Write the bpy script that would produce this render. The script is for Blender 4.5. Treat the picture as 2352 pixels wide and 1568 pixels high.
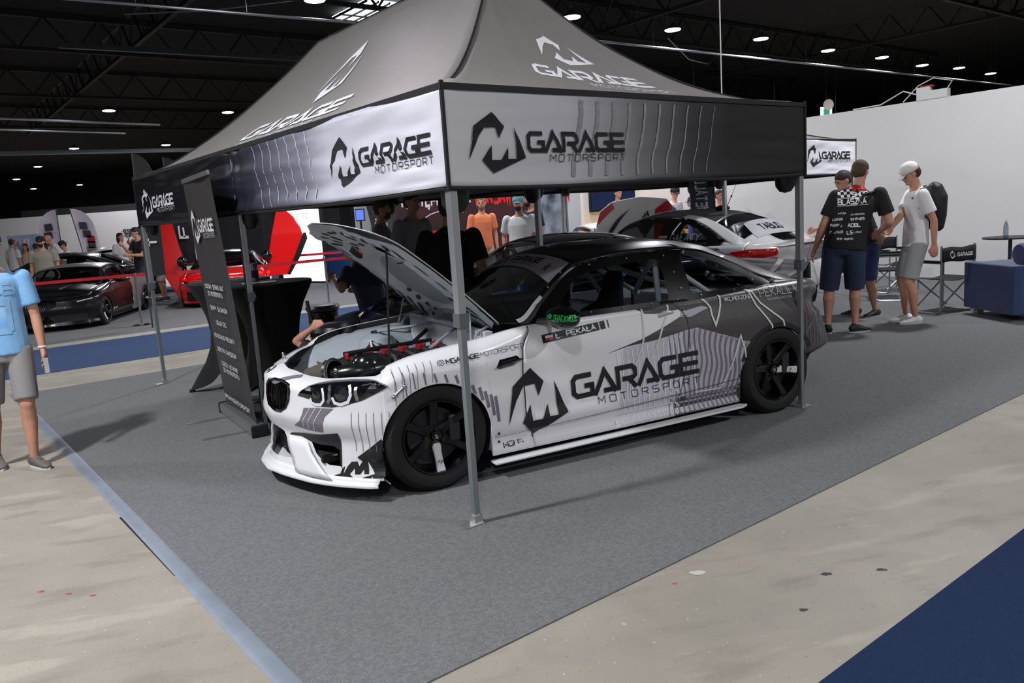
import bpy, bmesh, math, random
from math import sin, cos, pi, radians, sqrt, atan2, asin, hypot
from mathutils import Vector, Matrix, Euler, noise
from mathutils.geometry import tessellate_polygon, delaunay_2d_cdt
for o in list(bpy.data.objects): bpy.data.objects.remove(o)
SC = bpy.context.scene; COL = SC.collection
random.seed(7)
# ---------------------------------------------------------------- camera
CAM_H, PITCH, ROLL, FPX = 1.5748, .1596, -.0676, 1820.2
cd = bpy.data.cameras.new('camera'); cam = bpy.data.objects.new('camera', cd); COL.objects.link(cam); SC.camera = cam
cd.sensor_fit = 'HORIZONTAL'; cd.sensor_width = 36; cd.lens = FPX/2352*36; cd.clip_start = .05; cd.clip_end = 300
_f = Vector((0, cos(PITCH), -sin(PITCH))); _r0 = Vector((1, 0, 0)); _u0 = _r0.cross(_f)
_r = cos(ROLL)*_r0 + sin(ROLL)*_u0; _u = -sin(ROLL)*_r0 + cos(ROLL)*_u0
mw = Matrix((_r, _u, -_f)).transposed().to_4x4(); mw.translation = (0, 0, CAM_H); cam.matrix_world = mw
# ---------------------------------------------------------------- world and exposure
wd = bpy.data.worlds.new('hall_air'); SC.world = wd; wd.use_nodes = True
wd.node_tree.nodes['Background'].inputs[0].default_value = (.93, .95, 1, 1)
wd.node_tree.nodes['Background'].inputs[1].default_value = .28
SC.view_settings.view_transform = 'Standard'; SC.view_settings.look = 'None'; SC.view_settings.gamma = 1
SC.view_settings.use_curve_mapping = False; SC.view_settings.exposure = -.38
LAMP_W = 240
def area_light(name, loc, power, size=.5, col=(.93, .95, 1), rot=(0, 0, 0)):
    l = bpy.data.lights.new(name, 'AREA'); l.shape = 'DISK'; l.size = size; l.energy = power; l.color = col
    o = bpy.data.objects.new(name, l); COL.objects.link(o); o.location = loc; o.rotation_euler = rot
    return o
# ---------------------------------------------------------------- materials
def srgb(c):
    if isinstance(c, (int, float)): c = (c, c, c)
    return tuple(((v/255)/12.92 if v/255 <= .04045 else ((v/255+.055)/1.055)**2.4) for v in c)
MATS = {}
def mat(name, col=(128, 128, 128), rough=.5, metal=0, coat=0, emit=None, es=0, noise_amt=0, noise_scale=20, bump=0, bump_scale=60, alpha=None, col2=None, spec=None, sheen=0):
    if name in MATS: return MATS[name]
    m = bpy.data.materials.new(name); m.use_nodes = True; nt = m.node_tree; b = nt.nodes['Principled BSDF']
    c = srgb(col); b.inputs['Base Color'].default_value = (*c, 1)
    b.inputs['Roughness'].default_value = rough; b.inputs['Metallic'].default_value = metal
    b.inputs['Coat Weight'].default_value = coat; b.inputs['Coat Roughness'].default_value = .04
    if spec is not None: b.inputs['Specular IOR Level'].default_value = spec
    if sheen: b.inputs['Sheen Weight'].default_value = sheen
    if emit is not None:
        b.inputs['Emission Color'].default_value = (*srgb(emit), 1); b.inputs['Emission Strength'].default_value = es
    if noise_amt or bump:
        tc = nt.nodes.new('ShaderNodeTexCoord')
    if noise_amt:
        n = nt.nodes.new('ShaderNodeTexNoise'); n.inputs['Scale'].default_value = noise_scale; n.inputs['Detail'].default_value = 6
        nt.links.new(tc.outputs['Object'], n.inputs['Vector'])
        mp = nt.nodes.new('ShaderNodeMapRange'); mp.inputs[1].default_value = .3; mp.inputs[2].default_value = .7
        nt.links.new(n.outputs['Fac'], mp.inputs[0])
        mx = nt.nodes.new('ShaderNodeMix'); mx.data_type = 'RGBA'
        c2 = srgb(col2) if col2 is not None else tuple(v*(1-noise_amt) for v in c)
        mx.inputs[6].default_value = (*c, 1); mx.inputs[7].default_value = (*c2, 1)
        nt.links.new(mp.outputs[0], mx.inputs[0]); nt.links.new(mx.outputs[2], b.inputs['Base Color'])
    if bump:
        n2 = nt.nodes.new('ShaderNodeTexNoise'); n2.inputs['Scale'].default_value = bump_scale; n2.inputs['Detail'].default_value = 4
        nt.links.new(tc.outputs['Object'], n2.inputs['Vector'])
        bp = nt.nodes.new('ShaderNodeBump'); bp.inputs['Strength'].default_value = bump; bp.inputs['Distance'].default_value = .01
        nt.links.new(n2.outputs['Fac'], bp.inputs['Height']); nt.links.new(bp.outputs[0], b.inputs['Normal'])
    MATS[name] = m
    return m
def glass_mat(name, tint=(200, 210, 210), refl=.12, dark=0.0):
    if name in MATS: return MATS[name]
    m = bpy.data.materials.new(name); m.use_nodes = True; nt = m.node_tree; nt.nodes.clear()
    o = nt.nodes.new('ShaderNodeOutputMaterial'); t = nt.nodes.new('ShaderNodeBsdfTransparent'); g = nt.nodes.new('ShaderNodeBsdfGlossy')
    t.inputs[0].default_value = (*srgb(tint), 1); g.inputs['Roughness'].default_value = .03
    lw = nt.nodes.new('ShaderNodeLayerWeight'); lw.inputs[0].default_value = .25
    mr = nt.nodes.new('ShaderNodeMapRange'); mr.inputs[3].default_value = refl*.5; mr.inputs[4].default_value = min(1, refl*4)
    mx = nt.nodes.new('ShaderNodeMixShader'); nt.links.new(lw.outputs['Facing'], mr.inputs[0]); nt.links.new(mr.outputs[0], mx.inputs[0])
    nt.links.new(t.outputs[0], mx.inputs[1]); nt.links.new(g.outputs[0], mx.inputs[2]); nt.links.new(mx.outputs[0], o.inputs[0])
    MATS[name] = m
    return m
# ---------------------------------------------------------------- mesh helpers
class MB:
    def __init__(s): s.v = []; s.f = []
    def add(s, vs, fs):
        k = len(s.v); s.v += [tuple(v) for v in vs]; s.f += [tuple(i+k for i in f) for f in fs]; return s
    def box(s, c, d, rz=0, M=None):
        hx, hy, hz = d[0]/2, d[1]/2, d[2]/2
        vs = [Vector((sx*hx, sy*hy, sz*hz)) for sz in (-1, 1) for sy in (-1, 1) for sx in (-1, 1)]
        R_ = Matrix.Rotation(rz, 3, 'Z') if M is None else M
        vs = [R_ @ v + Vector(c) for v in vs]
        return s.add(vs, [(0, 2, 3, 1), (4, 5, 7, 6), (0, 1, 5, 4), (2, 6, 7, 3), (0, 4, 6, 2), (1, 3, 7, 5)])
    def grid(s, rows):
        n = len(rows[0]); vs = [p for r in rows for p in r]
        fs = [(i*n+j, i*n+j+1, (i+1)*n+j+1, (i+1)*n+j) for i in range(len(rows)-1) for j in range(n-1)]
        return s.add(vs, fs)
    def loft(s, rings, cap=True, closed=True):
        n = len(rings[0]); vs = [p for r in rings for p in r]; m = n if closed else n-1
        fs = [(i*n+j, i*n+(j+1) % n, (i+1)*n+(j+1) % n, (i+1)*n+j) for i in range(len(rings)-1) for j in range(m)]
        if cap and closed: fs += [tuple(range(n))[::-1], tuple((len(rings)-1)*n+j for j in range(n))]
        return s.add(vs, fs)
    def tube(s, pts, r, n=10, cap=True, sq=1):
        pts = [Vector(p) for p in pts]; rings = []; up = None
        rr = r if isinstance(r, (list, tuple)) else [r]*len(pts)
        for i, p in enumerate(pts):
            if i == 0: t = pts[1]-p
            elif i == len(pts)-1: t = p-pts[i-1]
            else: t = (pts[i+1]-p).normalized() + (p-pts[i-1]).normalized()
            t.normalize()
            if up is None: up = Vector((0, 0, 1)) if abs(t.z) < .9 else Vector((1, 0, 0))
            a = t.cross(up)
            if a.length < 1e-4: a = t.orthogonal()
            a.normalize(); b = a.cross(t).normalized(); up = b
            rings.append([p + rr[i]*(cos(2*pi*k/n+pi/n)*a + sq*sin(2*pi*k/n+pi/n)*b) for k in range(n)])
        return s.loft(rings, cap)
    def lathe(s, prof, c=(0, 0, 0), n=32, M=None, a0=0, a1=2*pi):
        M = M or Matrix.Identity(3); full = abs(a1-a0-2*pi) < 1e-6
        k = n if full else n+1
        rings = [[Vector(c) + M @ Vector((r*cos(a0+(a1-a0)*i/n), r*sin(a0+(a1-a0)*i/n), z)) for i in range(k)] for r, z in prof]
        return s.loft(rings, cap=False, closed=full)
    def ell(s, c, r, n=16, m=10, M=None):
        M = M or Matrix.Identity(3)
        rings = []
        for i in range(m+1):
            a = -pi/2+pi*i/m; a = max(-pi/2+.02, min(pi/2-.02, a))
            rings.append([Vector(c) + M @ Vector((r[0]*cos(a)*cos(2*pi*j/n), r[1]*cos(a)*sin(2*pi*j/n), r[2]*sin(a))) for j in range(n)])
        return s.loft(rings)
    def prism(s, poly, h0, h1, fn=None):
        """poly: list of 2D; extruded; fn maps (x,y,h)->3D"""
        fn = fn or (lambda x, y, h: (x, y, h)); n = len(poly)
        vs = [fn(x, y, h0) for x, y in poly] + [fn(x, y, h1) for x, y in poly]
        tr = tessellate_polygon([[Vector((x, y, 0)) for x, y in poly]])
        fs = [t for t in tr] + [tuple(i+n for i in t[::-1]) for t in tr] + [(i, (i+1) % n, (i+1) % n+n, i+n) for i in range(n)]
        return s.add(vs, fs)
    def build(s, name, m, parent=None, smooth=False, bevel=0, solid=0, sub=0, weld=0, angle=40, recalc=True):
        me = bpy.data.meshes.new(name); me.from_pydata([tuple(v) for v in s.v], [], s.f)
        bm = bmesh.new(); bm.from_mesh(me)
        if weld: bmesh.ops.remove_doubles(bm, verts=bm.verts, dist=weld)
        if recalc: bmesh.ops.recalc_face_normals(bm, faces=bm.faces)
        bm.to_mesh(me); bm.free()
        o = bpy.data.objects.new(name, me); COL.objects.link(o)
        if m: me.materials.append(m)
        if smooth:
            me.polygons.foreach_set('use_smooth', [True]*len(me.polygons))
            try: me.set_sharp_from_angle(angle=radians(angle))
            except Exception: pass
        if solid: md = o.modifiers.new('s', 'SOLIDIFY'); md.thickness = abs(solid); md.offset = 1 if solid > 0 else -1
        if bevel: md = o.modifiers.new('b', 'BEVEL'); md.width = bevel; md.segments = 2; md.limit_method = 'ANGLE'
        if sub: md = o.modifiers.new('u', 'SUBSURF'); md.levels = sub; md.render_levels = sub
        if parent: o.parent = parent
        return o
def thing(name, label, cat, loc=(0, 0, 0), rz=0, group=None, M=None):
    o = bpy.data.objects.new(name, None); COL.objects.link(o); o.empty_display_size = .1
    o.location = loc; o.rotation_euler = (0, 0, rz)
    if M is not None: o.matrix_world = M
    o['label'] = label; o['category'] = cat
    if group: o['group'] = group
    return o
def tag(o, label=None, cat=None, group=None, kind=None):
    if label: o['label'] = label
    if cat: o['category'] = cat
    if group: o['group'] = group
    if kind: o['kind'] = kind
    return o
def copy_tree(o, parent=None):
    c = o.copy(); COL.objects.link(c); c.parent = parent
    for ch in list(o.children): copy_tree(ch, c)
    return c
def lerp(a, b, t): return a+(b-a)*t
def tab(T, x):
    """piecewise smooth table lookup; T sorted ascending by x"""
    if x <= T[0][0]: return T[0][1]
    if x >= T[-1][0]: return T[-1][1]
    for i in range(len(T)-1):
        if T[i][0] <= x <= T[i+1][0]:
            x0, y0 = T[i]; x1, y1 = T[i+1]; t = (x-x0)/(x1-x0+1e-12)
            def sl(k):
                if k <= 0 or k >= len(T)-1: 
                    j = 0 if k <= 0 else len(T)-2
                    return (T[j+1][1]-T[j][1])/(T[j+1][0]-T[j][0]+1e-12)
                a = (T[k][1]-T[k-1][1])/(T[k][0]-T[k-1][0]+1e-12); b = (T[k+1][1]-T[k][1])/(T[k+1][0]-T[k][0]+1e-12)
                return 0 if a*b <= 0 else 2*a*b/(a+b)
            m0, m1 = sl(i)*(x1-x0), sl(i+1)*(x1-x0)
            return (2*t**3-3*t*t+1)*y0+(t**3-2*t*t+t)*m0+(-2*t**3+3*t*t)*y1+(t**3-t*t)*m1
# flat graphics laid on a surface: polygons / strokes in 2D, mapped through fn(x,y)->3D
def tri_poly(loops):
    L = [[Vector((x, y, 0)) for x, y in lp] for lp in loops]; flat = [p for lp in loops for p in lp]
    return [[flat[i] for i in t] for t in tessellate_polygon(L)]
def pin(P, x, y):
    c = False; j = len(P)-1
    for i in range(len(P)):
        if (P[i][1] > y) != (P[j][1] > y) and x < (P[j][0]-P[i][0])*(y-P[i][1])/(P[j][1]-P[i][1]+1e-15)+P[i][0]: c = not c
        j = i
    return c
def cdt(loops, st):
    """even triangulation of an outline with holes"""
    V = []; E_ = []
    for lp in loops:
        pts = []
        for i in range(len(lp)):
            a, b = lp[i], lp[(i+1) % len(lp)]; n = max(1, int(hypot(b[0]-a[0], b[1]-a[1])/st))
            pts += [(lerp(a[0], b[0], k/n), lerp(a[1], b[1], k/n)) for k in range(n)]
        k0 = len(V); V += pts; E_ += [(k0+i, k0+(i+1) % len(pts)) for i in range(len(pts))]
    nb = len(V); O_ = loops[0]; x0, x1 = min(p[0] for p in O_), max(p[0] for p in O_); y0, y1 = min(p[1] for p in O_), max(p[1] for p in O_)
    bd = {}
    for p in V: bd.setdefault((int(p[0]//st), int(p[1]//st)), []).append(p)
    r = 0; y = y0+st*.43
    while y < y1:
        x = x0+st*(.3 if r % 2 else .8)
        while x < x1:
            if pin(O_, x, y) and not any(pin(h, x, y) for h in loops[1:]):
                i, j = int(x//st), int(y//st)
                if all(hypot(x-q[0], y-q[1]) > st*.5 for a in (-1, 0, 1) for b in (-1, 0, 1) for q in bd.get((i+a, j+b), ())): V.append((x, y))
            x += st
        y += st*.87; r += 1
    res = delaunay_2d_cdt([Vector(p) for p in V], E_, [], 0, 1e-6); vs = res[0]; out = []
    for t in res[2]:
        c = sum((vs[i] for i in t), Vector((0, 0)))/3
        if pin(O_, c.x, c.y) and not any(pin(h, c.x, c.y) for h in loops[1:]): out.append([(vs[i].x, vs[i].y) for i in t])
    return out
def refine(tris, mx):
    out = []; st = list(tris)
    while st:
        t = st.pop(); e = [hypot(t[i][0]-t[(i+1) % 3][0], t[i][1]-t[(i+1) % 3][1]) for i in range(3)]
        k = e.index(max(e))
        if e[k] > mx and len(out)+len(st) < 30000:
            a, b, c = t[k], t[(k+1) % 3], t[(k+2) % 3]; m = ((a[0]+b[0])/2, (a[1]+b[1])/2); st += [[a, m, c], [m, b, c]]
        else: out.append(t)
    return out
def stroke(pts, w, closed=False, w1=None):
    """polyline -> mitred strip triangles; w may be a list of widths"""
    n = len(pts); L = []; R_ = []
    ws = w if isinstance(w, (list, tuple)) else [w]*n
    for i in range(n):
        p = Vector(pts[i]); a = Vector(pts[(i-1) % n]) if (i > 0 or closed) else None; b = Vector(pts[(i+1) % n]) if (i < n-1 or closed) else None
        d1 = (p-a).normalized() if a is not None else None; d2 = (b-p).normalized() if b is not None else None
        if d1 is None: d1 = d2
        if d2 is None: d2 = d1
        t = (d1+d2)
        t = t.normalized() if t.length > 1e-6 else d1
        nn = Vector((-t.y, t.x)); k = max(.35, abs(nn.dot(Vector((-d1.y, d1.x))))); h = ws[i]/2/k
        L.append(p+nn*h); R_.append(p-nn*h)
    tr = []
    for i in range(n if closed else n-1):
        j = (i+1) % n; tr += [[tuple(L[i]), tuple(R_[i]), tuple(R_[j])], [tuple(L[i]), tuple(R_[j]), tuple(L[j])]]
    return tr
def decal(name, tris, m, fn, parent, mx=None, off=0, keep=None):
    if mx: tris = refine(tris, mx)
    mb = MB(); 
    for t in tris:
        if keep and not keep(sum(p[0] for p in t)/3, sum(p[1] for p in t)/3): continue
        mb.add([fn(*p) for p in t], [(0, 1, 2)])
    return mb.build(name, m, parent, weld=.00005, recalc=False)
def xf(tris, sx=1, sy=1, dx=0, dy=0, shear=0, rot=0):
    c, s = cos(rot), sin(rot)
    g = lambda p: ((p[0]*sx+p[1]*shear), p[1]*sy)
    return [[(c*g(p)[0]-s*g(p)[1]+dx, s*g(p)[0]+c*g(p)[1]+dy) for p in t] for t in tris]
# mark: angular M in a broken hexagon; unit height, origin at bottom left tip box
def logo_m():
    A = [(302, 470), (360, 548), (330, 618), (317, 553), (262, 556), (224, 622), (183, 738), (200, 625), (213, 548)]
    B = [(408, 553), (462, 728), (298, 812), (246, 738), (290, 655), (293, 738), (340, 738), (371, 668), (373, 732), (415, 733)]
    g = lambda L: [((x-183)/342, (812-y)/342) for x, y in L]
    return tri_poly([g(A)]) + tri_poly([g(B)])
# squared wide letters, 1 tall 1 wide boxes
GL = {
 'G': [[(.95, .9), (.25, .9), (.1, .75), (.1, .25), (.25, .1), (.95, .1), (.95, .48), (.6, .48)]],
 'A': [[(.0, .0), (.5, .93), (1.0, 0)], [(.42, .12), (.92, .12)]],
 'R': [[(.1, 0), (.1, .9), (.8, .9), (.93, .78), (.93, .52), (.8, .42), (.3, .42)], [(.6, .42), (.95, .0)]],
 'E': [[(0, .9), (1, .9)], [(.0, .5), (.95, .5)], [(.1, .9), (.1, .1), (1, .1)]],
}
def word_garage(tk=.2):
    tr = []; x = 0
    for i, ch in enumerate('GARAGE'):
        for s_ in GL[ch]: tr += xf(stroke(s_, tk), dx=x)
        x += 1.06 if ch != 'A' else 1.02
    return tr, x
TL = {
 'A': [[(0, 0), (.5, 1), (1, 0)], [(.2, .35), (.8, .35)]], 'B': [[(0, 0), (0, 1), (.8, 1), (.95, .85), (.95, .62), (.8, .52), (0, .52)], [(.8, .52), (1, .4), (1, .12), (.85, 0), (0, 0)]],
 'C': [[(1, 1), (.15, 1), (0, .85), (0, .15), (.15, 0), (1, 0)]], 'D': [[(0, 0), (0, 1), (.75, 1), (1, .8), (1, .2), (.75, 0), (0, 0)]],
 'E': [[(1, 1), (0, 1), (0, 0), (1, 0)], [(0, .5), (.85, .5)]], 'F': [[(1, 1), (0, 1), (0, 0)], [(0, .5), (.85, .5)]],
 'G': [[(1, 1), (.15, 1), (0, .85), (0, .15), (.15, 0), (1, 0), (1, .5), (.6, .5)]], 'H': [[(0, 0), (0, 1)], [(1, 0), (1, 1)], [(0, .5), (1, .5)]],
 'I': [[(.5, 0), (.5, 1)]], 'J': [[(.9, 1), (.9, .15), (.75, 0), (.1, 0), (.1, .3)]], 'K': [[(0, 0), (0, 1)], [(1, 1), (.1, .5), (1, 0)]], 'L': [[(0, 1), (0, 0), (.95, 0)]],
 'M': [[(0, 0), (0, 1), (.5, .4), (1, 1), (1, 0)]], 'N': [[(0, 0), (0, 1), (1, 0), (1, 1)]], 'O': [[(.15, 0), (0, .15), (0, .85), (.15, 1), (.85, 1), (1, .85), (1, .15), (.85, 0), (.15, 0)]],
 'P': [[(0, 0), (0, 1), (.85, 1), (1, .87), (1, .57), (.85, .45), (0, .45)]], 'R': [[(0, 0), (0, 1), (.85, 1), (1, .87), (1, .57), (.85, .45), (0, .45)], [(.55, .45), (1, 0)]],
 'S': [[(1, 1), (.15, 1), (0, .87), (0, .63), (.15, .52), (.85, .52), (1, .4), (1, .13), (.85, 0), (0, 0)]], 'T': [[(0, 1), (1, 1)], [(.5, 1), (.5, 0)]],
 'U': [[(0, 1), (0, .15), (.15, 0), (.85, 0), (1, .15), (1, 1)]], 'V': [[(0, 1), (.5, 0), (1, 1)]], 'W': [[(0, 1), (.25, 0), (.5, .7), (.75, 0), (1, 1)]], 'X': [[(0, 0), (1, 1)], [(0, 1), (1, 0)]],
 'Y': [[(0, 1), (.5, .5), (1, 1)], [(.5, .5), (.5, 0)]], 'Z': [[(0, 1), (1, 1), (0, 0), (1, 0)]], '0': [[(0, 0), (0, 1), (1, 1), (1, 0), (0, 0)]], '3': [[(0, 1), (1, 1), (1, 0), (0, 0)], [(.2, .5), (1, .5)]],
 '1': [[(.2, .8), (.5, 1), (.5, 0)]], '2': [[(0, 1), (1, 1), (1, .5), (0, .5), (0, 0), (1, 0)]], '5': [[(1, 1), (0, 1), (0, .5), (1, .5), (1, 0), (0, 0)]], '6': [[(1, 1), (0, 1), (0, 0), (1, 0), (1, .5), (0, .5)]],
 '7': [[(0, 1), (1, 1), (.4, 0)]], '9': [[(1, .5), (0, .5), (0, 1), (1, 1), (1, 0), (0, 0)]], '4': [[(0, 1), (0, .4), (1, .4)], [(.8, 1), (.8, 0)]], '8': [[(0, 0), (0, 1), (1, 1), (1, 0), (0, 0)], [(0, .5), (1, .5)]],
 '.': [[(.1, 0), (.1, .16)]], ':': [[(.2, .1), (.2, .28)], [(.2, .6), (.2, .78)]], '#': [[(.3, 0), (.4, 1)], [(.65, 0), (.75, 1)], [(0, .35), (1, .35)], [(0, .68), (1, .68)]], '@': [[(0, 0), (0, 1), (1, 1), (1, 0), (0, 0)], [(.35, .35), (.35, .65), (.65, .65), (.65, .35), (.35, .35)]],
 '_': [[(0, 0), (1, 0)]], '-': [[(.1, .5), (.9, .5)]], '/': [[(0, 0), (1, 1)]], '!': [[(.5, .3), (.5, 1)], [(.5, 0), (.5, .14)]], ' ': [], ',': [[(.1, .1), (.0, -.15)]],
 'Ę': [[(1, 1), (0, 1), (0, 0), (1, 0)], [(0, .5), (.85, .5)], [(.75, 0), (.6, -.18), (.8, -.25)]], 'Ł': [[(.1, 1), (.1, 0), (.95, 0)], [(-.1, .4), (.5, .68)]],
}
def text(sx, w=.12, adv=1.35, wd=.8):
    """unit cap height stroke text; returns tris and width"""
    tr = []; x = 0
    for ch in sx:
        k = .3 if ch in '.,:I!1' else 1
        if ch == 'I' or ch == '!' or ch == '1': 
            for s_ in TL[ch]: tr += xf(stroke([((p[0]-.35)*wd, p[1]) for p in s_], w), dx=x)
        else:
            for s_ in TL[ch]: tr += xf(stroke([(p[0]*wd, p[1]) for p in s_], w), dx=x)
        x += wd*k + (adv-1)
        if ch == ' ': x -= wd*.3
    return tr, x-(adv-1)
def full_logo(h=1):
    """mark + word + thin second word; overall height h, origin bottom-left; returns tris, width"""
    tr = logo_m(); g, gw = word_garage(); k = 1.667/gw
    tr += xf(g, sx=k, sy=.365, dx=.833, dy=.33)
    t, tw = text('MOTORSPORT', .11, 1.5, .95); k = 1.3/tw
    tr += xf(t, sx=k, sy=.12, dx=1.2, dy=.175)
    return xf(tr, sx=h, sy=h), 2.5*h
# ---------------------------------------------------------------- booth frame: a along the short tent side, b along the long tent side
TH = .6598; EV = Vector((cos(TH), sin(TH), 0)); WV = Vector((-sin(TH), cos(TH), 0)); NP = Vector((-.2464, 3.9099, 0))
def T(a, b, z=0): return NP + EV*a + WV*b + Vector((0, 0, z))
# ---------------------------------------------------------------- lamps of the hall, plus added unseen lights
def high_bay():
    t = thing('high_bay_lamp', 'round white LED high bay lamp', 'lamp')
    MB().lathe([(.02, .16), (.06, .15), (.07, .06), (.19, .05), (.225, .02), (.225, -.01), (.20, -.012)], n=24).build('housing', mat('lamp_housing', 60, .5, .5), t, True)
    MB().lathe([(.205, -.005), (.20, -.03), (.12, -.045), (.01, -.048)], n=24).build('lens', mat('lamp_lens', 255, .5, emit=(240, 240, 255), es=14), t, True)
    MB().tube([(0, 0, .15), (0, .03, .2), (0, 0, .26)], .012, 6).tube([(0, 0, .24), (0, 0, 2.01)], .004, 4).build('hanger', mat('lamp_wire', 60, .5), t)
    return t
LAMPS = [(-13.3, 28.32), (-9.97, 30.56), (-20.03, 38.64), (-16.15, 39.76), (-26.15, 46.22), (-31.91, 53.7), (-36.6, 63.6), (-32.5, 62.7), (-24.6, 55.5),
         (-3.43, 16.55), (1.9, 19.41), (4.7, 21.51), (7.63, 23.5), (10.6, 26.11), (13.28, 28.16), (15.91, 30.56), (18.04, 31.88), (20.63, 34.13)]
LB = ['leftmost bright one of the left pair above the black sports car', 'beside the tent roof edge on the left', 'third row left, hung low in view', 'third row, above the tent eave corner', 'fourth row far left', 'at the far left edge of the hall', 'small and far over the left partition', 'small and far, left of the tent corner', 'far one touching the flag tops',
      'cut by the top of the picture left of the tent peak', 'nearest right of the tent peak', 'second to the right of the tent peak', 'third to the right of the tent peak', 'left of the round mirror disc', 'fifth from the tent peak', 'sixth from the tent peak', 'seventh from the tent peak', 'last of the right row']
HB = high_bay()
for i, (x, y) in enumerate(LAMPS):
    o = HB if i == 0 else copy_tree(HB)
    o.location = (x, y, 6.0); o['label'] = 'LED high bay lamp, ' + LB[i]; o['group'] = 'high bay lamps under the dark ceiling'
    area_light('bay_light', (x, y, 5.93), LAMP_W*1.6, .4, (.92, .92, 1))
for (a, b, k) in ((-4.2, 1.0, 3.2), (-5.5, 9, 1.8), (8.6, 1.0, 1.5), (4, -6.5, 2.0), (-3.4, -4.5, 1.0), (11, -5, 1.0), (3.6, 8.2, 1.2), (9.5, 8.5, 1.0), (-10, 16, 1.6)):
    p = T(a, b, 5.9); area_light('bay_light', (p.x, p.y, 5.9), LAMP_W*k, .5, (.95, .96, 1))  # extra unseen lights, added where no lamp hangs, to brighten booth and car
# ---------------------------------------------------------------- floor
def concrete():
    m = bpy.data.materials.new('concrete_floor'); m.use_nodes = True; nt = m.node_tree; b = nt.nodes['Principled BSDF']; L = nt.links
    tc = nt.nodes.new('ShaderNodeTexCoord'); mp = nt.nodes.new('ShaderNodeMapping'); mp.inputs['Rotation'].default_value = (0, 0, -.25)
    L.new(tc.outputs['Object'], mp.inputs[0])
    def nz(scale, det, src=None, sc=None):
        n = nt.nodes.new('ShaderNodeTexNoise'); n.inputs['Scale'].default_value = scale; n.inputs['Detail'].default_value = det
        if sc: 
            q = nt.nodes.new('ShaderNodeMapping'); q.inputs['Scale'].default_value = sc; L.new(mp.outputs[0], q.inputs[0]); L.new(q.outputs[0], n.inputs[0])
        else: L.new(mp.outputs[0], n.inputs[0])
        return n.outputs['Fac']
    def ramp(src, lo, hi):
        r = nt.nodes.new('ShaderNodeMapRange'); r.inputs[1].default_value = lo; r.inputs[2].default_value = hi; L.new(src, r.inputs[0]); return r.outputs[0]
    def mix(f, a, c, k=1):
        x = nt.nodes.new('ShaderNodeMix'); x.data_type = 'RGBA'
        if k != 1:
            mm = nt.nodes.new('ShaderNodeMath'); mm.operation = 'MULTIPLY'; mm.inputs[1].default_value = k; L.new(f, mm.inputs[0]); f = mm.outputs[0]
        L.new(f, x.inputs[0])
        if isinstance(a, tuple): x.inputs[6].default_value = a
        else: L.new(a, x.inputs[6])
        x.inputs[7].default_value = c; return x.outputs[2]
    c4 = lambda c: (*srgb(c), 1)
    col = mix(ramp(nz(.9, 8), .35, .65), c4((154, 147, 136)), c4((138, 132, 121)))
    col = mix(ramp(nz(5, 8), .5, .72), col, c4((130, 125, 116)), .35)
    col = mix(ramp(nz(1.6, 10, sc=(1.2, 4, 1)), .56, .68), col, c4((118, 112, 102)), .5)
    col = mix(ramp(nz(1.1, 12, sc=(.9, 3.5, 1)), .58, .64), col, c4((186, 178, 162)), .28)
    col = mix(ramp(nz(70, 2), .68, .74), col, c4((80, 76, 70)), .6)
    col = mix(ramp(nz(38, 2), .7, .75), col, c4((205, 200, 190)), .5)
    L.new(col, b.inputs['Base Color']); b.inputs['Roughness'].default_value = .62
    bp = nt.nodes.new('ShaderNodeBump'); bp.inputs['Strength'].default_value = .25; bp.inputs['Distance'].default_value = .01; L.new(nz(60, 6), bp.inputs['Height']); L.new(bp.outputs[0], b.inputs['Normal'])
    return m
fl = MB().box((0, 30, -.05), (140, 120, .1)).build('floor', concrete()); tag(fl, kind='structure')
def carpet_mat(name, c, c2, c3, fine=420):
    m = bpy.data.materials.new(name); m.use_nodes = True; nt = m.node_tree; b = nt.nodes['Principled BSDF']; L = nt.links
    tc = nt.nodes.new('ShaderNodeTexCoord')
    def nz(s, d):
        n = nt.nodes.new('ShaderNodeTexNoise'); n.inputs['Scale'].default_value = s; n.inputs['Detail'].default_value = d; L.new(tc.outputs['Object'], n.inputs[0]); return n.outputs['Fac']
    def rg(f, a, z):
        r = nt.nodes.new('ShaderNodeMapRange'); r.inputs[1].default_value = a; r.inputs[2].default_value = z; L.new(f, r.inputs[0]); return r.outputs[0]
    x = nt.nodes.new('ShaderNodeMix'); x.data_type = 'RGBA'; L.new(rg(nz(fine, 3), .35, .65), x.inputs[0]); x.inputs[6].default_value = (*srgb(c), 1); x.inputs[7].default_value = (*srgb(c2), 1)
    y = nt.nodes.new('ShaderNodeMix'); y.data_type = 'RGBA'; mm = nt.nodes.new('ShaderNodeMath'); mm.operation = 'MULTIPLY'; mm.inputs[1].default_value = .62
    L.new(rg(nz(45, 10), .44, .62), mm.inputs[0]); L.new(mm.outputs[0], y.inputs[0]); L.new(x.outputs[2], y.inputs[6]); y.inputs[7].default_value = (*srgb(c3), 1)
    L.new(y.outputs[2], b.inputs['Base Color']); b.inputs['Roughness'].default_value = .95; b.inputs['Specular IOR Level'].default_value = .15
    bp = nt.nodes.new('ShaderNodeBump'); bp.inputs['Strength'].default_value = .5; bp.inputs['Distance'].default_value = .004; L.new(nz(fine, 3), bp.inputs['Height']); L.new(bp.outputs[0], b.inputs['Normal'])
    return m
CG = carpet_mat('grey_carpet', (134, 134, 135), (86, 87, 89), (98, 99, 101)); CB2 = carpet_mat('blue_carpet_lit', (66, 84, 116), (46, 62, 92), (52, 68, 100)); CB = carpet_mat('blue_carpet', (34, 52, 84), (22, 36, 62), (26, 42, 70))  # CB2 is the same blue carpet with brighter aisle light in its colour
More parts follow.
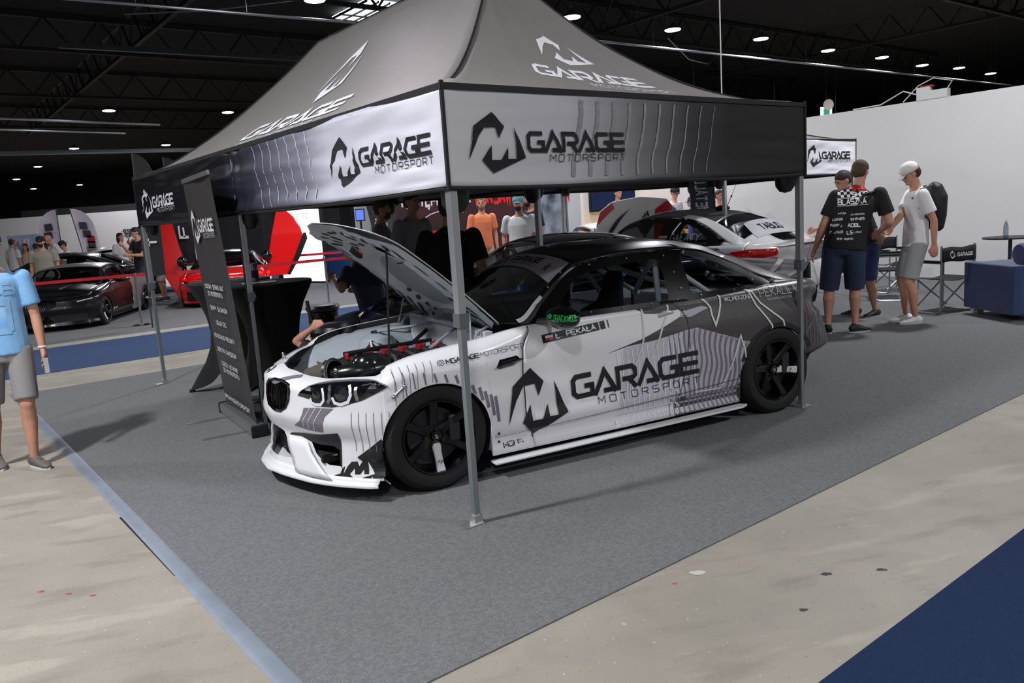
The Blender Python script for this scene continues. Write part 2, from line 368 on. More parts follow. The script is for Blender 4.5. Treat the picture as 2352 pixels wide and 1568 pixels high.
def carpet(a0, a1, b0, b1, h, m, label, name='carpet'):
    o = MB().box(((a0+a1)/2, (b0+b1)/2, h/2), (a1-a0, b1-b0, h)).build(name, m); o.location = NP; o.rotation_euler = (0, 0, TH)
    return tag(o, label, 'carpet')
BOOTH = carpet(-1.31, 11.93, -1.03, 6.7, .006, CG, 'grey felt carpet under the big tent and the white race car')
carpet(-20, 24, 8.0, 10.75, .005, CB2, 'blue aisle carpet strip behind the tent tables')
carpet(-20, 11.8, 11.25, 19.3, .006, CG, 'grey carpet under the black and red sports cars')
carpet(-1.5, 11.8, -4.6, -1.94, .006, CB, 'dark blue carpet in the bottom right corner, across the bare concrete')
carpet(-20, 24, 20.6, 23.5, .005, CB2, 'far blue aisle carpet behind the glowing screen')
# taped cable cover along the booth carpet
def tape():
    mb = MB(); mb.grid([[(x, b, z) for x, z in ((-1.352, .0005), (-1.342, .004), (-1.33, .010), (-1.31, .009), (-1.29, .0105), (-1.275, .0068))] for b in [-1.3+k*.1 for k in range(82)]])
    o = mb.build('edge_tape', mat('silver_tape', (138, 146, 158), .42, .15, noise_amt=.15, noise_scale=8), smooth=True); o.location = NP; o.rotation_euler = (0, 0, TH)
    tag(o, 'silver blue tape along the left edge of the grey carpet', 'tape')
tape()
def floor_mark(name, label, cat, pts, w, m, h=.0012, grp=None):
    tr = stroke(pts, w); o = decal(name, tr, m, lambda x, y: (x, y, h), None); tag(o, label, cat, grp)
floor_mark('floor_slot', 'thin black slot in the concrete beside the silver tape', 'slot', [(-2.323, 4.375), (-2.006, 3.972), (-1.656, 3.528)], .012, mat('slot_black', 16, .9))
for nm, x, y, r_, c, lb in (('paint_spot', -2.248, 3.456, .016, (168, 60, 76), 'leftmost of the three small red dots on the left concrete'), ('paint_spot', -2.098, 3.413, .014, (168, 60, 76), 'middle one of the three small red dots on the left concrete'), ('paint_spot', -1.97, 3.378, .015, (176, 60, 80), 'rightmost of the three small red dots on the left concrete'),
    ('gum_spot', 1.25, 3.109, .024, (58, 58, 60), 'dark gum spot in the middle of the bare concrete strip'), ('gum_spot', 1.481, 3.114, .022, (70, 70, 72), 'dark gum spot nearest the right edge of the picture'), ('gum_spot', 1.049, 2.832, .018, (58, 60, 62), 'dark gum spot nearest the dark blue carpet'), ('paint_spot', .613, 3.115, .010, (190, 60, 80), 'tiny red spot near the grey carpet front edge'), ('gum_spot', .728, 3.20, .035, (186, 182, 174), 'pale smear by the grey carpet front edge')):
    pts = [(x+r_*(1+.3*sin(3*k+x*9))*cos(k*pi/5), y+.6*r_*(1+.3*cos(2*k+x*5))*sin(k*pi/5)) for k in range(10)]
    o = decal(nm, tri_poly([pts]), mat('spot%d' % (c[0]+c[2]), c, .8), lambda px_, py_: (px_, py_, .0012), None); tag(o, lb, 'stain')
# ---------------------------------------------------------------- walls
WH = mat('white_panel', (210, 209, 207), .75, noise_amt=.03, noise_scale=1.5); BK = mat('hall_black', (13, 13, 14), .9); DK = mat('dark_steel', (40, 42, 44), .5, .4)
def box_te(name, a0, a1, b0, b1, z0, z1, m, kind=None):
    o = MB().box(((a0+a1)/2, (b0+b1)/2, (z0+z1)/2), (a1-a0, b1-b0, z1-z0)).build(name, m); o.location = NP; o.rotation_euler = (0, 0, TH)
    if kind: o['kind'] = kind
    return o
box_te('wall_right', 11.95, 12.05, -4.5, 7.75, 0, 3.0, WH, 'structure')
box_te('wall_back', 12.2, 19.5, 12.0, 12.1, 0, 2.95, WH, 'structure')
box_te('wall_return', 11.95, 12.2, 7.75, 8.0, 0, 3.0, WH, 'structure')
MB().box((-17.0, 30.05, 1.32), (6.8, .1, 2.64)).build('wall_left', WH)['kind'] = 'structure'
MB().box((0, 75, 4), (150, .2, 8)).build('wall_far', BK)['kind'] = 'structure'
MB().box((-46, 30, 4), (.2, 90, 8)).build('wall_west', BK)['kind'] = 'structure'
MB().box((62, 30, 4), (.2, 90, 8)).build('wall_east', BK)['kind'] = 'structure'
MB().box((8, 35, 8.1), (108, 80, .2)).build('ceiling', mat('ceiling_black', (11, 11, 12), .95))['kind'] = 'structure'
MB().box((-10, 42, 1.7), (30, .1, 3.4)).build('wall_dark', mat('dark_drape', (20, 21, 23), .85))['kind'] = 'structure'
# ---------------------------------------------------------------- ceiling steel
STL = mat('steel_grey', (72, 76, 78), .45, .6); GAL = mat('galvanised', (150, 154, 156), .35, .8); ROOFST = mat('roof_steel', (27, 27, 27), .7, .1)
def truss(a0, b0, a1, b1, z, label, h=.9, st=1.4):
    t = thing('roof_truss', label, 'truss', T(a0, b0, z), TH, 'roof trusses'); L = hypot(a1-a0, b1-b0); ang = atan2(b1-b0, a1-a0)
    t.rotation_euler = (0, 0, TH+ang)
    MB().box((L/2, 0, 0), (L, .12, .1)).build('bottom_chord', ROOFST, t); MB().box((L/2, 0, h), (L, .14, .12)).build('top_chord', ROOFST, t)
    mb = MB(); n = int(L/st)
    for i in range(n):
        x0, x1 = i*L/n, (i+1)*L/n; mb.tube([(x0, 0, 0), ((x0+x1)/2, 0, h)], .035, 4).tube([((x0+x1)/2, 0, h), (x1, 0, 0)], .035, 4)
    mb.build('web_bars', ROOFST, t)
for i, (b, lab) in enumerate(((8, 'dark roof truss over the booth tents'), (15.5, 'dark roof truss over the black sports car'), (23, 'dark roof truss behind the glowing screen'), (31, 'dark roof truss over the far white partition'), (40, 'farthest dark roof truss'))):
    truss(-24, b, 40, b, 7.0, lab)
for i, (a, lab) in enumerate(((-8, 'cross truss on the far left of the roof'), (4.5, 'cross truss left of the tent peak'), (17, 'cross truss right of the tent peak'), (29, 'cross truss at the right edge of the roof'))):
    truss(a, 6, a, 44, 7.15, lab)
def rail(name, label, pts, r_, m, cat='pipe', n=8): 
    o = MB().tube([T(*p) for p in pts], r_, n).build(name, m, None, True); tag(o, label, cat)
    for k in range(4):
        i = min(len(pts)-2, int(k/4*(len(pts)-1))); f_ = (k+.5)/4*(len(pts)-1)-i; q = T(*pts[i]).lerp(T(*pts[i+1]), max(0, min(1, f_))); MB().tube([q, (q.x, q.y, 7.995)], .006, 4).build('hanger', MATS['lamp_wire'], o)
    return o
rail('cable_tray', 'grey metal cable tray hung across the upper left', [(2.05, 20, 6.5), (8.5, 19.6, 6.5)], .09, STL, 'cable tray', 4)
rail('cable_tray', 'long pale cable tray low in the far left of the roof', [(1.5, 38, 5.6), (14, 36, 5.6)], .12, GAL, 'cable tray', 4)
rail('pipe', 'long thin pale pipe crossing right of the tent peak', [(10.5, 10.9, 5.5), (38, 10.7, 5.5)], .03, GAL)
rail('pipe', 'long thin pale pipe crossing the upper left corner', [(-1, 11.9, 5.5), (6.5, 11.4, 5.5)], .025, GAL)
rail('duct', 'pale round duct running above the right row of lamps', [(9.5, 13, 6.4), (14, 21, 6.4), (20, 31.5, 6.4)], .06, mat('pale_duct', (120, 112, 100), .6), 'duct')
rail('pipe', 'thin dark pipe under the right row of lamps', [(8, 16, 6.2), (26, 19, 6.2)], .04, STL)
rail('pipe', 'upper one of the two bright pipes at the left edge', [(-3, 28, 5.9), (7, 30, 5.9)], .06, GAL)
rail('pipe', 'lower one of the two bright pipes at the left edge', [(-3, 29.5, 5.7), (6, 31.2, 5.7)], .04, GAL)
rail('pipe', 'thin steel pipe crossing over the far white wall', [(14, 20, 6), (40, 22, 5.2)], .05, STL)
rail('pipe', 'steel pipe behind the lamps above the white wall', [(17, 14, 4.6), (40, 17, 4.4)], .05, STL)
rail('pipe', 'second steel pipe above the white wall', [(15, 17, 4.4), (42, 24, 4.6)], .04, STL)
for i, (pts, lab) in enumerate((([(3.2, 18, 6.9), (5, 17.3, 7.0), (7.6, 15, 7.1)], 'loose grey cable slung along the upper left roof'), ([(17, 13, 6.4), (18.2, 13.2, 5.9), (19.5, 13.5, 5.9), (21, 14, 6.5)], 'loose cable loop hanging over the right lamps'))):
    c_ = tag(MB().tube([T(*p) for p in pts], .02, 6).build('cable', GAL, None, True), lab, 'cable'); q = T(*pts[0]); MB().tube([q, (q.x, q.y, 7.99)], .008, 4).build('cable_drop', GAL, c_)
sk = MB().box((10.5, 19.0, 7.9), (1.5, 2.2, .05)).build('skylight', mat('skylight_glass', 255, .5, emit=(235, 245, 255), es=5)); sk.location = NP; sk.rotation_euler = (0, 0, TH); tag(sk, 'bright skylight panel left of the tent peak', 'skylight')
mbf = MB()
for k in range(5): mbf.box((9.75+k*.375, 19.0, 7.86), (.04, 2.3, .06))
mbf.box((10.5, 18.45, 7.86), (1.6, .04, .06)).box((10.5, 19.5, 7.86), (1.6, .04, .06)).build('skylight_frame', ROOFST, sk)
# white drop rod, exit sign, disc, tray clutter
p = T(9.9, 6.9, 0)
rod_bottom, rod_top = (9.3, 6.4), None
o = MB().tube([T(7.35, 3.9, 2.95), T(7.35, 3.9, 8.0)], .009, 6).build('drop_rod', mat('white_rod', (200, 200, 190), .5)); tag(o, 'thin white rod hanging down behind the right tent corner', 'rod')
t = thing('exit_sign', 'small green and white exit sign hanging far above the white wall', 'sign', (14.2, 35.2, 4.98), .4)
MB().box((0, 0, 0), (.62, .05, .42)).build('sign_box', mat('exit_face', (225, 240, 235), .5, emit=(190, 235, 220), es=1.6), t); MB().box((0, -.03, 0), (.34, .01, .26)).build('running_figure_field', mat('exit_green', (20, 130, 90), .5, emit=(20, 130, 90), es=.8), t)
MB().tube([(0, 0, .2), (0, 0, 3.05)], .01, 5).build('hanger', STL, t)
o = MB().lathe([(.001, .01), (.2, .01), (.21, 0), (.2, -.01), (.001, -.01)], n=24, M=Matrix.Rotation(pi/2, 3, 'X')).build('ceiling_disc', mat('disc_grey', (150, 140, 125), .6), None, True); o.location = (13.0, 32.0, 4.95); tag(o, 'pale round disc hanging above the exit sign', 'disc')
t = thing('junction_box', 'white electrical boxes with loose cables on top of the white wall', 'box', T(12.0, 3.1, 3.0), TH)
MB().box((0, 0, .07), (.12, .5, .14)).box((0, .15, .17), (.1, .22, .08)).build('box_body', mat('box_white', (200, 200, 198), .6), t); MB().box((0, .1, .22), (.08, .2, .03)).build('red_socket', mat('socket_red', (150, 40, 30), .5), t)
MB().tube([(0, .25, .1), (0, .5, .2), (0, .9, .03), (0, 1.4, .02)], .012, 6).tube([(0, -.2, .1), (0, -.3, .25), (0, 0, .34), (0, .25, .25), (0, .5, .02)], .01, 6).build('loose_cable', mat('box_white', (200, 200, 198), .6), t, True)
o = MB().box((0, 0, 0), (1.4, .02, 1.7)).build('hanging_banner', mat('banner_violet', (46, 42, 96), .7)); o.location = (.55, 20.3, 7.2); tag(o, 'dark blue banner with yellow words hanging right behind the tent peak', 'banner')
for k, wd_ in enumerate(('TARGAMY', 'DECH!')):
    tr, w_ = text(wd_, .2, 1.3, .7); decal('banner_lettering', xf(tr, .26, .26, .66-w_*.26, -.42-.42*k), mat('banner_yellow', (190, 170, 60), .6), lambda x, y: (x, -.014, y), o)
# ---------------------------------------------------------------- the tents
def wob(x, y, s=1.0, k=0): return noise.noise(Vector((x*s, y*s, k*7.3)))
BKF = mat('black_trim', (14, 14, 16), .7); ALU = mat('pole_alu', (196, 200, 204), .30, .8); CAPB = mat('cap_black', (12, 12, 13), .45)
PRT = mat('print_black', (14, 15, 22), .8); PRW = mat('print_white', (252, 252, 255), .7)
def translucent(m, k):
    nt = m.node_tree
    if any(n.type == 'BSDF_TRANSLUCENT' for n in nt.nodes): return
    b = nt.nodes['Principled BSDF']; o = nt.nodes['Material Output']; t = nt.nodes.new('ShaderNodeBsdfTranslucent'); t.inputs[0].default_value = (.55, .55, .56, 1); x = nt.nodes.new('ShaderNodeMixShader'); x.inputs[0].default_value = k
    nt.links.new(b.outputs[0], x.inputs[1]); nt.links.new(t.outputs[0], x.inputs[2]); nt.links.new(x.outputs[0], o.inputs[0])
def grad_fabric(name, stops, rough, sheen=0, axis=0, spec=.5):
    m = bpy.data.materials.new(name); m.use_nodes = True; nt = m.node_tree; b = nt.nodes['Principled BSDF']
    tc = nt.nodes.new('ShaderNodeTexCoord'); sp = nt.nodes.new('ShaderNodeSeparateXYZ'); nt.links.new(tc.outputs['Object'], sp.inputs[0])
    mr = nt.nodes.new('ShaderNodeMapRange'); mr.inputs[1].default_value = stops[0][0]; mr.inputs[2].default_value = stops[-1][0]; nt.links.new(sp.outputs[axis], mr.inputs[0])
    cr = nt.nodes.new('ShaderNodeValToRGB'); nt.links.new(mr.outputs[0], cr.inputs[0]); el = cr.color_ramp.elements
    s0, s1 = stops[0][0], stops[-1][0]
    while len(el) < len(stops): el.new(.5)
    for e_, (s_, c) in zip(el, stops): e_.position = (s_-s0)/(s1-s0); e_.color = (*srgb(c), 1)
    nt.links.new(cr.outputs[0], b.inputs['Base Color']); b.inputs['Roughness'].default_value = rough; b.inputs['Specular IOR Level'].default_value = spec
    return m
def tent(base, rz, L, faces, label, pitch_tab, dz=0, zfar=1.82, zp=3.38):
    """local x: short side (3 m), y: long side. faces: which valances carry print"""
    t = thing('canopy_tent', label, 'tent', base+Vector((0, 0, dz)), rz); W = 3.0; c = .03; ZE, ZP = 2.19, zp
    poles = [(0, 0), (W, 0), (0, L/2), (W, L/2), (0, L), (W, L)]
    for (x, y) in poles:
        sx = -1 if x < 1 else 1
        p1 = MB().box((x, y, 1.60), (.045, .045, 1.10)).build('upper_leg', ALU, t, bevel=.004); p2 = MB().box((x, y, .53-dz/2), (.034, .034, 1.05+dz)).build('lower_leg', mat('pole_zinc', (150, 158, 160), .4, .7), t, bevel=.003)
        MB().box((x+sx*.03, y, .01-dz), (.12, .07, .006)).box((x, y, .03-dz), (.05, .05, .05)).build('foot_plate', mat('foot_zinc', (190, 192, 190), .35, .8), p2)
        MB().box((x, y, 1.07), (.056, .056, .07)).box((x-sx*.035, y, 1.07), (.02, .02, .03)).build('height_lock', mat('lock_grey', (120, 124, 126), .4, .6), p1)
        MB().lathe([(.04, .34), (.066, .22), (.075, .1), (.068, .0), (.04, -.04), (.001, -.05)], (x-sx*.068, y+(.068 if y < .1 else -.068 if y > L-.1 else 0), 1.64+(.07 if (x > 1 and y > .1) or y > L-.1 and x > 1 else 0)), 24).build('pole_cover', CAPB, p1, True)
    # truss bars below the roof
    mb = MB()
    for (x0, y0), (x1, y1) in (((0, 0), (W, 0)), ((0, L), (W, L)), ((0, 0), (0, L/2)), ((0, L/2), (0, L)), ((W, 0), (W, L/2)), ((W, L/2), (W, L))):
        for s in (0, 1):
            za, zb = (2.12, 1.85) if s else (1.85, 2.12); m_ = ((x0+x1)/2, (y0+y1)/2)
            mb.tube([(x0, y0, za), (*m_, zb)], .013, 4).tube([(m_[0], m_[1], zb), (x1, y1, za)], .013, 4)
    mb.build('scissor_bars', mat('bar_dark', (60, 62, 64), .4, .6), t)
    # roof panels with a concave sag
    pk0, pk1 = (1.5, 1.47), (1.5, L-1.47); g = lambda t_, p_: t_**p_*.86+.14*t_
    def panel(name, ea, eb, ra, rb, pa, pb, m, n=40, thick=True):
        rows = []
        for i in range(n+1):
            t_ = i/n; row = []
            for j in range(n+1):
                s = j/n; ex, ey = lerp(ea[0], eb[0], s), lerp(ea[1], eb[1], s); rx, ry = lerp(ra[0], rb[0], s), lerp(ra[1], rb[1], s)
                p_ = lerp(pa, pb, s); sag = 4*s*(1-s)
                z = ZE + (ZP-ZE)*g(t_, p_) - .05*sag*t_*(1-t_)*4*.6 + .006*wob(ex*3+t_*4, ey*3+t_*3, 1.3)*min(1, 6*t_)
                z += .02*sin(min(1, t_*8)*pi)
                row.append((lerp(ex, rx, t_), lerp(ey, ry, t_), z))
            rows.append(row)
        return MB().grid(rows).build(name, m, t, True, solid=-.004, angle=60), rows
    Z = -c; X1 = W+c; Y1 = L+c; RF = mat('canopy_grey', (152, 147, 145), .62, noise_amt=.05, noise_scale=3, spec=.35); translucent(RF, .16)
    pN, pE, pW, pF = pitch_tab
    p_gab, r_gab = panel('roof_panel', (Z, Z), (X1, Z), pk0, pk0, pN, pE, RF)
    p_lng, r_lng = panel('roof_panel', (Z, Y1), (Z, Z), pk1, pk0, pW, pN, RF)
    p_far, _ = panel('roof_panel', (X1, Z), (X1, Y1), pk0, pk1, pE, pF, RF)
    p_bk, _ = panel('roof_panel', (X1, Y1), (Z, Y1), pk1, pk1, pF, pW, RF)
    hips = MB()
    for (cx_, cy_), pk, pp in (((Z, Z), pk0, pN), ((X1, Z), pk0, pE), ((Z, Y1), pk1, pW), ((X1, Y1), pk1, pF)):
        hips.tube([(lerp(cx_, pk[0], k/20), lerp(cy_, pk[1], k/20), ZE+(ZP-ZE)*g(k/20, pp)+.004) for k in range(21)], .008, 6)
    hips.tube([(pk0[0], pk0[1], ZP), (pk1[0], pk1[1], ZP)], .008, 6).build('hip_seams', BKF, t, True)
    def on_panel(rows):
        n = len(rows)-1
        def fn(s, t_, off=.006):
            s = min(max(s, 0), 1); t_ = min(max(t_, 0), 1); i = min(int(t_*n), n-1); j = min(int(s*n), n-1); a, b_ = t_*n-i, s*n-j
            P = [Vector(rows[i][j]), Vector(rows[i][j+1]), Vector(rows[i+1][j]), Vector(rows[i+1][j+1])]
            p_ = P[0].lerp(P[1], b_).lerp(P[2].lerp(P[3], b_), a); nn = (P[1]-P[0]).cross(P[2]-P[0])
            if nn.z < 0: nn = -nn
            return p_ + nn.normalized()*off
        return fn
    # valances
    ZB = 1.725
    def valance(name, p0, p1, stops, side, rough, amp, crease=(), sheen=0, ZB=1.725):
        L_ = hypot(p1[0]-p0[0], p1[1]-p0[1]); ang = atan2(p1[1]-p0[1], p1[0]-p0[0])
        def wave(x, z):
            v = (z-ZB)/(ZE-ZB); d = amp*(1.1*wob(x*.5+side*10, z*6, 1.4)*(1.15-v) + .45*wob(x*1.1, z*12+side, 2.2))
            for cx_ in crease: d += .012*math.exp(-((x-cx_)/.05)**2)*(1+.5*sin(z*90))
            return d*min(1, x/.1)*min(1, (L_-x)/.1)
        nx_, nz_ = int(L_/.035), 18
        rows = [[(L_*i/nx_, wave(L_*i/nx_, lerp(ZB, ZE, j/nz_)), lerp(ZB, ZE, j/nz_)-.012*sin(pi*((L_*i/nx_) % (L_/2))/(L_/2))*(1-j/nz_)) for i in range(nx_+1)] for j in range(nz_+1)]
        o = MB().grid(rows).build(name, grad_fabric('valance_print%d' % (len(MATS)+side+int(L_*100)+int(base.x*7)), stops, rough, sheen), t, True, solid=-.003, angle=80); o.location = (p0[0], p0[1], 0); o.rotation_euler = (0, 0, ang)
        h = MB(); h.box((L_/2, 0, ZE+.0), (L_+.02, .014, .03)).build('top_hem', BKF, o)
        h = MB(); h.grid([[(L_*i/nx_, wave(L_*i/nx_, ZB)+.002, z-.012*sin(pi*((L_*i/nx_) % (L_/2))/(L_/2))) for i in range(nx_+1)] for z in (ZB-.022, ZB+.003)]).build('bottom_hem', BKF, o, True, solid=-.006)
        return o, (lambda x, z, off=-.006: (x, wave(x, z)+off, z))
    out = {}
    o, fn = valance('valance', (Z, Z), (X1, Z), faces['gable'], 1, .75, .014); out['gable'] = (o, fn)
    o, fn = valance('valance', (Z, Y1), (Z, Z), faces['long'], 2, .34, .030, (L*.5, L*.5+.2)); out['long'] = (o, fn)
    o, fn = valance('valance', (X1, Z), (X1, Y1), faces['far'], 3, .7, .012, ZB=zfar); out['far'] = (o, fn)
    o, fn = valance('valance', (X1, Y1), (Z, Y1), faces['back'], 4, .7, .012, ZB=zfar); out['back'] = (o, fn)
    for (x, y, zb_) in ((Z, Z, ZB), (X1, Z, ZB), (Z, Y1, ZB), (X1, Y1, zfar)): MB().box((x, y, (zb_+ZE)/2), (.016, .016, ZE-zb_+.05)).build('corner_piping', BKF, t)
    return t, out, on_panel(r_gab), on_panel(r_lng), p_gab, p_lng
def logo_on(o, fn, x, z, h, m, mx=.05, wx=.45):
    tr, w_ = full_logo(1); tr = xf(tr, wx, h); decal('logo_print', xf(tr, dx=x, dy=z), m, lambda a, b: fn(a, b, -.0072), o, min(mx, .035))
def wavy_stripes(o, fn, xs, z0, z1, m, lean=.12, fr=9):
    tr = []
    for x, w_ in xs:
        pts = [(x+lean*(k/16-.5)+.007*sin(k*.55+x*2), lerp(z0, z1, k/16)) for k in range(17)]; tr += stroke(pts, w_)
    decal('stripe_print', tr, m, lambda a, b: fn(a, b, -.0048), o)
L1 = 5.79
G = {'gable': [(0, (200, 198, 202)), (.8, (186, 184, 189)), (1.35, (112, 110, 115)), (1.8, (48, 48, 51)), (2.2, (15, 15, 16)), (3.06, (9, 9, 10))],
     'long': [(0, (12, 12, 16)), (2.7, (18, 18, 25)), (3.35, (50, 50, 62)), (4.25, (120, 120, 134)), (4.6, (186, 186, 198)), (5.85, (212, 212, 222))],
     'far': [(0, (20, 20, 22)), (2.5, (20, 20, 22)), (4, (120, 118, 124)), (5.85, (150, 148, 152))], 'back': [(0, (150, 149, 153)), (1.2, (120, 119, 123)), (3.06, (24, 24, 26))]}
t1, V1, fg, fl_, pg, pl = tent(NP, TH, L1, G, 'large grey canopy tent with printed valances over the white race car', (1.5, 2.05, 1.5, 1.7))
o, fn = V1['gable']; logo_on(o, fn, .128, 1.779, .296, PRT, .05, .437)
wavy_stripes(o, fn, [(x, lerp(.036, .005, k/11)) for k, x in enumerate([.60+.127*k for k in range(12)]) if k > 1], 1.75, 2.15, mat('stripe_grey', (140, 138, 143), .75), .10)
o, fn = V1['long']; logo_on(o, fn, 4.615, 1.79, .287, PRT, .04)
logo_on(o, fn, .23, 1.767, .30, mat('print_silver', (205, 205, 215), .5), .04)
wavy_stripes(o, fn, [(3.45+.15*k, .008+.001*k) for k in range(7)], 1.73, 2.17, mat('stripe_light', (160, 172, 190), .5), -.12)
# prints on the roof, in panel coordinates (s along the eave, height up the panel)
tr, w_ = word_garage(); k_ = 1.0/w_
def gab(x, y): return fg(x, y)
m_ = xf(logo_m(), sx=.36, sy=.19, dx=.335, dy=.44)
decal('logo_print', m_+[], PRW, gab, pg, .03)
decal('logo_print', xf(tr, sx=k_*.50, sy=.095, dx=.245, dy=.305), PRW, gab, pg, .03)
tt, tw = text('MOTORSPORT', .12, 1.5, .95); decal('logo_print', xf(tt, sx=.34/tw, sy=.038, dx=.43, dy=.238), PRW, gab, pg, .03)
def lng(x, y): return fl_(x, y)
decal('logo_print', xf(logo_m(), sx=.13, sy=.37, dx=.475, dy=.45), PRW, lng, pl, .03)
decal('logo_print', xf(tr, sx=k_*.38, sy=.13, dx=.335, dy=.25), PRW, lng, pl, .03)
decal('logo_print', xf(tt, sx=.30/tw, sy=.045, dx=.385, dy=.175), PRW, lng, pl, .03)
# second tent, turned a quarter, behind the first
G2 = {'gable': [(0, (20, 20, 22)), (3.06, (20, 20, 22))], 'long': [(0, (14, 14, 18)), (2.9, (60, 60, 70)), (3.8, (180, 180, 190)), (5.85, (225, 225, 232))], 'far': [(0, (30, 30, 32)), (5.8, (110, 108, 112))], 'back': [(0, (110, 109, 113)), (3.06, (24, 24, 26))]}
o2 = T(9.19, 2.98); t2, V2, a_, b_, c_, d_ = tent(o2, TH+pi/2, 6.13, G2, 'second grey canopy tent standing behind the first at right', (1.6, 1.6, 1.6, 1.6), dz=.11, zfar=1.74, zp=2.86)
o, fn = V2['long']; logo_on(o, fn, 4.90, 1.823, .30, PRT, .06)
wavy_stripes(o, fn, [(3.3+.2*k, .03) for k in range(5)], 1.74, 2.17, mat('stripe_pale', (236, 236, 240), .6), -.15)
# ---------------------------------------------------------------- white race coupe: body surface in (s, v): s along the plan outline from the nose centre, v up the unrolled section
XR = -2.693; RA = .342; XF = -.038; ZC = .30
PL = [(.745, 0), (.738, .1), (.705, .2), (.682, .28), (.655, .36), (.625, .45), (.585, .55), (.52, .66), (.455, .75), (.385, .83), (.33, .885), (.27, .918), (.2, .93)]
PT = [(-3.0, .93), (-3.12, .925), (-3.22, .90), (-3.30, .85), (-3.365, .79), (-3.435, .70), (-3.48, .6), (-3.52, .4), (-3.54, .2), (-3.545, 0)]
PALL = PL + PT
SCUM = [0]
for (x0, y0), (x1, y1) in zip(PALL, PALL[1:]): SCUM.append(SCUM[-1]+hypot(x1-x0, y1-y0))
TXS = [(s, p[0]) for s, p in zip(SCUM, PALL)]; TYS = [(s, p[1]) for s, p in zip(SCUM, PALL)]
S_SIDE = SCUM[len(PL)-1]; S_TAIL = SCUM[len(PL)]; S_END = SCUM[-1]
def plan(s):
    a = abs(s)
    if S_SIDE <= a <= S_TAIL: return .2-(a-S_SIDE), .93
    return tab(TXS, a), tab(TYS, a)
def pnorm(s):
    a = abs(s); 
    if S_SIDE+.02 < a < S_TAIL-.02: return 0.0, 1.0
    e_ = .012; p, q = plan(max(0, a-e_)), plan(min(S_END, a+e_)); 
    if a < e_: p = (q[0], -q[1])
    if a > S_END-e_: q = (p[0], -p[1])
    dx, dy = q[0]-p[0], q[1]-p[1]; l = hypot(dx, dy) or 1; return dy/l, -dx/l
def sX(X): return S_SIDE+(.2-X) if X <= .2 else 0
ZT = [(-3.55, .915), (-3.4, .925), (-3.3, .93), (-3.1, .945), (-2.7, .94), (-2.58, .93), (-2.0, .905), (-1.55, .893), (-.9, .893), (-.72, .888), (-.55, .868), (-.42, .850), (-.11, .822), (.06, .802), (.2, .765), (.3, .725)]
ZTN = [(0, .735), (.2, .708), (.4, .69), (.55, .69), (.7, .702), (.85, .712), (.93, .725)]
RY = [(-3.63, .05), (-3.4, .08), (-2.9, .10), (-2.6, .06), (-2.2, .035), (-1, .035), (-.75, .06), (-.5, .12), (0, .15), (.3, .14)]
RZ = [(-3.63, .04), (-3.4, .06), (-2.9, .10), (-2.6, .05), (-2.2, .03), (-1, .03), (-.75, .05), (-.5, .08), (0, .09), (.3, .08)]
OFS = [(.12, -.03), (.14, -.022), (.20, -.05), (.235, -.045), (.262, -.022), (.30, -.016), (.45, -.014), (.60, -.024), (.70, -.024), (.76, -.038), (.80, -.05), (.86, -.066), (.90, -.08), (.95, -.11)]
OFN = [(.12, .012), (.17, .0), (.24, -.012), (.34, -.02), (.40, .0), (.46, .016), (.52, .008), (.6, .0), (.68, -.012), (.74, -.03)]
OFT = [(.3, -.01), (.39, -.005), (.46, .0), (.6, -.03), (.68, -.06), (.74, -.12), (.80, -.115), (.85, -.075), (.9, -.075), (.95, -.08)]
def sst(a, b, x):
    t = max(0, min(1, (x-a)/(b-a))); return t*t*(3-2*t)
def zt_s(s):
    a = abs(s); X, Y = plan(a)
    if a < S_SIDE-.12: return tab(ZTN, Y)
    return tab(ZT, X)
def rad_s(s):
    a = abs(s); X, Y = plan(a)
    if a < S_SIDE-.12: return lerp(.13, .14, Y), lerp(.07, .08, Y)
    return tab(RY, X), tab(RZ, X)
def off_s(s, z):
    a = abs(s); X, Y = plan(a)
    o_s = tab(OFS, z); k = sst(S_SIDE-.35, S_SIDE-.02, a); kt = sst(S_TAIL-.02, S_TAIL+.35, a)
    o_s += .022*math.exp(-((X-XF)/.40)**2)*sst(.25, .5, z) + .035*math.exp(-((X-XR)/.55)**2)*sst(.3, .55, z)*(1-.6*sst(.72, .92, z))
    o_s -= .018*sst(-.35, -.75, X)*sst(-2.25, -1.8, X)*sst(.3, .4, z)
    # tucked shoulder line of the doors and quarter
    return lerp(lerp(tab(OFN, z), o_s, k), tab(OFT, z), kt)
def zb_s(s):
    a = abs(s); X, Y = plan(a)
    if a < S_SIDE-.2: return .135
    for xc in (XF, XR):
        d = abs(X-xc)
        if d < RA: return ZC+sqrt(max(0, RA*RA-d*d))
    if X < XR: return lerp(.385, .455, sst(-3.05, -3.35, X))
    return .142
def BS(s, v, off=0):
    """point on the body; near (left) side for s>0"""
    a = abs(s); zt = zt_s(a); ry, rz = rad_s(a); X, Y = plan(a); nx, ny = pnorm(a)
    if v <= zt-rz: z = v; d = off_s(a, z); ez = 0; en = 1
    else:
        ph = min(1.5, (v-(zt-rz))/((ry+rz)/2)); z = zt-rz+rz*sin(ph); d = off_s(a, zt-rz)-ry*(1-cos(ph)); en, ez = cos(ph), sin(ph)
    d += off*en
    return (X+nx*d, (Y+ny*d)*(1 if s >= 0 else -1), z+off*ez)
def vtop(s): 
    ry, rz = rad_s(s); return zt_s(s)-rz+1.5*(ry+rz)/2
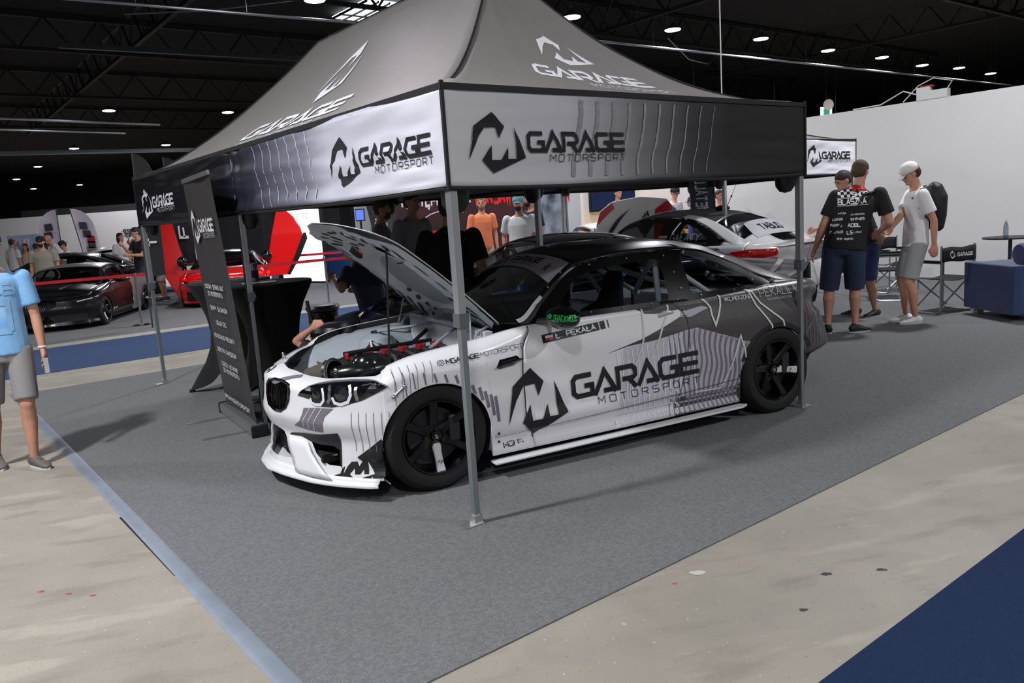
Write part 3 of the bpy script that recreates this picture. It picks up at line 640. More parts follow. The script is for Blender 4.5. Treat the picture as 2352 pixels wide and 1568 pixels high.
# ==== end of plain maths
CARL = Vector((-.91, 5.25, 0)); 
CT = .47095452; DV = Vector((cos(CT), sin(CT), 0)); NV = Vector((sin(CT), -cos(CT), 0))
CARM = Matrix((-DV, NV, Vector((0, 0, 1)))).transposed().to_4x4(); CARM.translation = CARL
def CW(X, Y, Z): return CARM @ Vector((X, Y, Z))
car = thing('race_coupe', 'white and dark grey race coupe with raised hood and black wheels under the tent', 'car', M=CARM)
WRAP = mat('wrap_white', (226, 225, 228), .30, coat=.25); WRAPG = mat('wrap_grey', (72, 69, 69), .36, coat=.12); WRAPD = mat('wrap_dark', (30, 30, 33), .42, coat=.12)
STP = mat('wrap_stripe', (118, 112, 124), .35, coat=.2); SIL = mat('wrap_line', (206, 208, 204), .35); LIL = mat('wrap_lilac', (176, 172, 184), .32, coat=.2); GLOSS = mat('gloss_black', (8, 8, 9), .12, coat=.6)
INN = mat('inner_dark', (9, 9, 10), .8); TRIM = mat('satin_black', (16, 16, 17), .45); STEEL = mat('bright_metal', (200, 200, 200), .22, 1)
def frange(a, b, n): return [a+(b-a)*i/n for i in range(n+1)]
DSEAM = [(.14, .05), (.22, .042), (.334, -.003), (.632, -.002), (.762, .016), (.868, .08), (.95, .10)]
RSEAM = [(.14, -.10), (.276, -.068), (.414, .0), (.649, .045), (.80, .055), (.87, .0), (.904, -.02), (.95, -.05)]
BSEAM = [(.14, 0), (.40, -.14), (.56, -.14), (.66, -.05), (.73, .01), (.95, .05)]
S_D, S_R, S_B, S_F = 1.965, 3.205, 4.467, 1.062
def side_panel(name, ss, m, seams, sign=1, nv=26, off=0, solid=-.004, parent=None):
    rows = []
    for s in ss:
        zb, vt = zb_s(s)+.0005, vtop(s); ry, rz = rad_s(s); z1 = zt_s(s)-rz; row = []
        for j in range(nv+1):
            if j <= nv-8: v = lerp(zb, z1, j/(nv-8))
            else: v = lerp(z1, vt, (j-(nv-8))/8)
            q = s
            for s0, tb, g in seams: q += tab(tb, v)*max(0, 1-abs(s-s0)/.22)**1.5 + (g if abs(s-s0) < 1e-6 else 0)
            row.append(BS(q*sign, v, off))
        rows.append(row)
    return MB().grid(rows).build(name, m, parent or car, True, solid=solid, angle=50, recalc=True)
def arch_s(x): return sX(x)
def cols(a, b, step=.03):
    L_ = set(frange(a, b, max(2, int((b-a)/step))))
    for xc in (XF, XR):
        c = sX(xc)
        for k in range(41):
            q = c-RA*cos(pi*k/40)
            if a < q < b: L_.add(q)
        for e_ in (-.0008, .0008):
            for q in (c-RA+e_, c+RA+e_):
                if a < q < b: L_.add(q)
    return sorted(L_)
for sg in (1, -1):
    side_panel('front_fender', cols(S_F, S_D), WRAP, ((S_D, DSEAM, -.0015),), sg)
    d_ = side_panel('door', cols(S_D, S_R), WRAP, ((S_D, DSEAM, .0015), (S_R, RSEAM, -.0015)), sg)
    if sg > 0: DOOR = d_
    side_panel('rear_quarter', cols(S_R, S_B), WRAPG, ((S_R, RSEAM, .0015), (S_B, BSEAM, -.002)), sg)
side_panel('rear_bumper', [s for s in frange(S_B, S_END, 40)], WRAPG, ((S_B, BSEAM, .002),), 1)
side_panel('rear_bumper', [s for s in frange(S_B, S_END, 40)], WRAPG, ((S_B, BSEAM, .002),), -1)
# inner shell closes the seams and the intakes
rows = []
for s in frange(-S_END, S_END, 260):
    a = abs(s); zb = zb_s(a); row = []
    for j in range(9): row.append(BS(s, lerp(max(.16, zb+.004), zt_s(a)-.05, j/8), -.03 if a > .9 else -.09))
    rows.append(row)
MB().grid(rows).build('inner_shell', INN, car, recalc=False)
# front bumper with real openings, both sides in one skin
def nose_outline():
    top = [(s, vtop(s)) for s in frange(-S_F, S_F, 60)]; SE = 1.022
    xs_ = lambda q: next((s for s in frange(.9, 1.3, 400) if plan(s)[0] <= q), 1.0)
    arc = [(xs_(XF+RA*cos(a)), ZC+RA*sin(a)) for a in frange(.50, 0.0, 10)]; arc = [(S_F, zb_s(S_F))]+[(s, v) for s, v in arc if s < S_F-.003]+[(SE, .25), (SE, .19)]
    bot = [(s, .128) for s in frange(SE, -SE, 50)]
    side = [(S_F, v) for v in (.7, .66)]
    return top + side + arc + bot + [(-x, v) for x, v in (side+arc)[::-1]]
KID = [(.055, .63), (.10, .668), (.165, .684), (.26, .68), (.325, .665), (.345, .62), (.335, .565), (.30, .515), (.24, .487), (.165, .485), (.10, .51), (.06, .57)]
INT_C = [(0, .375), (.12, .37), (.19, .345), (.225, .29), (.27, .235), (.295, .195), (.2, .182), (0, .18)]
SIDEH = [(.50, .325), (.60, .318), (.70, .32), (.742, .30), (.748, .205), (.66, .205), (.60, .225), (.545, .262)]
mir = lambda L_: [(-x, y) for x, y in L_][::-1]
holes = [KID, mir(KID), [(x, y) for x, y in INT_C]+[(-x, y) for x, y in INT_C[::-1]][1:-1], SIDEH, mir(SIDEH)]
tr = cdt([nose_outline()]+holes, .020)
mb = MB()
for t_ in tr: mb.add([BS(*p) for p in t_], [(0, 1, 2)])
NB = mb.build('front_bumper', WRAP, car, True, weld=.0002, angle=60)
fs = lambda o_: (lambda s, v: BS(s, v, o_))
for K in (KID, mir(KID)):
    k = decal('kidney_grille', tri_poly([K]), INN, fs(-.035), car, .05)
    mb = MB(); mb.tube([BS(x, y, .002) for x, y in K+K[:2]], .0095, 6); mb.build('grille_ring', GLOSS, k, True)
    xs = [x for x, y in K]; mb = MB()
    for q in range(8):
        x = lerp(min(xs)+.03, max(xs)-.03, q/7); yy = [(.49, .67)][0]; mb.tube([BS(x, .495+abs(q-3.5)*.006, -.012), BS(x, .58, -.006), BS(x, .67-abs(q-3.5)*.004, -.014)], .0065, 4)
    mb.build('grille_slats', GLOSS, k)
# intake innards
mb = MB(); 
for v in (.2, .235, .27, .305): mb.tube([BS(s, v, -.06) for s in frange(-.27, .27, 10)], .004, 4)
mb.build('intake_mesh', TRIM, car)
MB().box((.60, -.12, .325), (.03, .10, .055)).box((.615, -.05, .33), (.02, .03, .03)).build('tow_strap', mat('red_strap', (190, 30, 22), .5), car, bevel=.006)
MB().box((.55, 0, .34), (.05, 1.0, .06)).build('crash_bar', mat('bar_black', (18, 18, 20), .4), car, bevel=.01)
MB().box((.50, 0, .44), (.04, .8, .30)).build('radiator', mat('radiator_dark', (30, 30, 32), .6, .5), car)
MB().tube([BS(.56, .235, -.03), BS(.62, .245, -.03), BS(.70, .262, -.03)], .006, 5).build('intake_blade', STEEL, car)
# splitter
def spl(y):
    for a, b in zip(PL, PL[1:]):
        if a[1] <= abs(y) <= b[1]: t_ = (abs(y)-a[1])/(b[1]-a[1]+1e-9); return lerp(a[0], b[0], t_)
    return .25
o_pts = []
for s in frange(-1.02, 1.02, 60):
    X, Y = plan(s); nx, ny = pnorm(s); e_ = .062+.012*sin(min(1, abs(s)/.5)*pi); o_pts.append((X+nx*e_, (Y+ny*e_*.35)*(1 if s >= 0 else -1)))
o_pts = o_pts+[(.27, -.90), (.27, .90)]
MB().prism(o_pts, .098, .116).build('splitter', WRAP, car, bevel=.005)
rows = []
for s in frange(-1.01, 1.01, 60):
    X, Y = plan(s); nx, ny = pnorm(s); sg = 1 if s >= 0 else -1
    rows.append([(X+nx*e_, (Y+ny*e_*.4)*sg, z) for e_, z in ((.012, .15), (.02, .128), (.04, .120), (.05, .1165))])
MB().grid(rows).build('splitter_fillet', WRAP, car, True, solid=-.003)
for sg in (1, -1):
    MB().prism([(-.37, .885), (-.37, .965), (-2.33, .965), (-2.40, .93), (-2.36, .885)], .098, .112, lambda x, y, h: (x, y*sg, h+.012*(-x-.4)/2)).build('side_skirt', WRAP, car, bevel=.004)
# crease strip low on the bumper: raised wing between centre and side intakes
for sg in (1, -1):
    mb = MB(); mb.grid([[BS(sg*lerp(a, b, k/6), v, o_) for k in range(7)] for v, a, b, o_ in ((.328, .235, .47, .003), (.312, .25, .485, .018), (.27, .275, .52, .026), (.21, .32, .59, .028), (.165, .36, .65, .034), (.132, .38, .70, .03))])
    mb.build('bumper_wing', WRAP, car, True, solid=-.012)
# headlights
HL = [(.438, .601), (.475, .64), (.518, .676), (.599, .716), (.70, .738), (.816, .748), (.93, .748), (1.01, .735), (1.06, .705), (1.10, .672), (1.018, .636), (.934, .6), (.823, .572), (.74, .558), (.665, .556), (.60, .572), (.56, .592), (.50, .598)]
for sg in (1, -1):
    P = [(sg*x, y) for x, y in HL]
    if sg < 0: P = P[::-1]
    h = decal('headlight', cdt([P], .03), mat('lamp_dark', (14, 15, 18), .08, coat=1), fs(.003), car, .04)
    g = lambda L_: [(sg*x, y) for x, y in L_]
    decal('light_ring', stroke(g([(.57, .60), (.585, .574), (.615, .566), (.655, .568), (.678, .592), (.675, .64), (.655, .675)]), .016)+stroke(g([(.742, .615), (.76, .584), (.80, .576), (.85, .592), (.868, .63), (.862, .675), (.845, .705)]), .018), mat('drl_white', (205, 210, 215), .3, emit=(200, 205, 215), es=.12), fs(.006), h, .04)
    decal('lamp_reflector', stroke(g([(.705, .58), (.722, .60), (.72, .66), (.70, .70)]), .022)+stroke(g([(.91, .60), (.90, .64), (.895, .69)]), .02)+stroke(g([(.93, .70), (.985, .712), (1.03, .70)]), .01)+stroke(g([(.60, .705), (.70, .725), (.82, .738), (.95, .737)]), .010), mat('reflector', (190, 192, 200), .15, .9), fs(.005), h, .04)
    for cx_, cy_, rr in ((.62, .62, .034), (.80, .645, .046)):
        mb = MB()
        c_ = Vector(BS(sg*cx_, cy_, .0)); nrm = (Vector(BS(sg*cx_, cy_, .02))-c_).normalized(); M_ = nrm.to_track_quat('Z', 'Y').to_matrix(); mb.lathe([(.001, .010), (rr*.6, .007), (rr, .001)], c_, 20, M_)
        mb.build('projector_lens', mat('lens_dark', (22, 26, 34), .03, coat=1), h, True)
    MB().tube([BS(sg*x, y, .004) for x, y in HL[2:10]], .004, 5).build('chrome_lip', mat('lip_silver', (190, 188, 200), .2, .8), h, True)
# bonnet catches on the near fender and the nose
MB().tube([BS(1.122, .612, .012), BS(1.19, .662, .012)], .010, 8).build('bonnet_catch', STEEL, car, True)
MB().ell(BS(1.122, .612, .014), (.014,)*3).ell(BS(1.19, .662, .014), (.015,)*3).build('catch_pin', STEEL, car, True)
# roundel and marks on the nose
em = decal('roundel', tri_poly([[(.0+.038*cos(k*pi/12), .0+.038*sin(k*pi/12)) for k in range(24)]]), mat('roundel_black', (24, 24, 30), .3), lambda x, y: BS(x, vtop(0)-.075+y, .003), car, .02)
decal('roundel_mark', tri_poly([[(0, 0), (.024, 0), (.017, .017), (0, .024)]])+tri_poly([[(0, 0), (-.024, 0), (-.017, -.017), (0, -.024)]])+stroke([(.031*cos(k*pi/12), .031*sin(k*pi/12)) for k in range(24)], .004, True), mat('mark_white', (225, 225, 230), .3), lambda x, y: BS(x, vtop(0)-.075+y, .0045), em, .02)
decal('nose_wedge', tri_poly([[(.13, -.135), (.33, -.02), (.36, -.05), (.17, -.150)]]), STP, lambda x, y: BS(x, vtop(.2)+y, .002), car, .03)
# ---------------------------------------------------------------- cabin: one skin of rows across the car
EDGE = [(-.42, 0, .900), (-.455, .25, .900), (-.50, .42, .897), (-.58, .56, .893), (-.66, .64, .890), (-.735, .685, .886), (-.90, .655, 1.00), (-1.05, .61, 1.105), (-1.15, .585, 1.17), (-1.24, .565, 1.213), (-1.35, .575, 1.235), (-1.5, .585, 1.252), (-1.75, .59, 1.265), (-2.0, .59, 1.262), (-2.26, .595, 1.232), (-2.45, .61, 1.165), (-2.6, .64, 1.095), (-2.75, .68, 1.015), (-2.9, .735, .955), (-3.0, .765, .935), (-3.09, .75, .928), (-3.15, .69, .926), (-3.20, .56, .928), (-3.235, .32, .932), (-3.25, 0, .935)]
CEN = [(-.42, .900), (-.58, .975), (-.735, 1.052), (-.9, 1.13), (-1.05, 1.20), (-1.15, 1.243), (-1.24, 1.279), (-1.35, 1.309), (-1.5, 1.33), (-1.62, 1.338), (-1.8, 1.338), (-2.0, 1.329), (-2.26, 1.308), (-2.5, 1.272), (-2.74, 1.212), (-2.93, 1.125), (-3.08, 1.03), (-3.18, .972), (-3.25, .935)]
TEY = [(-x, y) for x, y, z in EDGE]; TEZ = [(-x, z) for x, y, z in EDGE]; TC = [(-x, z) for x, z in CEN]
def CS(X, t, off=0):
    """t in -1..1 across"""
    ye, ze, zc = tab(TEY, -X), tab(TEZ, -X), tab(TC, -X); a = abs(t); y = ye*t; z = zc-(zc-ze)*a**(2.4 if X < -1 else 2.2); 
    # bow the screen forward at the centre
    bow = .0
    return Vector((X+bow, y, z+off))
def cab(name, xs, t0, t1, m, nt=20, off=0, solid=-.004, parent=None, ang=60):
    return MB().grid([[CS(x, lerp(t0, t1, j/nt), off) for j in range(nt+1)] for x in xs]).build(name, m, parent or car, True, solid=solid, angle=ang)
XW = frange(-.421, -1.235, 24)
WSG = glass_mat('screen_glass', (176, 190, 184), .24)
cab('windscreen', XW, -.93, .93, WSG, 24, -.002, 0)
for sg in (1, -1): cab('windscreen_pillar', frange(-.60, -1.26, 18), sg*.925, sg*1.0, TRIM, 3)
roof = cab('roof', frange(-1.235, -2.56, 30), -1, 1, mat('roof_black', (24, 23, 24), .30, coat=.2), 28)
RG = mat('roof_grey', (84, 81, 80), .34, coat=.15)
cab('rear_window', frange(-2.565, -3.17, 16), -.80, .80, glass_mat('rear_dark', (190, 196, 198), .12), 20, -.003, 0)
for sg in (1, -1): cab('rear_pillar', frange(-2.10, -3.10, 28), sg*.795, sg*1.0, RG, 6, .002)
for sg in (1, -1): cab('rear_pillar_foot', frange(-3.0, -3.245, 10), sg*.3, sg*1.0, RG, 8, .001)
# banner strip at the top of the screen
BANX = [(-1.0, -1.045), (0, -1.075), (1, -1.045)]
def ban(x, y, off=.004):
    """x -1..1 across, y 0..1 up"""
    X = lerp(tab(BANX, x)+.02, -1.222, y); return CS(X, x*.93, off)
bn = MB().grid([[ban(lerp(-1, 1, i/24), j/6) for i in range(25)] for j in range(7)]).build('screen_banner', mat('banner_grey', (190, 186, 192), .5), car, True)
decal('banner_star', tri_poly([[(.74+.07*(1 if k % 2 else .45)*cos(k*pi/5), .42+.30*(1 if k % 2 else .45)*sin(k*pi/5)) for k in range(10)]]), mat('star_olive', (110, 108, 62), .6), lambda x, y: ban(x, y, .006), bn, .05)
tr, w_ = word_garage(.2); decal('banner_lettering', xf(tr, sx=.80/w_, sy=.36, dx=-.28, dy=.42)+xf(logo_m(), .40, .75, -.68, .14), PRT, lambda x, y: ban(x, y, .006), bn, .05)
tt, tw = text('MOTORSPORT', .12, 1.5, .95); decal('banner_lettering', xf(tt, sx=.62/tw, sy=.12, dx=-.12, dy=.2), PRT, lambda x, y: ban(x, y, .006), bn, .05)
# belt-to-rail side frames with cut-out windows: local (X, z) plane, ruled between belt and rail
def SD(X, z, off=0):
    zb_, yb_ = BS(sX(X), vtop(sX(X)))[2], BS(sX(X), vtop(sX(X)))[1]
    ye, ze = tab(TEY, -X), tab(TEZ, -X)
    k = (z-zb_)/max(.02, ze-zb_) if ze > zb_+.02 else 0
    k = max(-.2, min(1.0, k)); return Vector((X, lerp(yb_-.004, ye+.003, k)+.012*sin(pi*max(0, k))+off, z))
rail_ = [(X, tab(TEZ, -X)-.001) for X in (-.735, -.82, -.90, -1.05, -1.15, -1.24, -1.35, -1.5, -1.75, -2.0, -2.15, -2.26, -2.38, -2.50, -2.6, -2.68)]
belt_ = [(X, BS(sX(X), vtop(sX(X)))[2]-.002) for X in (-2.76, -2.7, -2.6, -2.45, -2.3, -2.0, -1.75, -1.5, -1.25, -1.0, -.85, -.72)]
outl = [(x, z-.012) for x, z in rail_] + [(-2.75, .985), (-2.785, .955)] + belt_
W1 = [(-.945, .925), (-1.03, 1.0), (-1.18, 1.118), (-1.28, 1.152), (-1.40, 1.172), (-1.55, 1.186), (-1.80, 1.20), (-1.855, 1.195), (-1.875, 1.18), (-1.84, .94), (-1.825, .925)]
W2 = [(-2.035, .948), (-2.065, 1.205), (-2.12, 1.203), (-2.25, 1.175), (-2.38, 1.128), (-2.49, 1.07), (-2.58, 1.01), (-2.615, .965), (-2.61, .95)]
FRM = mat('frame_black', (9, 9, 10), .22, coat=.3); SGL = glass_mat('side_glass', (232, 238, 240), .07)
for sg in (1, -1):
    fn = lambda x, z: (lambda p: (p.x, p.y*sg, p.z))(SD(x, z))
    tr = cdt([outl, W1, W2], .035); mb = MB()
    for t_ in tr: mb.add([fn(*p) for p in t_], [(0, 1, 2)])
    fr_ = mb.build('side_window_frame', FRM, car, True, weld=.0002, angle=70)
    for W_ in (W1, W2): decal('side_window', tri_poly([W_]), SGL, lambda x, z: (lambda p: (p.x, (p.y-.002)*sg, p.z))(SD(x, z)), car, .2)
    mb = MB()
    for (x, z) in ((-.87, .99), (-.98, 1.09), (-1.1, 1.175), (-1.33, 1.205), (-1.62, 1.222), (-1.93, 1.215), (-1.955, 1.10), (-1.96, .99), (-1.2, .915), (-1.45, .912), (-1.68, .914), (-1.90, .922), (-2.1, .928), (-2.4, .938), (-2.62, .985)):
        p = SD(x, z); mb.ell((p.x, (p.y+.008)*sg, p.z), (.007, .004, .007), 8, 4)
    mb.build('window_rivets', mat('rivet', (170, 170, 160), .3, .8), fr_)
# mirrors
for sg in (1, -1):
    mr_ = MB(); mr_.ell((-.86, 1.01*sg, .935), (.085, .150, .072), 24, 14).build('door_mirror', GLOSS, car, True)
    MB().tube([(-.80, .82*sg, .905), (-.84, .93*sg, .93)], .03, 8, sq=.5).build('mirror_arm', GLOSS, car, True)
    MB().box((-.86, 0, 0), (.001, .001, .001))
# mirror lettering wraps the shell
def mirr(x, z):
    """front shell of the near mirror: x runs outwards, z up"""
    a = lerp(-.75, 1.85, x); q = asin(max(-1, min(1, z*.062/.064))); return Vector((-.86+.087*cos(a)*cos(q), 1.01+.153*sin(a)*cos(q), .935+.074*sin(q)))
GR = mat('green_print', (40, 190, 90), .5, emit=(30, 170, 80), es=.05)
tr, w_ = text('TRACKWOOD', .2, 1.12, .62)
decal('mirror_lettering', xf(tr, .56/w_, .46, .36, -.08), GR, mirr, car, .04)
sk_ = tri_poly([[(.12*cos(k*pi/8)+.2, .12*sin(k*pi/8)*2.2+.2) for k in range(16)]]) + stroke([(.08, -.45), (.32, -.15)], .04)+stroke([(.08, -.15), (.32, -.45)], .04)+tri_poly([[(.14, -.08), (.26, -.08), (.26, .1), (.14, .1)]])
decal('mirror_skull', xf(sk_, .62, .8, .13, .10), GR, mirr, car, .05)
# boot lid between the rear pillars' feet and the tail, with ducktail wing
rows = []
for i in range(14):
    k = i/13; X = lerp(-3.08, -3.43, k); ye = tab([(3.08, .78), (3.2, .73), (3.3, .65), (3.38, .58), (3.43, .52)], -X); z = lerp(.932, .915, k)
    rows.append([(X-.06*(1-t_*t_)*k, ye*t_, z+.015*(1-t_*t_)) for t_ in [lerp(-1, 1, j/24) for j in range(25)]])
MB().grid(rows).build('boot_lid', RG, car, True, solid=-.01)
def bootfill():
    # shoulders from the quarter's top edge in to the boot lid
    for sg in (1, -1):
        rows = []
        for i in range(31):
            s = lerp(sX(-2.80), S_END*.992, i/30); p = Vector(BS(s*sg, vtop(s))); k = i/30
            X = p.x; ye = min(abs(p.y)-.015, tab([(2.78, .70), (2.9, .735), (3.0, .765), (3.08, .77), (3.2, .72), (3.3, .64), (3.38, .57), (3.45, .45), (3.5, .01)], -X)); 
            q = Vector((max(X, -3.47), ye*sg, tab([(2.78, .985), (2.9, .957), (3.0, .945), (3.08, .936), (3.45, .915)], -X))); rows.append([p.lerp(q, j/5)+Vector((0, 0, .006*sin(pi*j/5))) for j in range(6)])
        MB().grid(rows).build('shoulder_panel', RG, car, True, solid=-.005, angle=70)
bootfill()
rows = []
for j in range(41):
    t_ = lerp(-1, 1, j/40); y = .60*t_; q = -.05*(1-t_*t_); e_ = 1-.10*abs(t_)**10
    rows.append([(x+q, y, .938+(z-.938)*e_) for x, z in ((-3.17, .93), (-3.25, .940), (-3.31, .965), (-3.355, 1.01), (-3.39, 1.058), (-3.405, 1.056), (-3.41, 1.0), (-3.41, .91))])
sp_ = MB().grid(rows).build('ducktail_wing', mat('wing_grey', (104, 101, 103), .35, coat=.1), car, True, solid=-.004, angle=70)
for t0 in (.35, .80):
    mb = MB(); mb.grid([[(x-.05*(1-t_*t_)+.003, .6*t_, z+.003) for t_ in (t0+.02*k, t0+.02*k+.11)] for k, (x, z) in enumerate(((-3.25, .940), (-3.31, .965), (-3.355, 1.01), (-3.388, 1.054)))]); mb.build('wing_stripe', LIL, sp_)
MB().tube([SD(-2.70, .93, .01), (-2.93, .72, 1.02)], .002, 5).build('roof_strap', mat('strap_grey', (120, 120, 120), .4, .6), car)
for sg in (1, -1):
    tl = MB().grid([[BS(sg*lerp(4.53, 4.80, i/8), lerp(.66, .80, j/5)-.02*i/8*0, .004) for j in range(6)] for i in range(9)]).build('tail_light', mat('tail_dark', (40, 12, 12), .15, coat=.6), car, True)
# ---------------------------------------------------------------- livery on the near side
n2 = fs(.0022); n3 = fs(.0038); n4 = fs(.0068); n5 = fs(.0054)
def dl(name, tr, m, fn=None, mx=.026): return decal(name, tr, m, fn or n2, car, mx, keep=lambda s, v: v > zb_s(s)+.008)
dl('dark_band', cdt([[(2.581, .643), (2.75, .67), (2.959, .681), (3.14, .703), (3.27, .722), (3.27, .83), (3.083, .766), (2.871, .704)]], .022), WRAPG)
BELT = lambda s: vtop(s)-.004
dl('dark_band', cdt([[(2.88, .895), (2.93, .862), (3.03, .850), (3.12, .856), (3.26, .86), (3.26, .915), (2.88, .915)]], .022), WRAPG)
# lower rear of the door and quarter: lilac base with darker bars
low = [(3.215, .716), (3.324, .724), (3.534, .65), (3.722, .581), (3.86, .552)]+[(sX(XR)-(RA+.004)*cos(a), ZC+(RA+.004)*sin(a)) for a in frange(.85, 0, 10)]+[(sX(XR)-RA-.004, .145), (3.215, .145)]
dl('lilac_panel', cdt([low], .022), LIL)
dl('lilac_panel', cdt([[(3.22, .80), (3.30, .80), (3.45, .845), (3.40, .862), (3.22, .84)]], .022), LIL)
def lowtop(s): return tab([(2.6, .64), (2.96, .68), (3.32, .722), (3.534, .648), (3.722, .58), (3.85, .55)], s)
bars = []
for k in range(17):
    s = 3.10+.042*k; w_ = lerp(.008, .024, k/16); top = lowtop(s)-.004
    bars += stroke([(s+.012*sin(q*.9+k*.2)-.04*(1-q/12), lerp(.145, top, q/12)) for q in range(13)], w_)
dl('livery_bars', bars, STP, n3)
thin = []
for k in range(13):
    s = 2.66+.043*k; top = lowtop(s)-.005
    thin += stroke([(s+.010*sin(q*.8+k*.3)-.03*(1-q/12), lerp(.17, top, q/12)) for q in range(13)], .006)
dl('livery_lines', thin, mat('wrap_pale_line', (238, 236, 240), .35), n3)
dl('lilac_fade', cdt([[(2.72, .66), (2.96, .679), (3.215, .712), (3.215, .145), (2.62, .145)]], .022), mat('wrap_lilac2', (196, 193, 202), .32, coat=.2), fs(.0012))
# fender arch bars
bars = []
for (s, v, l_) in ((1.145, .774, .17), (1.20, .752, .17), (1.256, .735, .13), (1.32, .72, .09), (1.385, .705, .06), (1.45, .69, .05), (1.517, .675, .05), (1.58, .64, .07), (1.62, .60, .06), (1.665, .58, .08), (1.70, .55, .10), (1.735, .525, .13), (1.765, .51, .16)):
    bars += stroke([(s-.01+.003*q, v-l_*q/5) for q in range(6)], lerp(.004, .020, min(1, (s-1.145)/.45)))
dl('arch_bars', bars, STP, n2, .02)
lines = []
for k in range(12):
    s = .86+.045*k; lines += stroke([(s+.012*q/6, lerp(.30, .80, q/6)) for q in range(7)], .0035)
dl('nose_lines', [t_ for t_ in refine(lines, .03) if all(not (p[0] < 1.11 and p[1] > .55) or p[1] < .55 for p in t_)], STP)
dl('nose_block', cdt([[(.50, .536), (.62, .548), (.746, .55), (.68, .50), (.661, .453), (.646, .403), (.50, .405), (.37, .412), (.45, .45), (.48, .49)]], .022), STP)
dl('nose_block_lines', stroke([(.56, .54), (.50, .47), (.48, .41)], .005)+stroke([(.61, .545), (.55, .47), (.53, .41)], .005)+stroke([(.66, .548), (.60, .47), (.58, .41)], .005), SIL, n3)
dl('nose_wedge', cdt([[(.255, .335), (.298, .352), (.45, .372), (.62, .385), (.757, .405), (.756, .2), (.749, .2), (.742, .30), (.70, .32), (.60, .318), (.50, .325), (.40, .345)]], .022), WRAPD, n3)
dl('corner_block', cdt([[(1.05, .39), (1.05, .132), (.66, .132), (.70, .150), (.745, .165), (.759, .196), (.863, .264), (.94, .315)]], .022), WRAPD, n2)
dl('corner_mark', xf(logo_m(), .24, .135, .77, .137), WRAP, n3, .03)
# big lettering
mk = mat('print_dark', (22, 21, 24), .5)
dl('door_mark', xf(logo_m(), .52, .417, 1.833, .222), mk, n4, .026)
tr, w_ = word_garage(.2); dl('door_lettering', xf(tr, 1.035/w_, .158, 2.297, .388, rot=.022), mk, n4, .026)
tt, tw = text('MOTORSPORT', .10, 1.75, .95); dl('door_lettering', xf(tt, .83/tw, .042, 2.492, .333, rot=.012), mk, n4, .026)
tr, w_ = text('MGARAGE', .2, 1.1, .8); tr2, w2 = text('MOTORSPORT', .08, 1.15, .85)
dl('fender_lettering', xf(tr, .215/w_, .030, 1.46, .752, rot=.02)+xf(tr2, .30/w2, .030, 1.685, .757, rot=.02)+xf(stroke([(0, .2), (0, .8), (.2, 1), (.8, 1), (1, .8), (1, .2), (.8, 0), (.2, 0)], .09, True)+stroke([(.5+.24*cos(q*pi/5), .5+.24*sin(q*pi/5)) for q in range(10)], .09, True), .04, .036, 1.405, .75), mat('print_navy', (34, 32, 52), .5), n3, .03)
dl('name_bar', tri_poly([[(2.128, .772), (2.128, .823), (2.552, .853), (2.556, .802)]])+tri_poly([[(2.566, .803), (2.562, .854), (2.60, .857), (2.604, .806)]])+tri_poly([[(2.625, .808), (2.621, .858), (2.629, .858), (2.633, .808)]]), mk, n3)
tr, w_ = text('Ł. PĘKAŁA', .22, 1.22, .9); dl('name_lettering', xf(tr, .30/w_, .030, 2.225, .790, rot=.07), mat('name_white', (225, 225, 225), .5), n4, .03)
dl('flag_white', tri_poly([[(2.150, .800), (2.150, .815), (2.205, .819), (2.205, .804)]]), mat('name_white'), n4); dl('flag_red', tri_poly([[(2.150, .785), (2.150, .800), (2.205, .804), (2.205, .789)]]), mat('flag_red', (200, 30, 45), .5), n4)
tr, w_ = text('MGH', .24, 1.25, .9); tr2, w2 = text('.PL', .2, 1.3, .7); dl('sill_lettering', xf(tr, .10/w_, .026, 1.805, .172, rot=.09)+xf(tr2, .035/w2, .02, 1.91, .182, rot=.09), mat('print_navy'), n3, .03)
# zig-zag light lines
def zz(pts, w_=.013): return stroke(pts, w_)
Z1 = [(2.911, .895), (2.906, .86), (2.901, .808), (2.885, .72), (2.857, .642), (2.80, .53), (2.765, .47), (2.735, .33)]
Z2 = [(3.129, .90), (3.115, .86), (3.10, .828), (3.05, .765), (3.031, .735), (2.97, .62), (2.914, .546)]
dl('zigzag_line', zz(Z1)+zz(Z2)+zz([(3.416, .908), (3.45, .872), (3.466, .846), (3.465, .787), (3.477, .724), (3.525, .796), (3.554, .852), (3.57, .93)], .014), SIL, n5, .025)
dl('zigzag_line', zz([(3.823, .955), (3.84, .90), (3.864, .819), (3.92, .735), (3.977, .660), (3.976, .62)], .014)+zz([(3.835, .96), (3.868, .90), (3.909, .829), (4.0, .75), (4.085, .685), (4.101, .63)], .014), SIL, n5, .025)
dl('zigzag_line', zz([(3.16, .20), (3.11, .24), (3.056, .289), (3.14, .394), (3.21, .50), (3.281, .606), (3.285, .45), (3.283, .281), (3.511, .275), (3.585, .39), (3.685, .626), (3.717, .529), (3.736, .40)], .012), SIL, n5, .025)
WT = mat('print_soft_white', (190, 190, 190), .5)
tr, w_ = text('PĘKALLA'.replace('Ę', 'E'), .10, 1.25, .85); dl('quarter_lettering', xf(tr, .36/w_, .055, 3.925, .868), WT, n4, .03)
tr, w_ = text('POLISHING EMOTIONS', .12, 1.3, .85); dl('quarter_lettering', xf(tr, .24/w_, .013, 3.985, .838), WT, n4, .03)
rays = []
for k in range(13): a = pi*k/12; rays += stroke([(4.09+.028*cos(a), .942+.016*sin(a)), (4.09+.055*cos(a), .942+.032*sin(a))], .004)
dl('quarter_sunburst', rays, WT, n4, .03)
tr, w_ = text('#KLIMEKZONE', .2, 1.2, .8); dl('quarter_lettering', xf(tr, .24/w_, .024, 3.597, .872), WT, n4, .03)
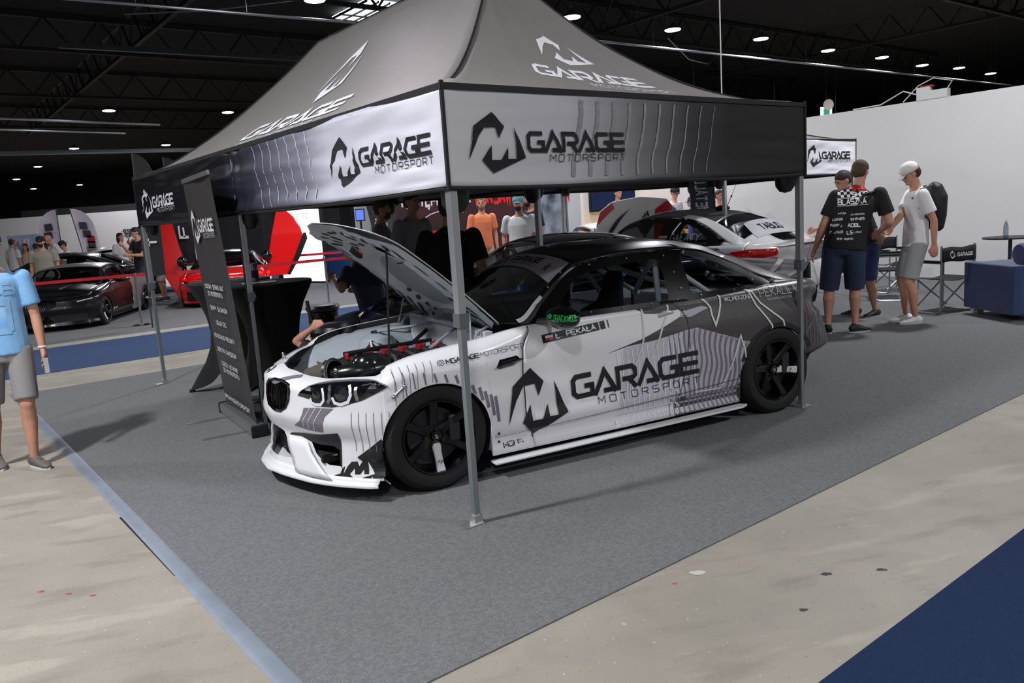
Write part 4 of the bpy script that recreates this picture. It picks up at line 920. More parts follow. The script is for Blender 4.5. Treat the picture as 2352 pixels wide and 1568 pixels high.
tr, w_ = text('GRAB THAT PHOTO', .2, 1.2, .7); dl('quarter_lettering', xf(tr, .15/w_, .013, 3.525, .640, rot=-.33), WT, n4, .03)
# quarter fades and lines at the very back
ql = []
for k in range(9):
    s = 4.26+.045*k; ql += stroke([(s+.02*sin(q*.5), lerp(.45, .84-.02*k, q/6)) for q in range(7)], .004)
dl('quarter_lines', ql, mat('wrap_quarter_line', (120, 116, 118), .4), n3)
# door handle, side vent, bolts
h = MB().grid([[BS(lerp(3.035, 3.165, i/12), .822+.02*j/6*(.3+.7*sin(pi*min(1, (i+2)/14)))*1.6+.018*i/12, .004+.014*sin(pi*j/6)*sin(pi*min(1, (i+1)/13))) for j in range(7)] for i in range(13)]).build('door_handle', mat('handle_grey', (170, 170, 166), .4), car, True)
v_ = MB(); v_.add([BS(s, v, o_) for s, v, o_ in ((1.785, .685, .003), (1.805, .720, .003), (1.93, .728, .003), (1.955, .700, .003), (1.90, .672, .003), (1.80, .665, .003), (1.80, .690, .016), (1.815, .708, .016), (1.915, .716, .016), (1.93, .700, .016), (1.89, .684, .016), (1.815, .678, .016))], [(0, 1, 7, 6), (1, 2, 8, 7), (2, 3, 9, 8), (3, 4, 10, 9), (4, 5, 11, 10), (5, 0, 6, 11), (6, 7, 8, 9, 10, 11)])
v_.tube([BS(1.775, .680, .014), BS(1.80, .687, .02), BS(1.90, .70, .022), BS(1.965, .705, .014)], .006, 6).build('side_vent', GLOSS, car, True, angle=25)
mb = MB()
for s, v in ((1.765, .275), (1.775, .215), (3.68, .335), (3.675, .275)): mb.ell(BS(s, v, .003), (.009, .005, .009), 10, 5)
mb.build('sill_bolts', TRIM, car, True)
ring = lambda X0, w_: stroke([(sX(X0)+(RA+w_/2+.004)*cos(a), ZC+(RA+w_/2+.004)*sin(a)) for a in frange(.45, 2.75, 24)], w_)
dl('arch_lip', ring(XR, .030), WRAPD, fs(.0045), .03)
dl('door_seam', stroke([(S_D+tab(DSEAM, v), v) for v in frange(.20, .90, 16)], .005)+stroke([(S_R+tab(RSEAM, v), v) for v in frange(.26, .92, 16)], .005), mat('seam_dark', (14, 14, 15), .6), fs(.005), .03)
dl('bumper_seam', stroke([(S_B+tab(BSEAM, v), v) for v in frange(.50, .76, 10)], .004), mat('seam_pale', (120, 118, 118), .5), fs(.004), .03)
dl('sill_seam', stroke([(1.74, .248), (2.25, .262), (3.14, .292), (3.70, .318)], .0035)+stroke([(1.745, .178-.03), (3.6, .178-.03)], .006), mat('seam_grey', (60, 60, 64), .6), n4)
# white patch at the foot of the near screen pillar
dl2 = MB().grid([[CS(lerp(-.725, -.93, i/10), lerp(.955, 1.01, j/3), .010) for j in range(4)] for i in range(11)]).build('pillar_patch', WRAP, car, True)
# ---------------------------------------------------------------- wheels
TY = mat('tyre', (15, 15, 15), .75, bump=.15, bump_scale=80); RIM = mat('rim_black', (11, 11, 12), .28, .3, coat=.4); HUBM = mat('spoke_white', (206, 204, 208), .4)
def wheel(label_pos, X, sg, white_ang):
    """part of the car: tyre > rim etc."""
    W_ = .245; face = .915+(.02 if X < -1 else 0); M_ = Matrix.Rotation(-pi/2*sg, 3, 'X'); c_ = (X, (face-W_/2)*sg, .325)
    prof = [(.215, -W_/2+.01), (.235, -W_/2), (.29, -W_/2-.004), (.312, -W_/2+.014), (.3245, -W_/2+.04), (.3245, W_/2-.04), (.312, W_/2-.014), (.29, W_/2+.004), (.25, W_/2+.006), (.222, W_/2-.004), (.215, W_/2-.012)]
    ty = MB().lathe(prof, c_, 64, M_).build('tyre', TY, car, True, angle=30)
    gr = MB()
    for r_ in (.3249,):
        for z in (-.07, -.03, .03, .07): gr.lathe([(r_, z-.004), (r_+.0006, z), (r_, z+.004)], c_, 64, M_)
    gr.build('tread_grooves', INN, ty)
    rim = MB().lathe([(.222, W_/2-.002), (.218, W_/2+.004), (.210, W_/2+.002), (.206, W_/2-.02), (.200, W_/2-.05), (.195, -W_/2+.03), (.215, -W_/2)], c_, 56, M_)
    rim.lathe([(.001, W_/2-.030), (.030, W_/2-.030), (.034, W_/2-.036), (.036, W_/2-.055), (.072, W_/2-.060), (.076, W_/2-.09), (.001, W_/2-.09)], c_, 32, M_)
    rim = rim.build('wheel_rim', RIM, ty, True, angle=35)
    for k in range(6):
        a = white_ang+k*pi/3; sp = MB(); ca, sa = cos(a), sin(a); rings = []
        for r_, w2, z0, th in ((.045, .030, W_/2-.055, .03), (.10, .024, W_/2-.046, .028), (.16, .023, W_/2-.030, .028), (.206, .028, W_/2-.016, .03)):
            ring = []
            for (u_, h_) in ((-1, 0), (-.75, 1), (.75, 1), (1, 0), (.8, -1.5), (-.8, -1.5)):
                xx, yy, zz_ = r_*ca-u_*w2*sa, r_*sa+u_*w2*ca, z0+(.006*h_ if h_ > 0 else h_*th/1.5)
                ring.append(Vector(c_)+Vector((xx*1.0, zz_*sg, yy)))
            rings.append(ring)
        o = sp.loft(rings).build('spoke', HUBM if k == 0 else RIM, rim, True, angle=30)
        if k == 0:
            decal('spoke_mark', xf(logo_m(), .030, .030, -.012, -.015), mk, lambda x, y: Vector(c_)+Vector(((.150+x)*ca-y*sa, (W_/2-.018)*sg, (.150+x)*sa+y*ca)), o)
    mb = MB()
    for k in range(5): a = 2*pi*k/5+.3; mb.lathe([(.001, W_/2-.04), (.010, W_/2-.04), (.011, W_/2-.06)], Vector(c_)+Vector((.056*cos(a), 0, .056*sin(a))), 6, M_)
    mb.build('wheel_nuts', mat('nut_dark', (40, 40, 42), .3, .8), rim)
    MB().lathe([(.03, .02), (.165, .02), (.165, .045), (.03, .045)], c_, 40, M_).build('brake_disc', mat('disc_steel', (60, 60, 62), .3, .9), ty, True, angle=30)
    MB().box(Vector(c_)+Vector((-.12, .055*sg, .03)), (.07, .07, .16)).build('brake_caliper', mat('caliper', (38, 38, 40), .4), ty, bevel=.01)
    if sg > 0: decal('hub_mark', xf(logo_m(), .026, .026, -.012, -.013), mat('mark_white'), lambda x, y: Vector(c_)+Vector((-x, W_/2-.028, y)), rim)
    # wheel housing
    MB().grid([[(X+(RA-.002)*cos(a), y*sg, ZC+(RA-.002)*sin(a)) for a in frange(-.42, pi+.42, 40)] for y in (.58, .75, .895)]).build('wheel_housing', INN, car)
    MB().prism([(X+(RA-.002)*cos(a), ZC+(RA-.002)*sin(a)) for a in frange(-.42, pi+.42, 30)], .575, .58, lambda a, b, c: (a, c*sg, b)).build('housing_back', INN, car)
wheel('front', XF, 1, radians(-92)); wheel('rear', XR, 1, radians(188)); wheel('front', XF, -1, 1); wheel('rear', XR, -1, 2)
# ---------------------------------------------------------------- cockpit
CAGE = mat('cage_grey', (206, 208, 212), .35, .1); DASH = mat('dash_black', (20, 20, 21), .7)
MB().box((-1.4, 0, .16), (2.9, 1.5, .06)).build('floor_pan', mat('pan_grey', (176, 180, 186), .5), car)
MB().grid([[(x, lerp(-.68, .68, j/10), z) for j in range(11)] for x, z in ((-.62, .60), (-.66, .83), (-.80, .87), (-1.0, .85), (-1.08, .78), (-1.06, .62))]).build('dashboard', DASH, car, True)
MB().box((-.52, 0, .55), (.05, 1.35, .62)).build('firewall', mat('bay_white', (196, 202, 206), .4), car)
MB().box((-2.62, 0, .50), (.05, 1.3, .62)).box((-2.95, 0, .82), (.75, 1.3, .03)).build('rear_bulkhead', mat('bay_light', (222, 226, 230), .4), car)
for sg in (1, -1): MB().box((-1.3, .83*sg, .5), (1.25, .02, .66)).build('door_card', mat('card_dark', (120, 126, 134), .6), car)
for sg in (1, -1): MB().box((-2.3, .78*sg, .55), (.7, .02, .62)).build('quarter_card', mat('bay_light'), car)
cg = [[(-.75, .60, .25), (-.80, .61, .86), (-1.18, .53, 1.14), (-1.26, .52, 1.18)], [(-1.26, .52, 1.18), (-1.9, .54, 1.215)], [(-1.92, .60, .2), (-1.90, .60, .9), (-1.92, .54, 1.215)], [(-1.92, .54, 1.215), (-2.55, .52, .82)], [(-.95, .585, .94), (-1.0, .62, .2)]]
mb = MB()
for L_ in cg:
    for sg in (1, -1): mb.tube([(x, y*sg, z) for x, y, z in L_], .021, 10)
mb.tube([(-1.26, -.52, 1.18), (-1.26, .52, 1.18)], .02, 10).tube([(-1.92, -.54, 1.215), (-1.92, .54, 1.215)], .02, 10).tube([(-1.92, -.58, .82), (-1.92, .58, .82)], .02, 10).tube([(-1.92, -.54, 1.2), (-1.92, .58, .35)], .02, 10).tube([(-2.5, .5, .84), (-1.93, -.5, 1.19)], .02, 10).tube([(-2.5, -.5, .84), (-1.93, .5, 1.19)], .02, 10)
mb.build('roll_cage', CAGE, car, True)
cab('headliner', frange(-1.26, -2.54, 16), -.93, .93, mat('liner_grey', (190, 194, 200), .6), 14, -.02, 0)
def seat(y):
    rings = []
    for z, w_, x, d in ((.30, .23, -1.52, .10), (.50, .24, -1.56, .10), (.70, .245, -1.61, .09), (.84, .24, -1.65, .075), (.90, .17, -1.67, .06), (.98, .135, -1.69, .055), (1.08, .125, -1.71, .05), (1.12, .08, -1.72, .04)):
        rings.append([(x+d*sin(a)*.5+(.10*abs(cos(a))**3 if z < .88 else .02), y+w_*cos(a), z) for a in [2*pi*k/20 for k in range(20)]])
    o = MB().loft(rings).build('bucket_seat', mat('seat_black', (17, 17, 19), .85), car, True)
    MB().box((-1.33, y, .33), (.46, .46, .12)).build('seat_cushion', mat('seat_black'), o, bevel=.04)
    MB().box((-1.585, y-.085, .80), (.02, .05, .10)).box((-1.585, y+.085, .80), (.02, .05, .10)).build('belt_slot', mat('slot_light', (150, 152, 156), .5), o)
    tr, w_ = text('SPARCO', .2, 1.3, .9); decal('seat_lettering', xf(tr, .15/w_, .028, -.075, 0), mat('seat_print', (70, 72, 76), .6), lambda a, b: (-1.66, y-a, 1.02+b), o)
seat(.36); seat(-.36)
MB().tube([(-1.14+.05*cos(a), .36+.165*cos(a+pi/2), .80+.165*sin(a+pi/2)) if False else (-1.12-.05*sin(a), .36+.165*cos(a), .80+.155*sin(a)) for a in [2*pi*k/24 for k in range(25)]], .014, 8).tube([(-1.12, .20, .80), (-1.12, .52, .80)], .012, 6).tube([(-1.12, .36, .80), (-.85, .36, .74)], .02, 8).build('steering_wheel', DASH, car, True)
MB().tube([(-1.45, .02, .35), (-1.42, .02, .78)], .012, 6).ell((-1.42, .02, .8), (.02,)*3).build('gear_lever', STEEL, car, True)
# ---------------------------------------------------------------- engine bay
BAY = mat('bay_shell', (158, 166, 172), .4); BAYD = mat('bay_dark', (24, 25, 27), .45)
MB().box((.02, 0, .24), (1.1, 1.2, .05)).build('bay_floor', INN, car)
for sg in (1, -1):
    b = MB(); b.grid([[(x, (lerp(.56, .79, k/4)-.02*x)*sg, lerp(z0, z1, (k/4)**.7)) for k in range(5)] for x, z0, z1 in ((.42, .5, .62), (.25, .52, .70), (.05, .58, .76), (-.12, .70, .78), (-.30, .72, .79), (-.45, .60, .80), (-.55, .58, .81))])
    b.build('inner_wing', BAY, car, True, solid=-.004)
    MB().lathe([(.001, .80), (.05, .80), (.075, .785), (.12, .77), (.15, .70), (.16, .55)], (-.18, .56*sg, -.03), 24).build('strut_tower', BAY, car, True)
    MB().lathe([(.001, .795), (.035, .795), (.04, .775)], (-.18, .56*sg, -.01), 16).build('strut_cap', BAYD, car, True)
    MB().tube([(-.18, .52*sg, .785), (-.5, .2*sg, .84)], .010, 8).build('strut_brace', BAY, car, True)
e = MB().box((-.12, -.03, .58), (.78, .26, .22)).build('engine_block', BAYD, car, bevel=.02)
mb = MB()
for k in range(6): mb.box((.18-.125*k, -.02, .715), (.055, .075, .04))
mb.build('ignition_coils', mat('coil_red', (165, 28, 32), .4), e, bevel=.006)
mb = MB()
for k in range(6): mb.tube([(.18-.125*k, .05, .70), (.17-.125*k, .16, .69), (.17-.125*k, .24, .60)], .026, 8)
mb.tube([(.25, .25, .60), (-.55, .25, .60)], .06, 12).build('intake_manifold', BAYD, e, True)
MB().tube([(.20, .02, .735), (0, .0, .75), (-.4, -.01, .75)], .012, 6).tube([(.2, -.1, .72), (-.3, -.12, .73), (-.48, -.3, .78)], .016, 6).build('hoses', mat('hose_black', (14, 14, 15), .5), e, True)
# cone filter and intake pipe
fo = MB().lathe([(.05, 0), (.075, .02), (.095, .19), (.10, .21), (.085, .225)], (0, 0, 0), 48).build('air_filter', None, car, True)
def pleat():
    m = bpy.data.materials.new('filter_pleats'); m.use_nodes = True; nt = m.node_tree; b = nt.nodes['Principled BSDF']; tc = nt.nodes.new('ShaderNodeTexCoord'); wv = nt.nodes.new('ShaderNodeTexGradient'); wv.gradient_type = 'RADIAL'
    nt.links.new(tc.outputs['Object'], wv.inputs[0]); mm = nt.nodes.new('ShaderNodeMath'); mm.operation = 'MULTIPLY'; mm.inputs[1].default_value = 70; nt.links.new(wv.outputs['Fac'], mm.inputs[0]); fr = nt.nodes.new('ShaderNodeMath'); fr.operation = 'FRACT'; nt.links.new(mm.outputs[0], fr.inputs[0])
    mx = nt.nodes.new('ShaderNodeMix'); mx.data_type = 'RGBA'; nt.links.new(fr.outputs[0], mx.inputs[0]); mx.inputs[6].default_value = (*srgb((96, 88, 76)), 1); mx.inputs[7].default_value = (*srgb((40, 36, 32)), 1); nt.links.new(mx.outputs[2], b.inputs['Base Color']); b.inputs['Roughness'].default_value = .8
    return m
fo.data.materials.append(pleat()); fo.location = (.50, .13, .625); fo.rotation_euler = (radians(-78), 0, radians(38))
MB().lathe([(.098, .19), (.104, .195), (.104, .215), (.098, .22)], n=32).build('filter_clamp', STEEL, fo, True)
MB().tube([(.38, .30, .66), (.30, .40, .68), (.18, .42, .68), (.08, .38, .68)], .058, 14).build('intake_pipe', mat('pipe_black', (18, 18, 20), .25), car, True)
MB().lathe([(.001, .80), (.07, .80), (.10, .77), (.11, .70), (.11, .60)], (.17, .34, -.03), 24).build('airbox_dome', mat('dome_black', (22, 23, 25), .18, coat=.4), car, True)
MB().lathe([(.105, .66), (.112, .66), (.112, .68), (.105, .68)], (.17, .34, 0), 24).build('dome_clamp', STEEL, car, True)
mb = MB()
for x, y in ((.40, .44), (.52, -.48)):
    mb.tube([(x, y, .5), (x, y, .70)], .012, 8).ell((x, y, .715), (.013, .013, .02))
mb.build('bonnet_pins', STEEL, car, True)
MB().box((.47, -.32, .58), (.04, .45, .10), .1).build('oil_cooler', mat('cooler_brown', (64, 60, 50), .6), car, bevel=.006)
MB().box((.46, -.05, .60), (.03, .9, .04)).build('slam_panel', BAYD, car, bevel=.008)
mb = MB(); mb.tube([(-.50, .60, .85), (-.46, .1, .88), (-.48, -.6, .86)], .02, 6); mb.build('scuttle_rail', BAY, car, True)
rr = random.Random(3); mb = MB(); mc = MB()
for k in range(26):
    x, y, z = rr.uniform(-.5, .3), rr.choice((-1, 1))*rr.uniform(.18, .5), rr.uniform(.5, .68)
    (mb if k % 3 else mc).tube([(x, y, z), (x+rr.uniform(-.15, .15), y+rr.uniform(-.12, .12), z+rr.uniform(0, .08)), (x+rr.uniform(-.25, .25), y+rr.uniform(-.2, .2), z-rr.uniform(0, .1))], rr.uniform(.008, .02), 6)
mb.build('wiring_hoses', BAYD, car, True); mc.build('metal_pipes', mat('pipe_alu', (150, 152, 155), .3, .8), car, True)
# ---------------------------------------------------------------- raised hood
HA = Vector((-.615, 0, .875)); HU = Vector((.905, 0, .785)).normalized(); HN = Vector((-HU.z, 0, HU.x))   # HU up the hood, HN outer (top) side
def HP(u_, y, h=0):
    """u 0 at hinge .. 1.18 at the nose edge; y across; h out of the top skin"""
    cr = .035*(1-(y/.72)**2)-.10*max(0, (u_-.80)/.38)**2+.02*sin(pi*min(1, u_/1.1)); 
    return HA+HU*u_+Vector((0, y, 0))+HN*(cr+h)
HO = [(0, -.62), (-.015, -.3), (-.02, 0), (-.015, .3), (0, .62), (.05, .70), (.3, .715), (.6, .715), (.87, .70), (1.0, .655), (1.09, .54), (1.16, .31), (1.20, .0), (1.16, -.31), (1.09, -.54), (1.0, -.655), (.87, -.70), (.6, -.715), (.3, -.715), (.05, -.70)]
SL = [[(.80, .16), (.86, .22), (.80, .43), (.72, .46), (.70, .40)], [(.80, -.16), (.70, -.40), (.72, -.46), (.80, -.43), (.86, -.22)]]
HOOD = None
def skin(name, outline, hs, h, m, mx=.05, solid=0, parent=None):
    tr = cdt([outline]+hs, mx); mb = MB()
    for t_ in tr: mb.add([HP(p[0], p[1], h(*p) if callable(h) else h) for p in t_], [(0, 1, 2)])
    return mb.build(name, m, parent, True, solid=solid, weld=.0002, angle=60)
HOOD = skin('hood', HO, SL, 0, WRAP, solid=-.004, parent=car)
HO2 = [(lerp(u_, .55, .03), y*.965) for u_, y in HO]
HG = mat('hood_inner', (196, 206, 212), .38)
def hin(u_, y):
    # pressed inner frame: deep border ribs, shallow middle dish
    d = -.042
    rr_ = hypot((u_-.42)/.30, y/.40); d += .022*sst(1.15, .95, rr_)
    rr2 = hypot((u_-.98)/.14, y/.5); d -= .012*sst(1.2, .7, rr2)
    e_ = min(abs(y)-.0, 10); d += .03*sst(.62, .70, abs(y)); d += .03*sst(1.0, 1.14, u_)
    d -= .014*math.exp(-((abs(y)-.47)/.06)**2)
    return d
inner = skin('hood_frame', HO2, SL, hin, HG, .035, parent=HOOD)
def oval(cu, cy, a_, b_, ang=0, n=16): return [(cu+a_*cos(ang)*cos(2*pi*k/n)-b_*sin(ang)*sin(2*pi*k/n), cy+a_*sin(ang)*cos(2*pi*k/n)+b_*cos(ang)*sin(2*pi*k/n)) for k in range(n)]
hl = []
for sg in (1, -1):
    for (u_, y, a_, b_, an) in ((.98, .17, .045, .035, .3), (.93, .30, .045, .018, .9), (1.01, .34, .04, .014, 1.0), (.90, .42, .05, .018, .9), (.98, .47, .04, .014, .9), (.86, .53, .045, .018, .6), (1.05, .2, .045, .014, 1.2), (1.06, .05, .05, .014, 1.5), (.88, .08, .045, .022, 1.2), (.78, .56, .06, .016, .2), (.62, .60, .07, .014, .05), (.46, .61, .06, .013, 0), (.33, .60, .05, .015, -.1), (.26, .55, .05, .02, -.3), (.20, .60, .05, .016, -.2), (.16, .52, .05, .02, -.4), (.10, .58, .05, .014, -.3), (.30, .50, .045, .018, -.3), (.22, .46, .04, .018, -.4), (.13, .43, .05, .018, -.5), (.07, .47, .04, .014, -.5)):
        hl += tri_poly([oval(u_, y*sg, a_, b_, an*sg)])
    for (u_, y) in ((.30, .36), (.22, .33), (.15, .28), (.10, .21), (.075, .14)): hl += tri_poly([oval(u_, y*sg, .020, .026, 0)])
decal('lightening_holes', hl, mat('hole_grey', (40, 44, 50), .6), lambda u_, y: HP(u_, y, hin(u_, y)-.003), HOOD, .04)
dish = [oval(.42, 0, .27, .36, 0, 28)]
skin('hood_dish', dish[0], [], lambda u_, y: hin(u_, y)-.001, mat('dish_grey', (150, 158, 168), .45), .05, parent=HOOD)
for sg in (1, -1):
    mb = MB(); mb.tube([HP(.86, .55*sg, -.05), (.10, .46*sg if sg < 0 else .56, .735)] if sg > 0 else [HP(.02, .58*sg, -.04), (-.50, .62*sg, .80)], .007, 6)
    mb.build('hood_prop', mat('prop_dark', (44, 46, 48), .4, .5), car, True)
    MB().tube([HP(.05, .60*sg, -.045), (-.45, .64*sg, .86), (-.42, .66*sg, .80), (-.25, .66*sg, .80)], .008, 6).tube([HP(.22, .60*sg, -.045), (-.40, .66*sg, .82)], .006, 6).build('hood_hinge', BAY, car, True)
MB().lathe([(.012, 0), (.026, .004), (.012, .008)], HP(.72, .48, -.075), 12).build('hood_eyelet', TRIM, HOOD)
# ---------------------------------------------------------------- the other cars share the coupe shell
bpy.context.view_layer.update()
BASE = ['front_fender', 'door', 'rear_quarter', 'rear_bumper', 'inner_shell', 'front_bumper', 'headlight', 'windscreen', 'windscreen_pillar', 'roof', 'rear_window', 'rear_pillar', 'rear_pillar_foot', 'side_window_frame', 'side_window', 'door_mirror', 'mirror_arm', 'boot_lid', 'shoulder_panel', 'tyre', 'wheel_housing', 'housing_back', 'tail_light', 'kidney_grille', 'floor_pan']
CH = {n: [] for n in BASE}
for c in car.children:
    b_ = c.name.split('.')[0]
    if b_ in CH: CH[b_].append(c)
def ctree(o, parent, remap, skip=()):
    c = o.copy()
    if o.data and any(m and m.name in remap for m in o.data.materials):
        c.data = o.data.copy()
        for i, m in enumerate(c.data.materials):
            if m and m.name in remap: c.data.materials[i] = remap[m.name]
    COL.objects.link(c); c.parent = parent
    for ch in o.children:
        if ch.name.split('.')[0] in ('side_window', 'spoke_mark', 'hub_mark', 'tread_grooves', 'wheel_nuts', 'window_rivets'): continue
        ctree(ch, c, remap)
    return c
def coupe(label, pos, heading, scale, parts_mats, skip=(), hood=True, group=None):
    t = thing('sports_car', label, 'car', (pos[0], pos[1], 0), heading, group); t.scale = scale
    for n in BASE:
        if n in skip: continue
        for c in CH[n]:
            rm = parts_mats.get(n, parts_mats.get('*', {})); c2 = ctree(c, t, rm)
    if hood:
        rows = []
        for s in [.0005, .02, .05]+frange(.09, sX(-.60), 34):
            p = Vector(BS(s, vtop(s))); rows.append([(p.x+(.03 if s < .2 else 0)*(1-u_*u_)*0, p.y*u_, p.z+.075*(1-u_*u_)*sst(0, .6, s)+.012*math.exp(-((abs(u_)-.55)/.15)**2)*sst(0, .6, s)) for u_ in [lerp(-1, 1, j/20) for j in range(21)]])
        MB().grid(rows).build('hood', hood, t, True, solid=-.004)
    return t
def paints(p1, p2=None, roof=None, pil=None):
    p2 = p2 or p1; r = roof or p1
    return {'*': {'wrap_white': p1, 'wrap_grey': p2, 'roof_black': r, 'roof_grey': pil or p2}}
# dark coupe with a blue side, parked beside the race car
NVY = mat('navy_gloss', (10, 12, 24), .12, coat=.8)
def galaxy():
    m = bpy.data.materials.new('blue_nebula_wrap'); m.use_nodes = True; nt = m.node_tree; b = nt.nodes['Principled BSDF']; tc = nt.nodes.new('ShaderNodeTexCoord'); n = nt.nodes.new('ShaderNodeTexNoise'); n.inputs['Scale'].default_value = 3.2; n.inputs['Detail'].default_value = 6; n.inputs['Distortion'].default_value = 1.2
    nt.links.new(tc.outputs['Object'], n.inputs[0]); cr = nt.nodes.new('ShaderNodeValToRGB'); nt.links.new(n.outputs['Fac'], cr.inputs[0]); e = cr.color_ramp.elements; e[0].position = .40; e[0].color = (.004, .006, .05, 1); e[1].position = .62; e[1].color = (.25, .6, 1, 1); k = e.new(.52); k.color = (.05, .14, .95, 1)
    v = nt.nodes.new('ShaderNodeTexVoronoi'); v.inputs['Scale'].default_value = 22; nt.links.new(tc.outputs['Object'], v.inputs[0]); mr = nt.nodes.new('ShaderNodeMapRange'); mr.inputs[1].default_value = .05; mr.inputs[2].default_value = .12; mr.inputs[3].default_value = 1; mr.inputs[4].default_value = 0; nt.links.new(v.outputs['Distance'], mr.inputs[0])
    mx = nt.nodes.new('ShaderNodeMix'); mx.data_type = 'RGBA'; nt.links.new(mr.outputs[0], mx.inputs[0]); nt.links.new(cr.outputs[0], mx.inputs[6]); mx.inputs[7].default_value = (.8, .85, 1, 1); nt.links.new(mx.outputs[2], b.inputs['Base Color']); b.inputs['Roughness'].default_value = .2; b.inputs['Coat Weight'].default_value = .6
    return m
GX = galaxy(); MATS['blue_nebula_wrap'] = GX
HC = atan2(-DV.y, -DV.x)
pe = CARM @ Vector((-1.30, -2.42, 0))
ce = coupe('black coupe with blue starry sides behind the white race car', (pe.x, pe.y), HC, (.93, 1, 1.0), {'*': {'wrap_white': GX, 'wrap_grey': GX, 'roof_black': NVY, 'roof_grey': NVY}}, hood=NVY, skip=('door',))
for c in CH['door']:
    if (c.data.vertices[0].co.y < 0): ctree(c, ce, {'wrap_white': GX})
# its near door stands open
dn = ctree([c for c in CH['door'] if c.data.vertices[0].co.y > 0][0], ce, {'wrap_white': GX}); dn.name = 'open_door'
Md = Matrix.Translation((-.66, .9, 0)) @ Matrix.Rotation(radians(52), 4, 'Z') @ Matrix.Translation((.66, -.9, 0)); dn.matrix_local = Md
mb = MB(); mb.tube([(-.70, .84, .88), (-.90, .76, 1.02), (-1.20, .68, 1.17), (-1.5, .66, 1.215), (-1.85, .67, 1.20), (-1.86, .82, .90)], .028, 8)
fr2 = mb.build('open_door_frame', NVY, ce, True); fr2.matrix_local = Md
# white, black and red race coupe seen from behind
WG = mat('race_white', (222, 221, 222), .25, coat=.6); RBK = mat('race_black', (14, 14, 15), .25, coat=.5); RRD = mat('race_red', (186, 22, 30), .25, coat=.5)
pf = T(6.38, 5.60); hf = atan2(WV.y, WV.x)
cf = coupe('white race coupe with black torn graphics and red tail lights, seen from behind', (pf.x, pf.y), hf, (1.05, 1.0, 1.10), {'*': {'wrap_white': WG, 'wrap_grey': WG, 'roof_black': mat('carbon_roof', (70, 70, 72), .3, coat=.3), 'roof_grey': WG, 'rear_dark': mat('rear_glass_dark', (16, 17, 18), .08, coat=.4)}}, hood=WG)
fD = lambda name, tr, m, mx=.05, o_=.002: decal(name, tr, m, lambda s, v: BS(s, v, o_), cf, mx, keep=lambda s, v: v > zb_s(s)+.001)
rr = random.Random(11)
def torn(cx_, cy_, w_, h_, n=18):
    return [(cx_+w_*cos(2*pi*k/n)*(1+.35*rr.uniform(-1, 1)), cy_+h_*sin(2*pi*k/n)*(1+.5*rr.uniform(-1, 1))) for k in range(n)]
fD('torn_graphic', tri_poly([torn(3.35, .80, .42, .07)])+tri_poly([torn(3.9, .90, .22, .05)]), RBK)
fD('torn_graphic', tri_poly([[(3.85, .60), (3.97, .72), (4.15, .78), (4.42, .80), (4.2, .765), (4.05, .70), (3.97, .58)]]), RBK, o_=.003)
fD('red_stripe', tri_poly([[(3.98, .56), (4.12, .75), (4.26, .75), (4.38, .52), (4.18, .52)]]), RRD)
fD('bat_marks', sum([tri_poly([torn(4.12+.05*k, .74-.028*(k % 3)-.02*k, .028, .010, 9)]) for k in range(6)], []), RBK, o_=.004)
fD('red_corner', tri_poly([[(4.72, .48), (4.95, .50), (5.0, .80), (4.86, .80), (4.72, .64)]]), RRD, o_=.006)
TLR = mat('tail_red', (200, 16, 20), .15, coat=.7)
for sg in (1, -1): decal('tail_lamp', tri_poly([[(sg*x, y) for x, y in ((4.24, .835), (4.36, .875), (4.60, .90), (4.95, .895), (4.98, .82), (4.70, .80), (4.40, .80))][::sg]]), TLR, lambda s, v: BS(s, v, .012), cf, .05)
tr, w_ = text('GAŁATY'.replace('Ą', 'A'), .18, 1.3, .9); decal('window_lettering', xf(tr, -.42/w_, .07, -2.06, 1.0), mat('soft_print', (165, 165, 165), .5), lambda x, z: SD(x, z, .012), cf, .05)
decal('window_flag', tri_poly([[(-1.86, 1.035), (-2.0, 1.035), (-2.0, 1.06), (-1.86, 1.06)]]), mat('soft_print'), lambda x, z: SD(x, z, .012), cf); decal('window_flag', tri_poly([[(-1.86, 1.01), (-2.0, 1.01), (-2.0, 1.033), (-1.86, 1.033)]]), RRD, lambda x, z: SD(x, z, .012), cf)
decal('rear_banner', tri_poly([[(-.62, .10), (.62, .10), (.50, .62), (-.50, .62)]]), mat('banner_pale', (176, 178, 182), .5), lambda x, y: CS(lerp(-3.14, -2.62, y), x, .006), cf, .08)
tr, w_ = text('TABUD', .22, 1.3, .9); decal('banner_lettering', xf(tr, -.55/w_, .18, .30, .25), RBK, lambda x, y: CS(lerp(-3.14, -2.62, y), x, .009), cf, .05)
MB().ell((-2.28, 0, 1.33), (.11, .05, .035)).build('roof_fin', TRIM, cf, True)
MB().tube([(-2.42, .15, 1.29), (-2.52, .15, 1.46)], .004, 5).tube([(-2.52, .15, 1.46), (-2.66, .15, 1.72)], .0025, 5).ell((-2.52, .15, 1.46), (.012,)*3).build('aerial', TRIM, cf)
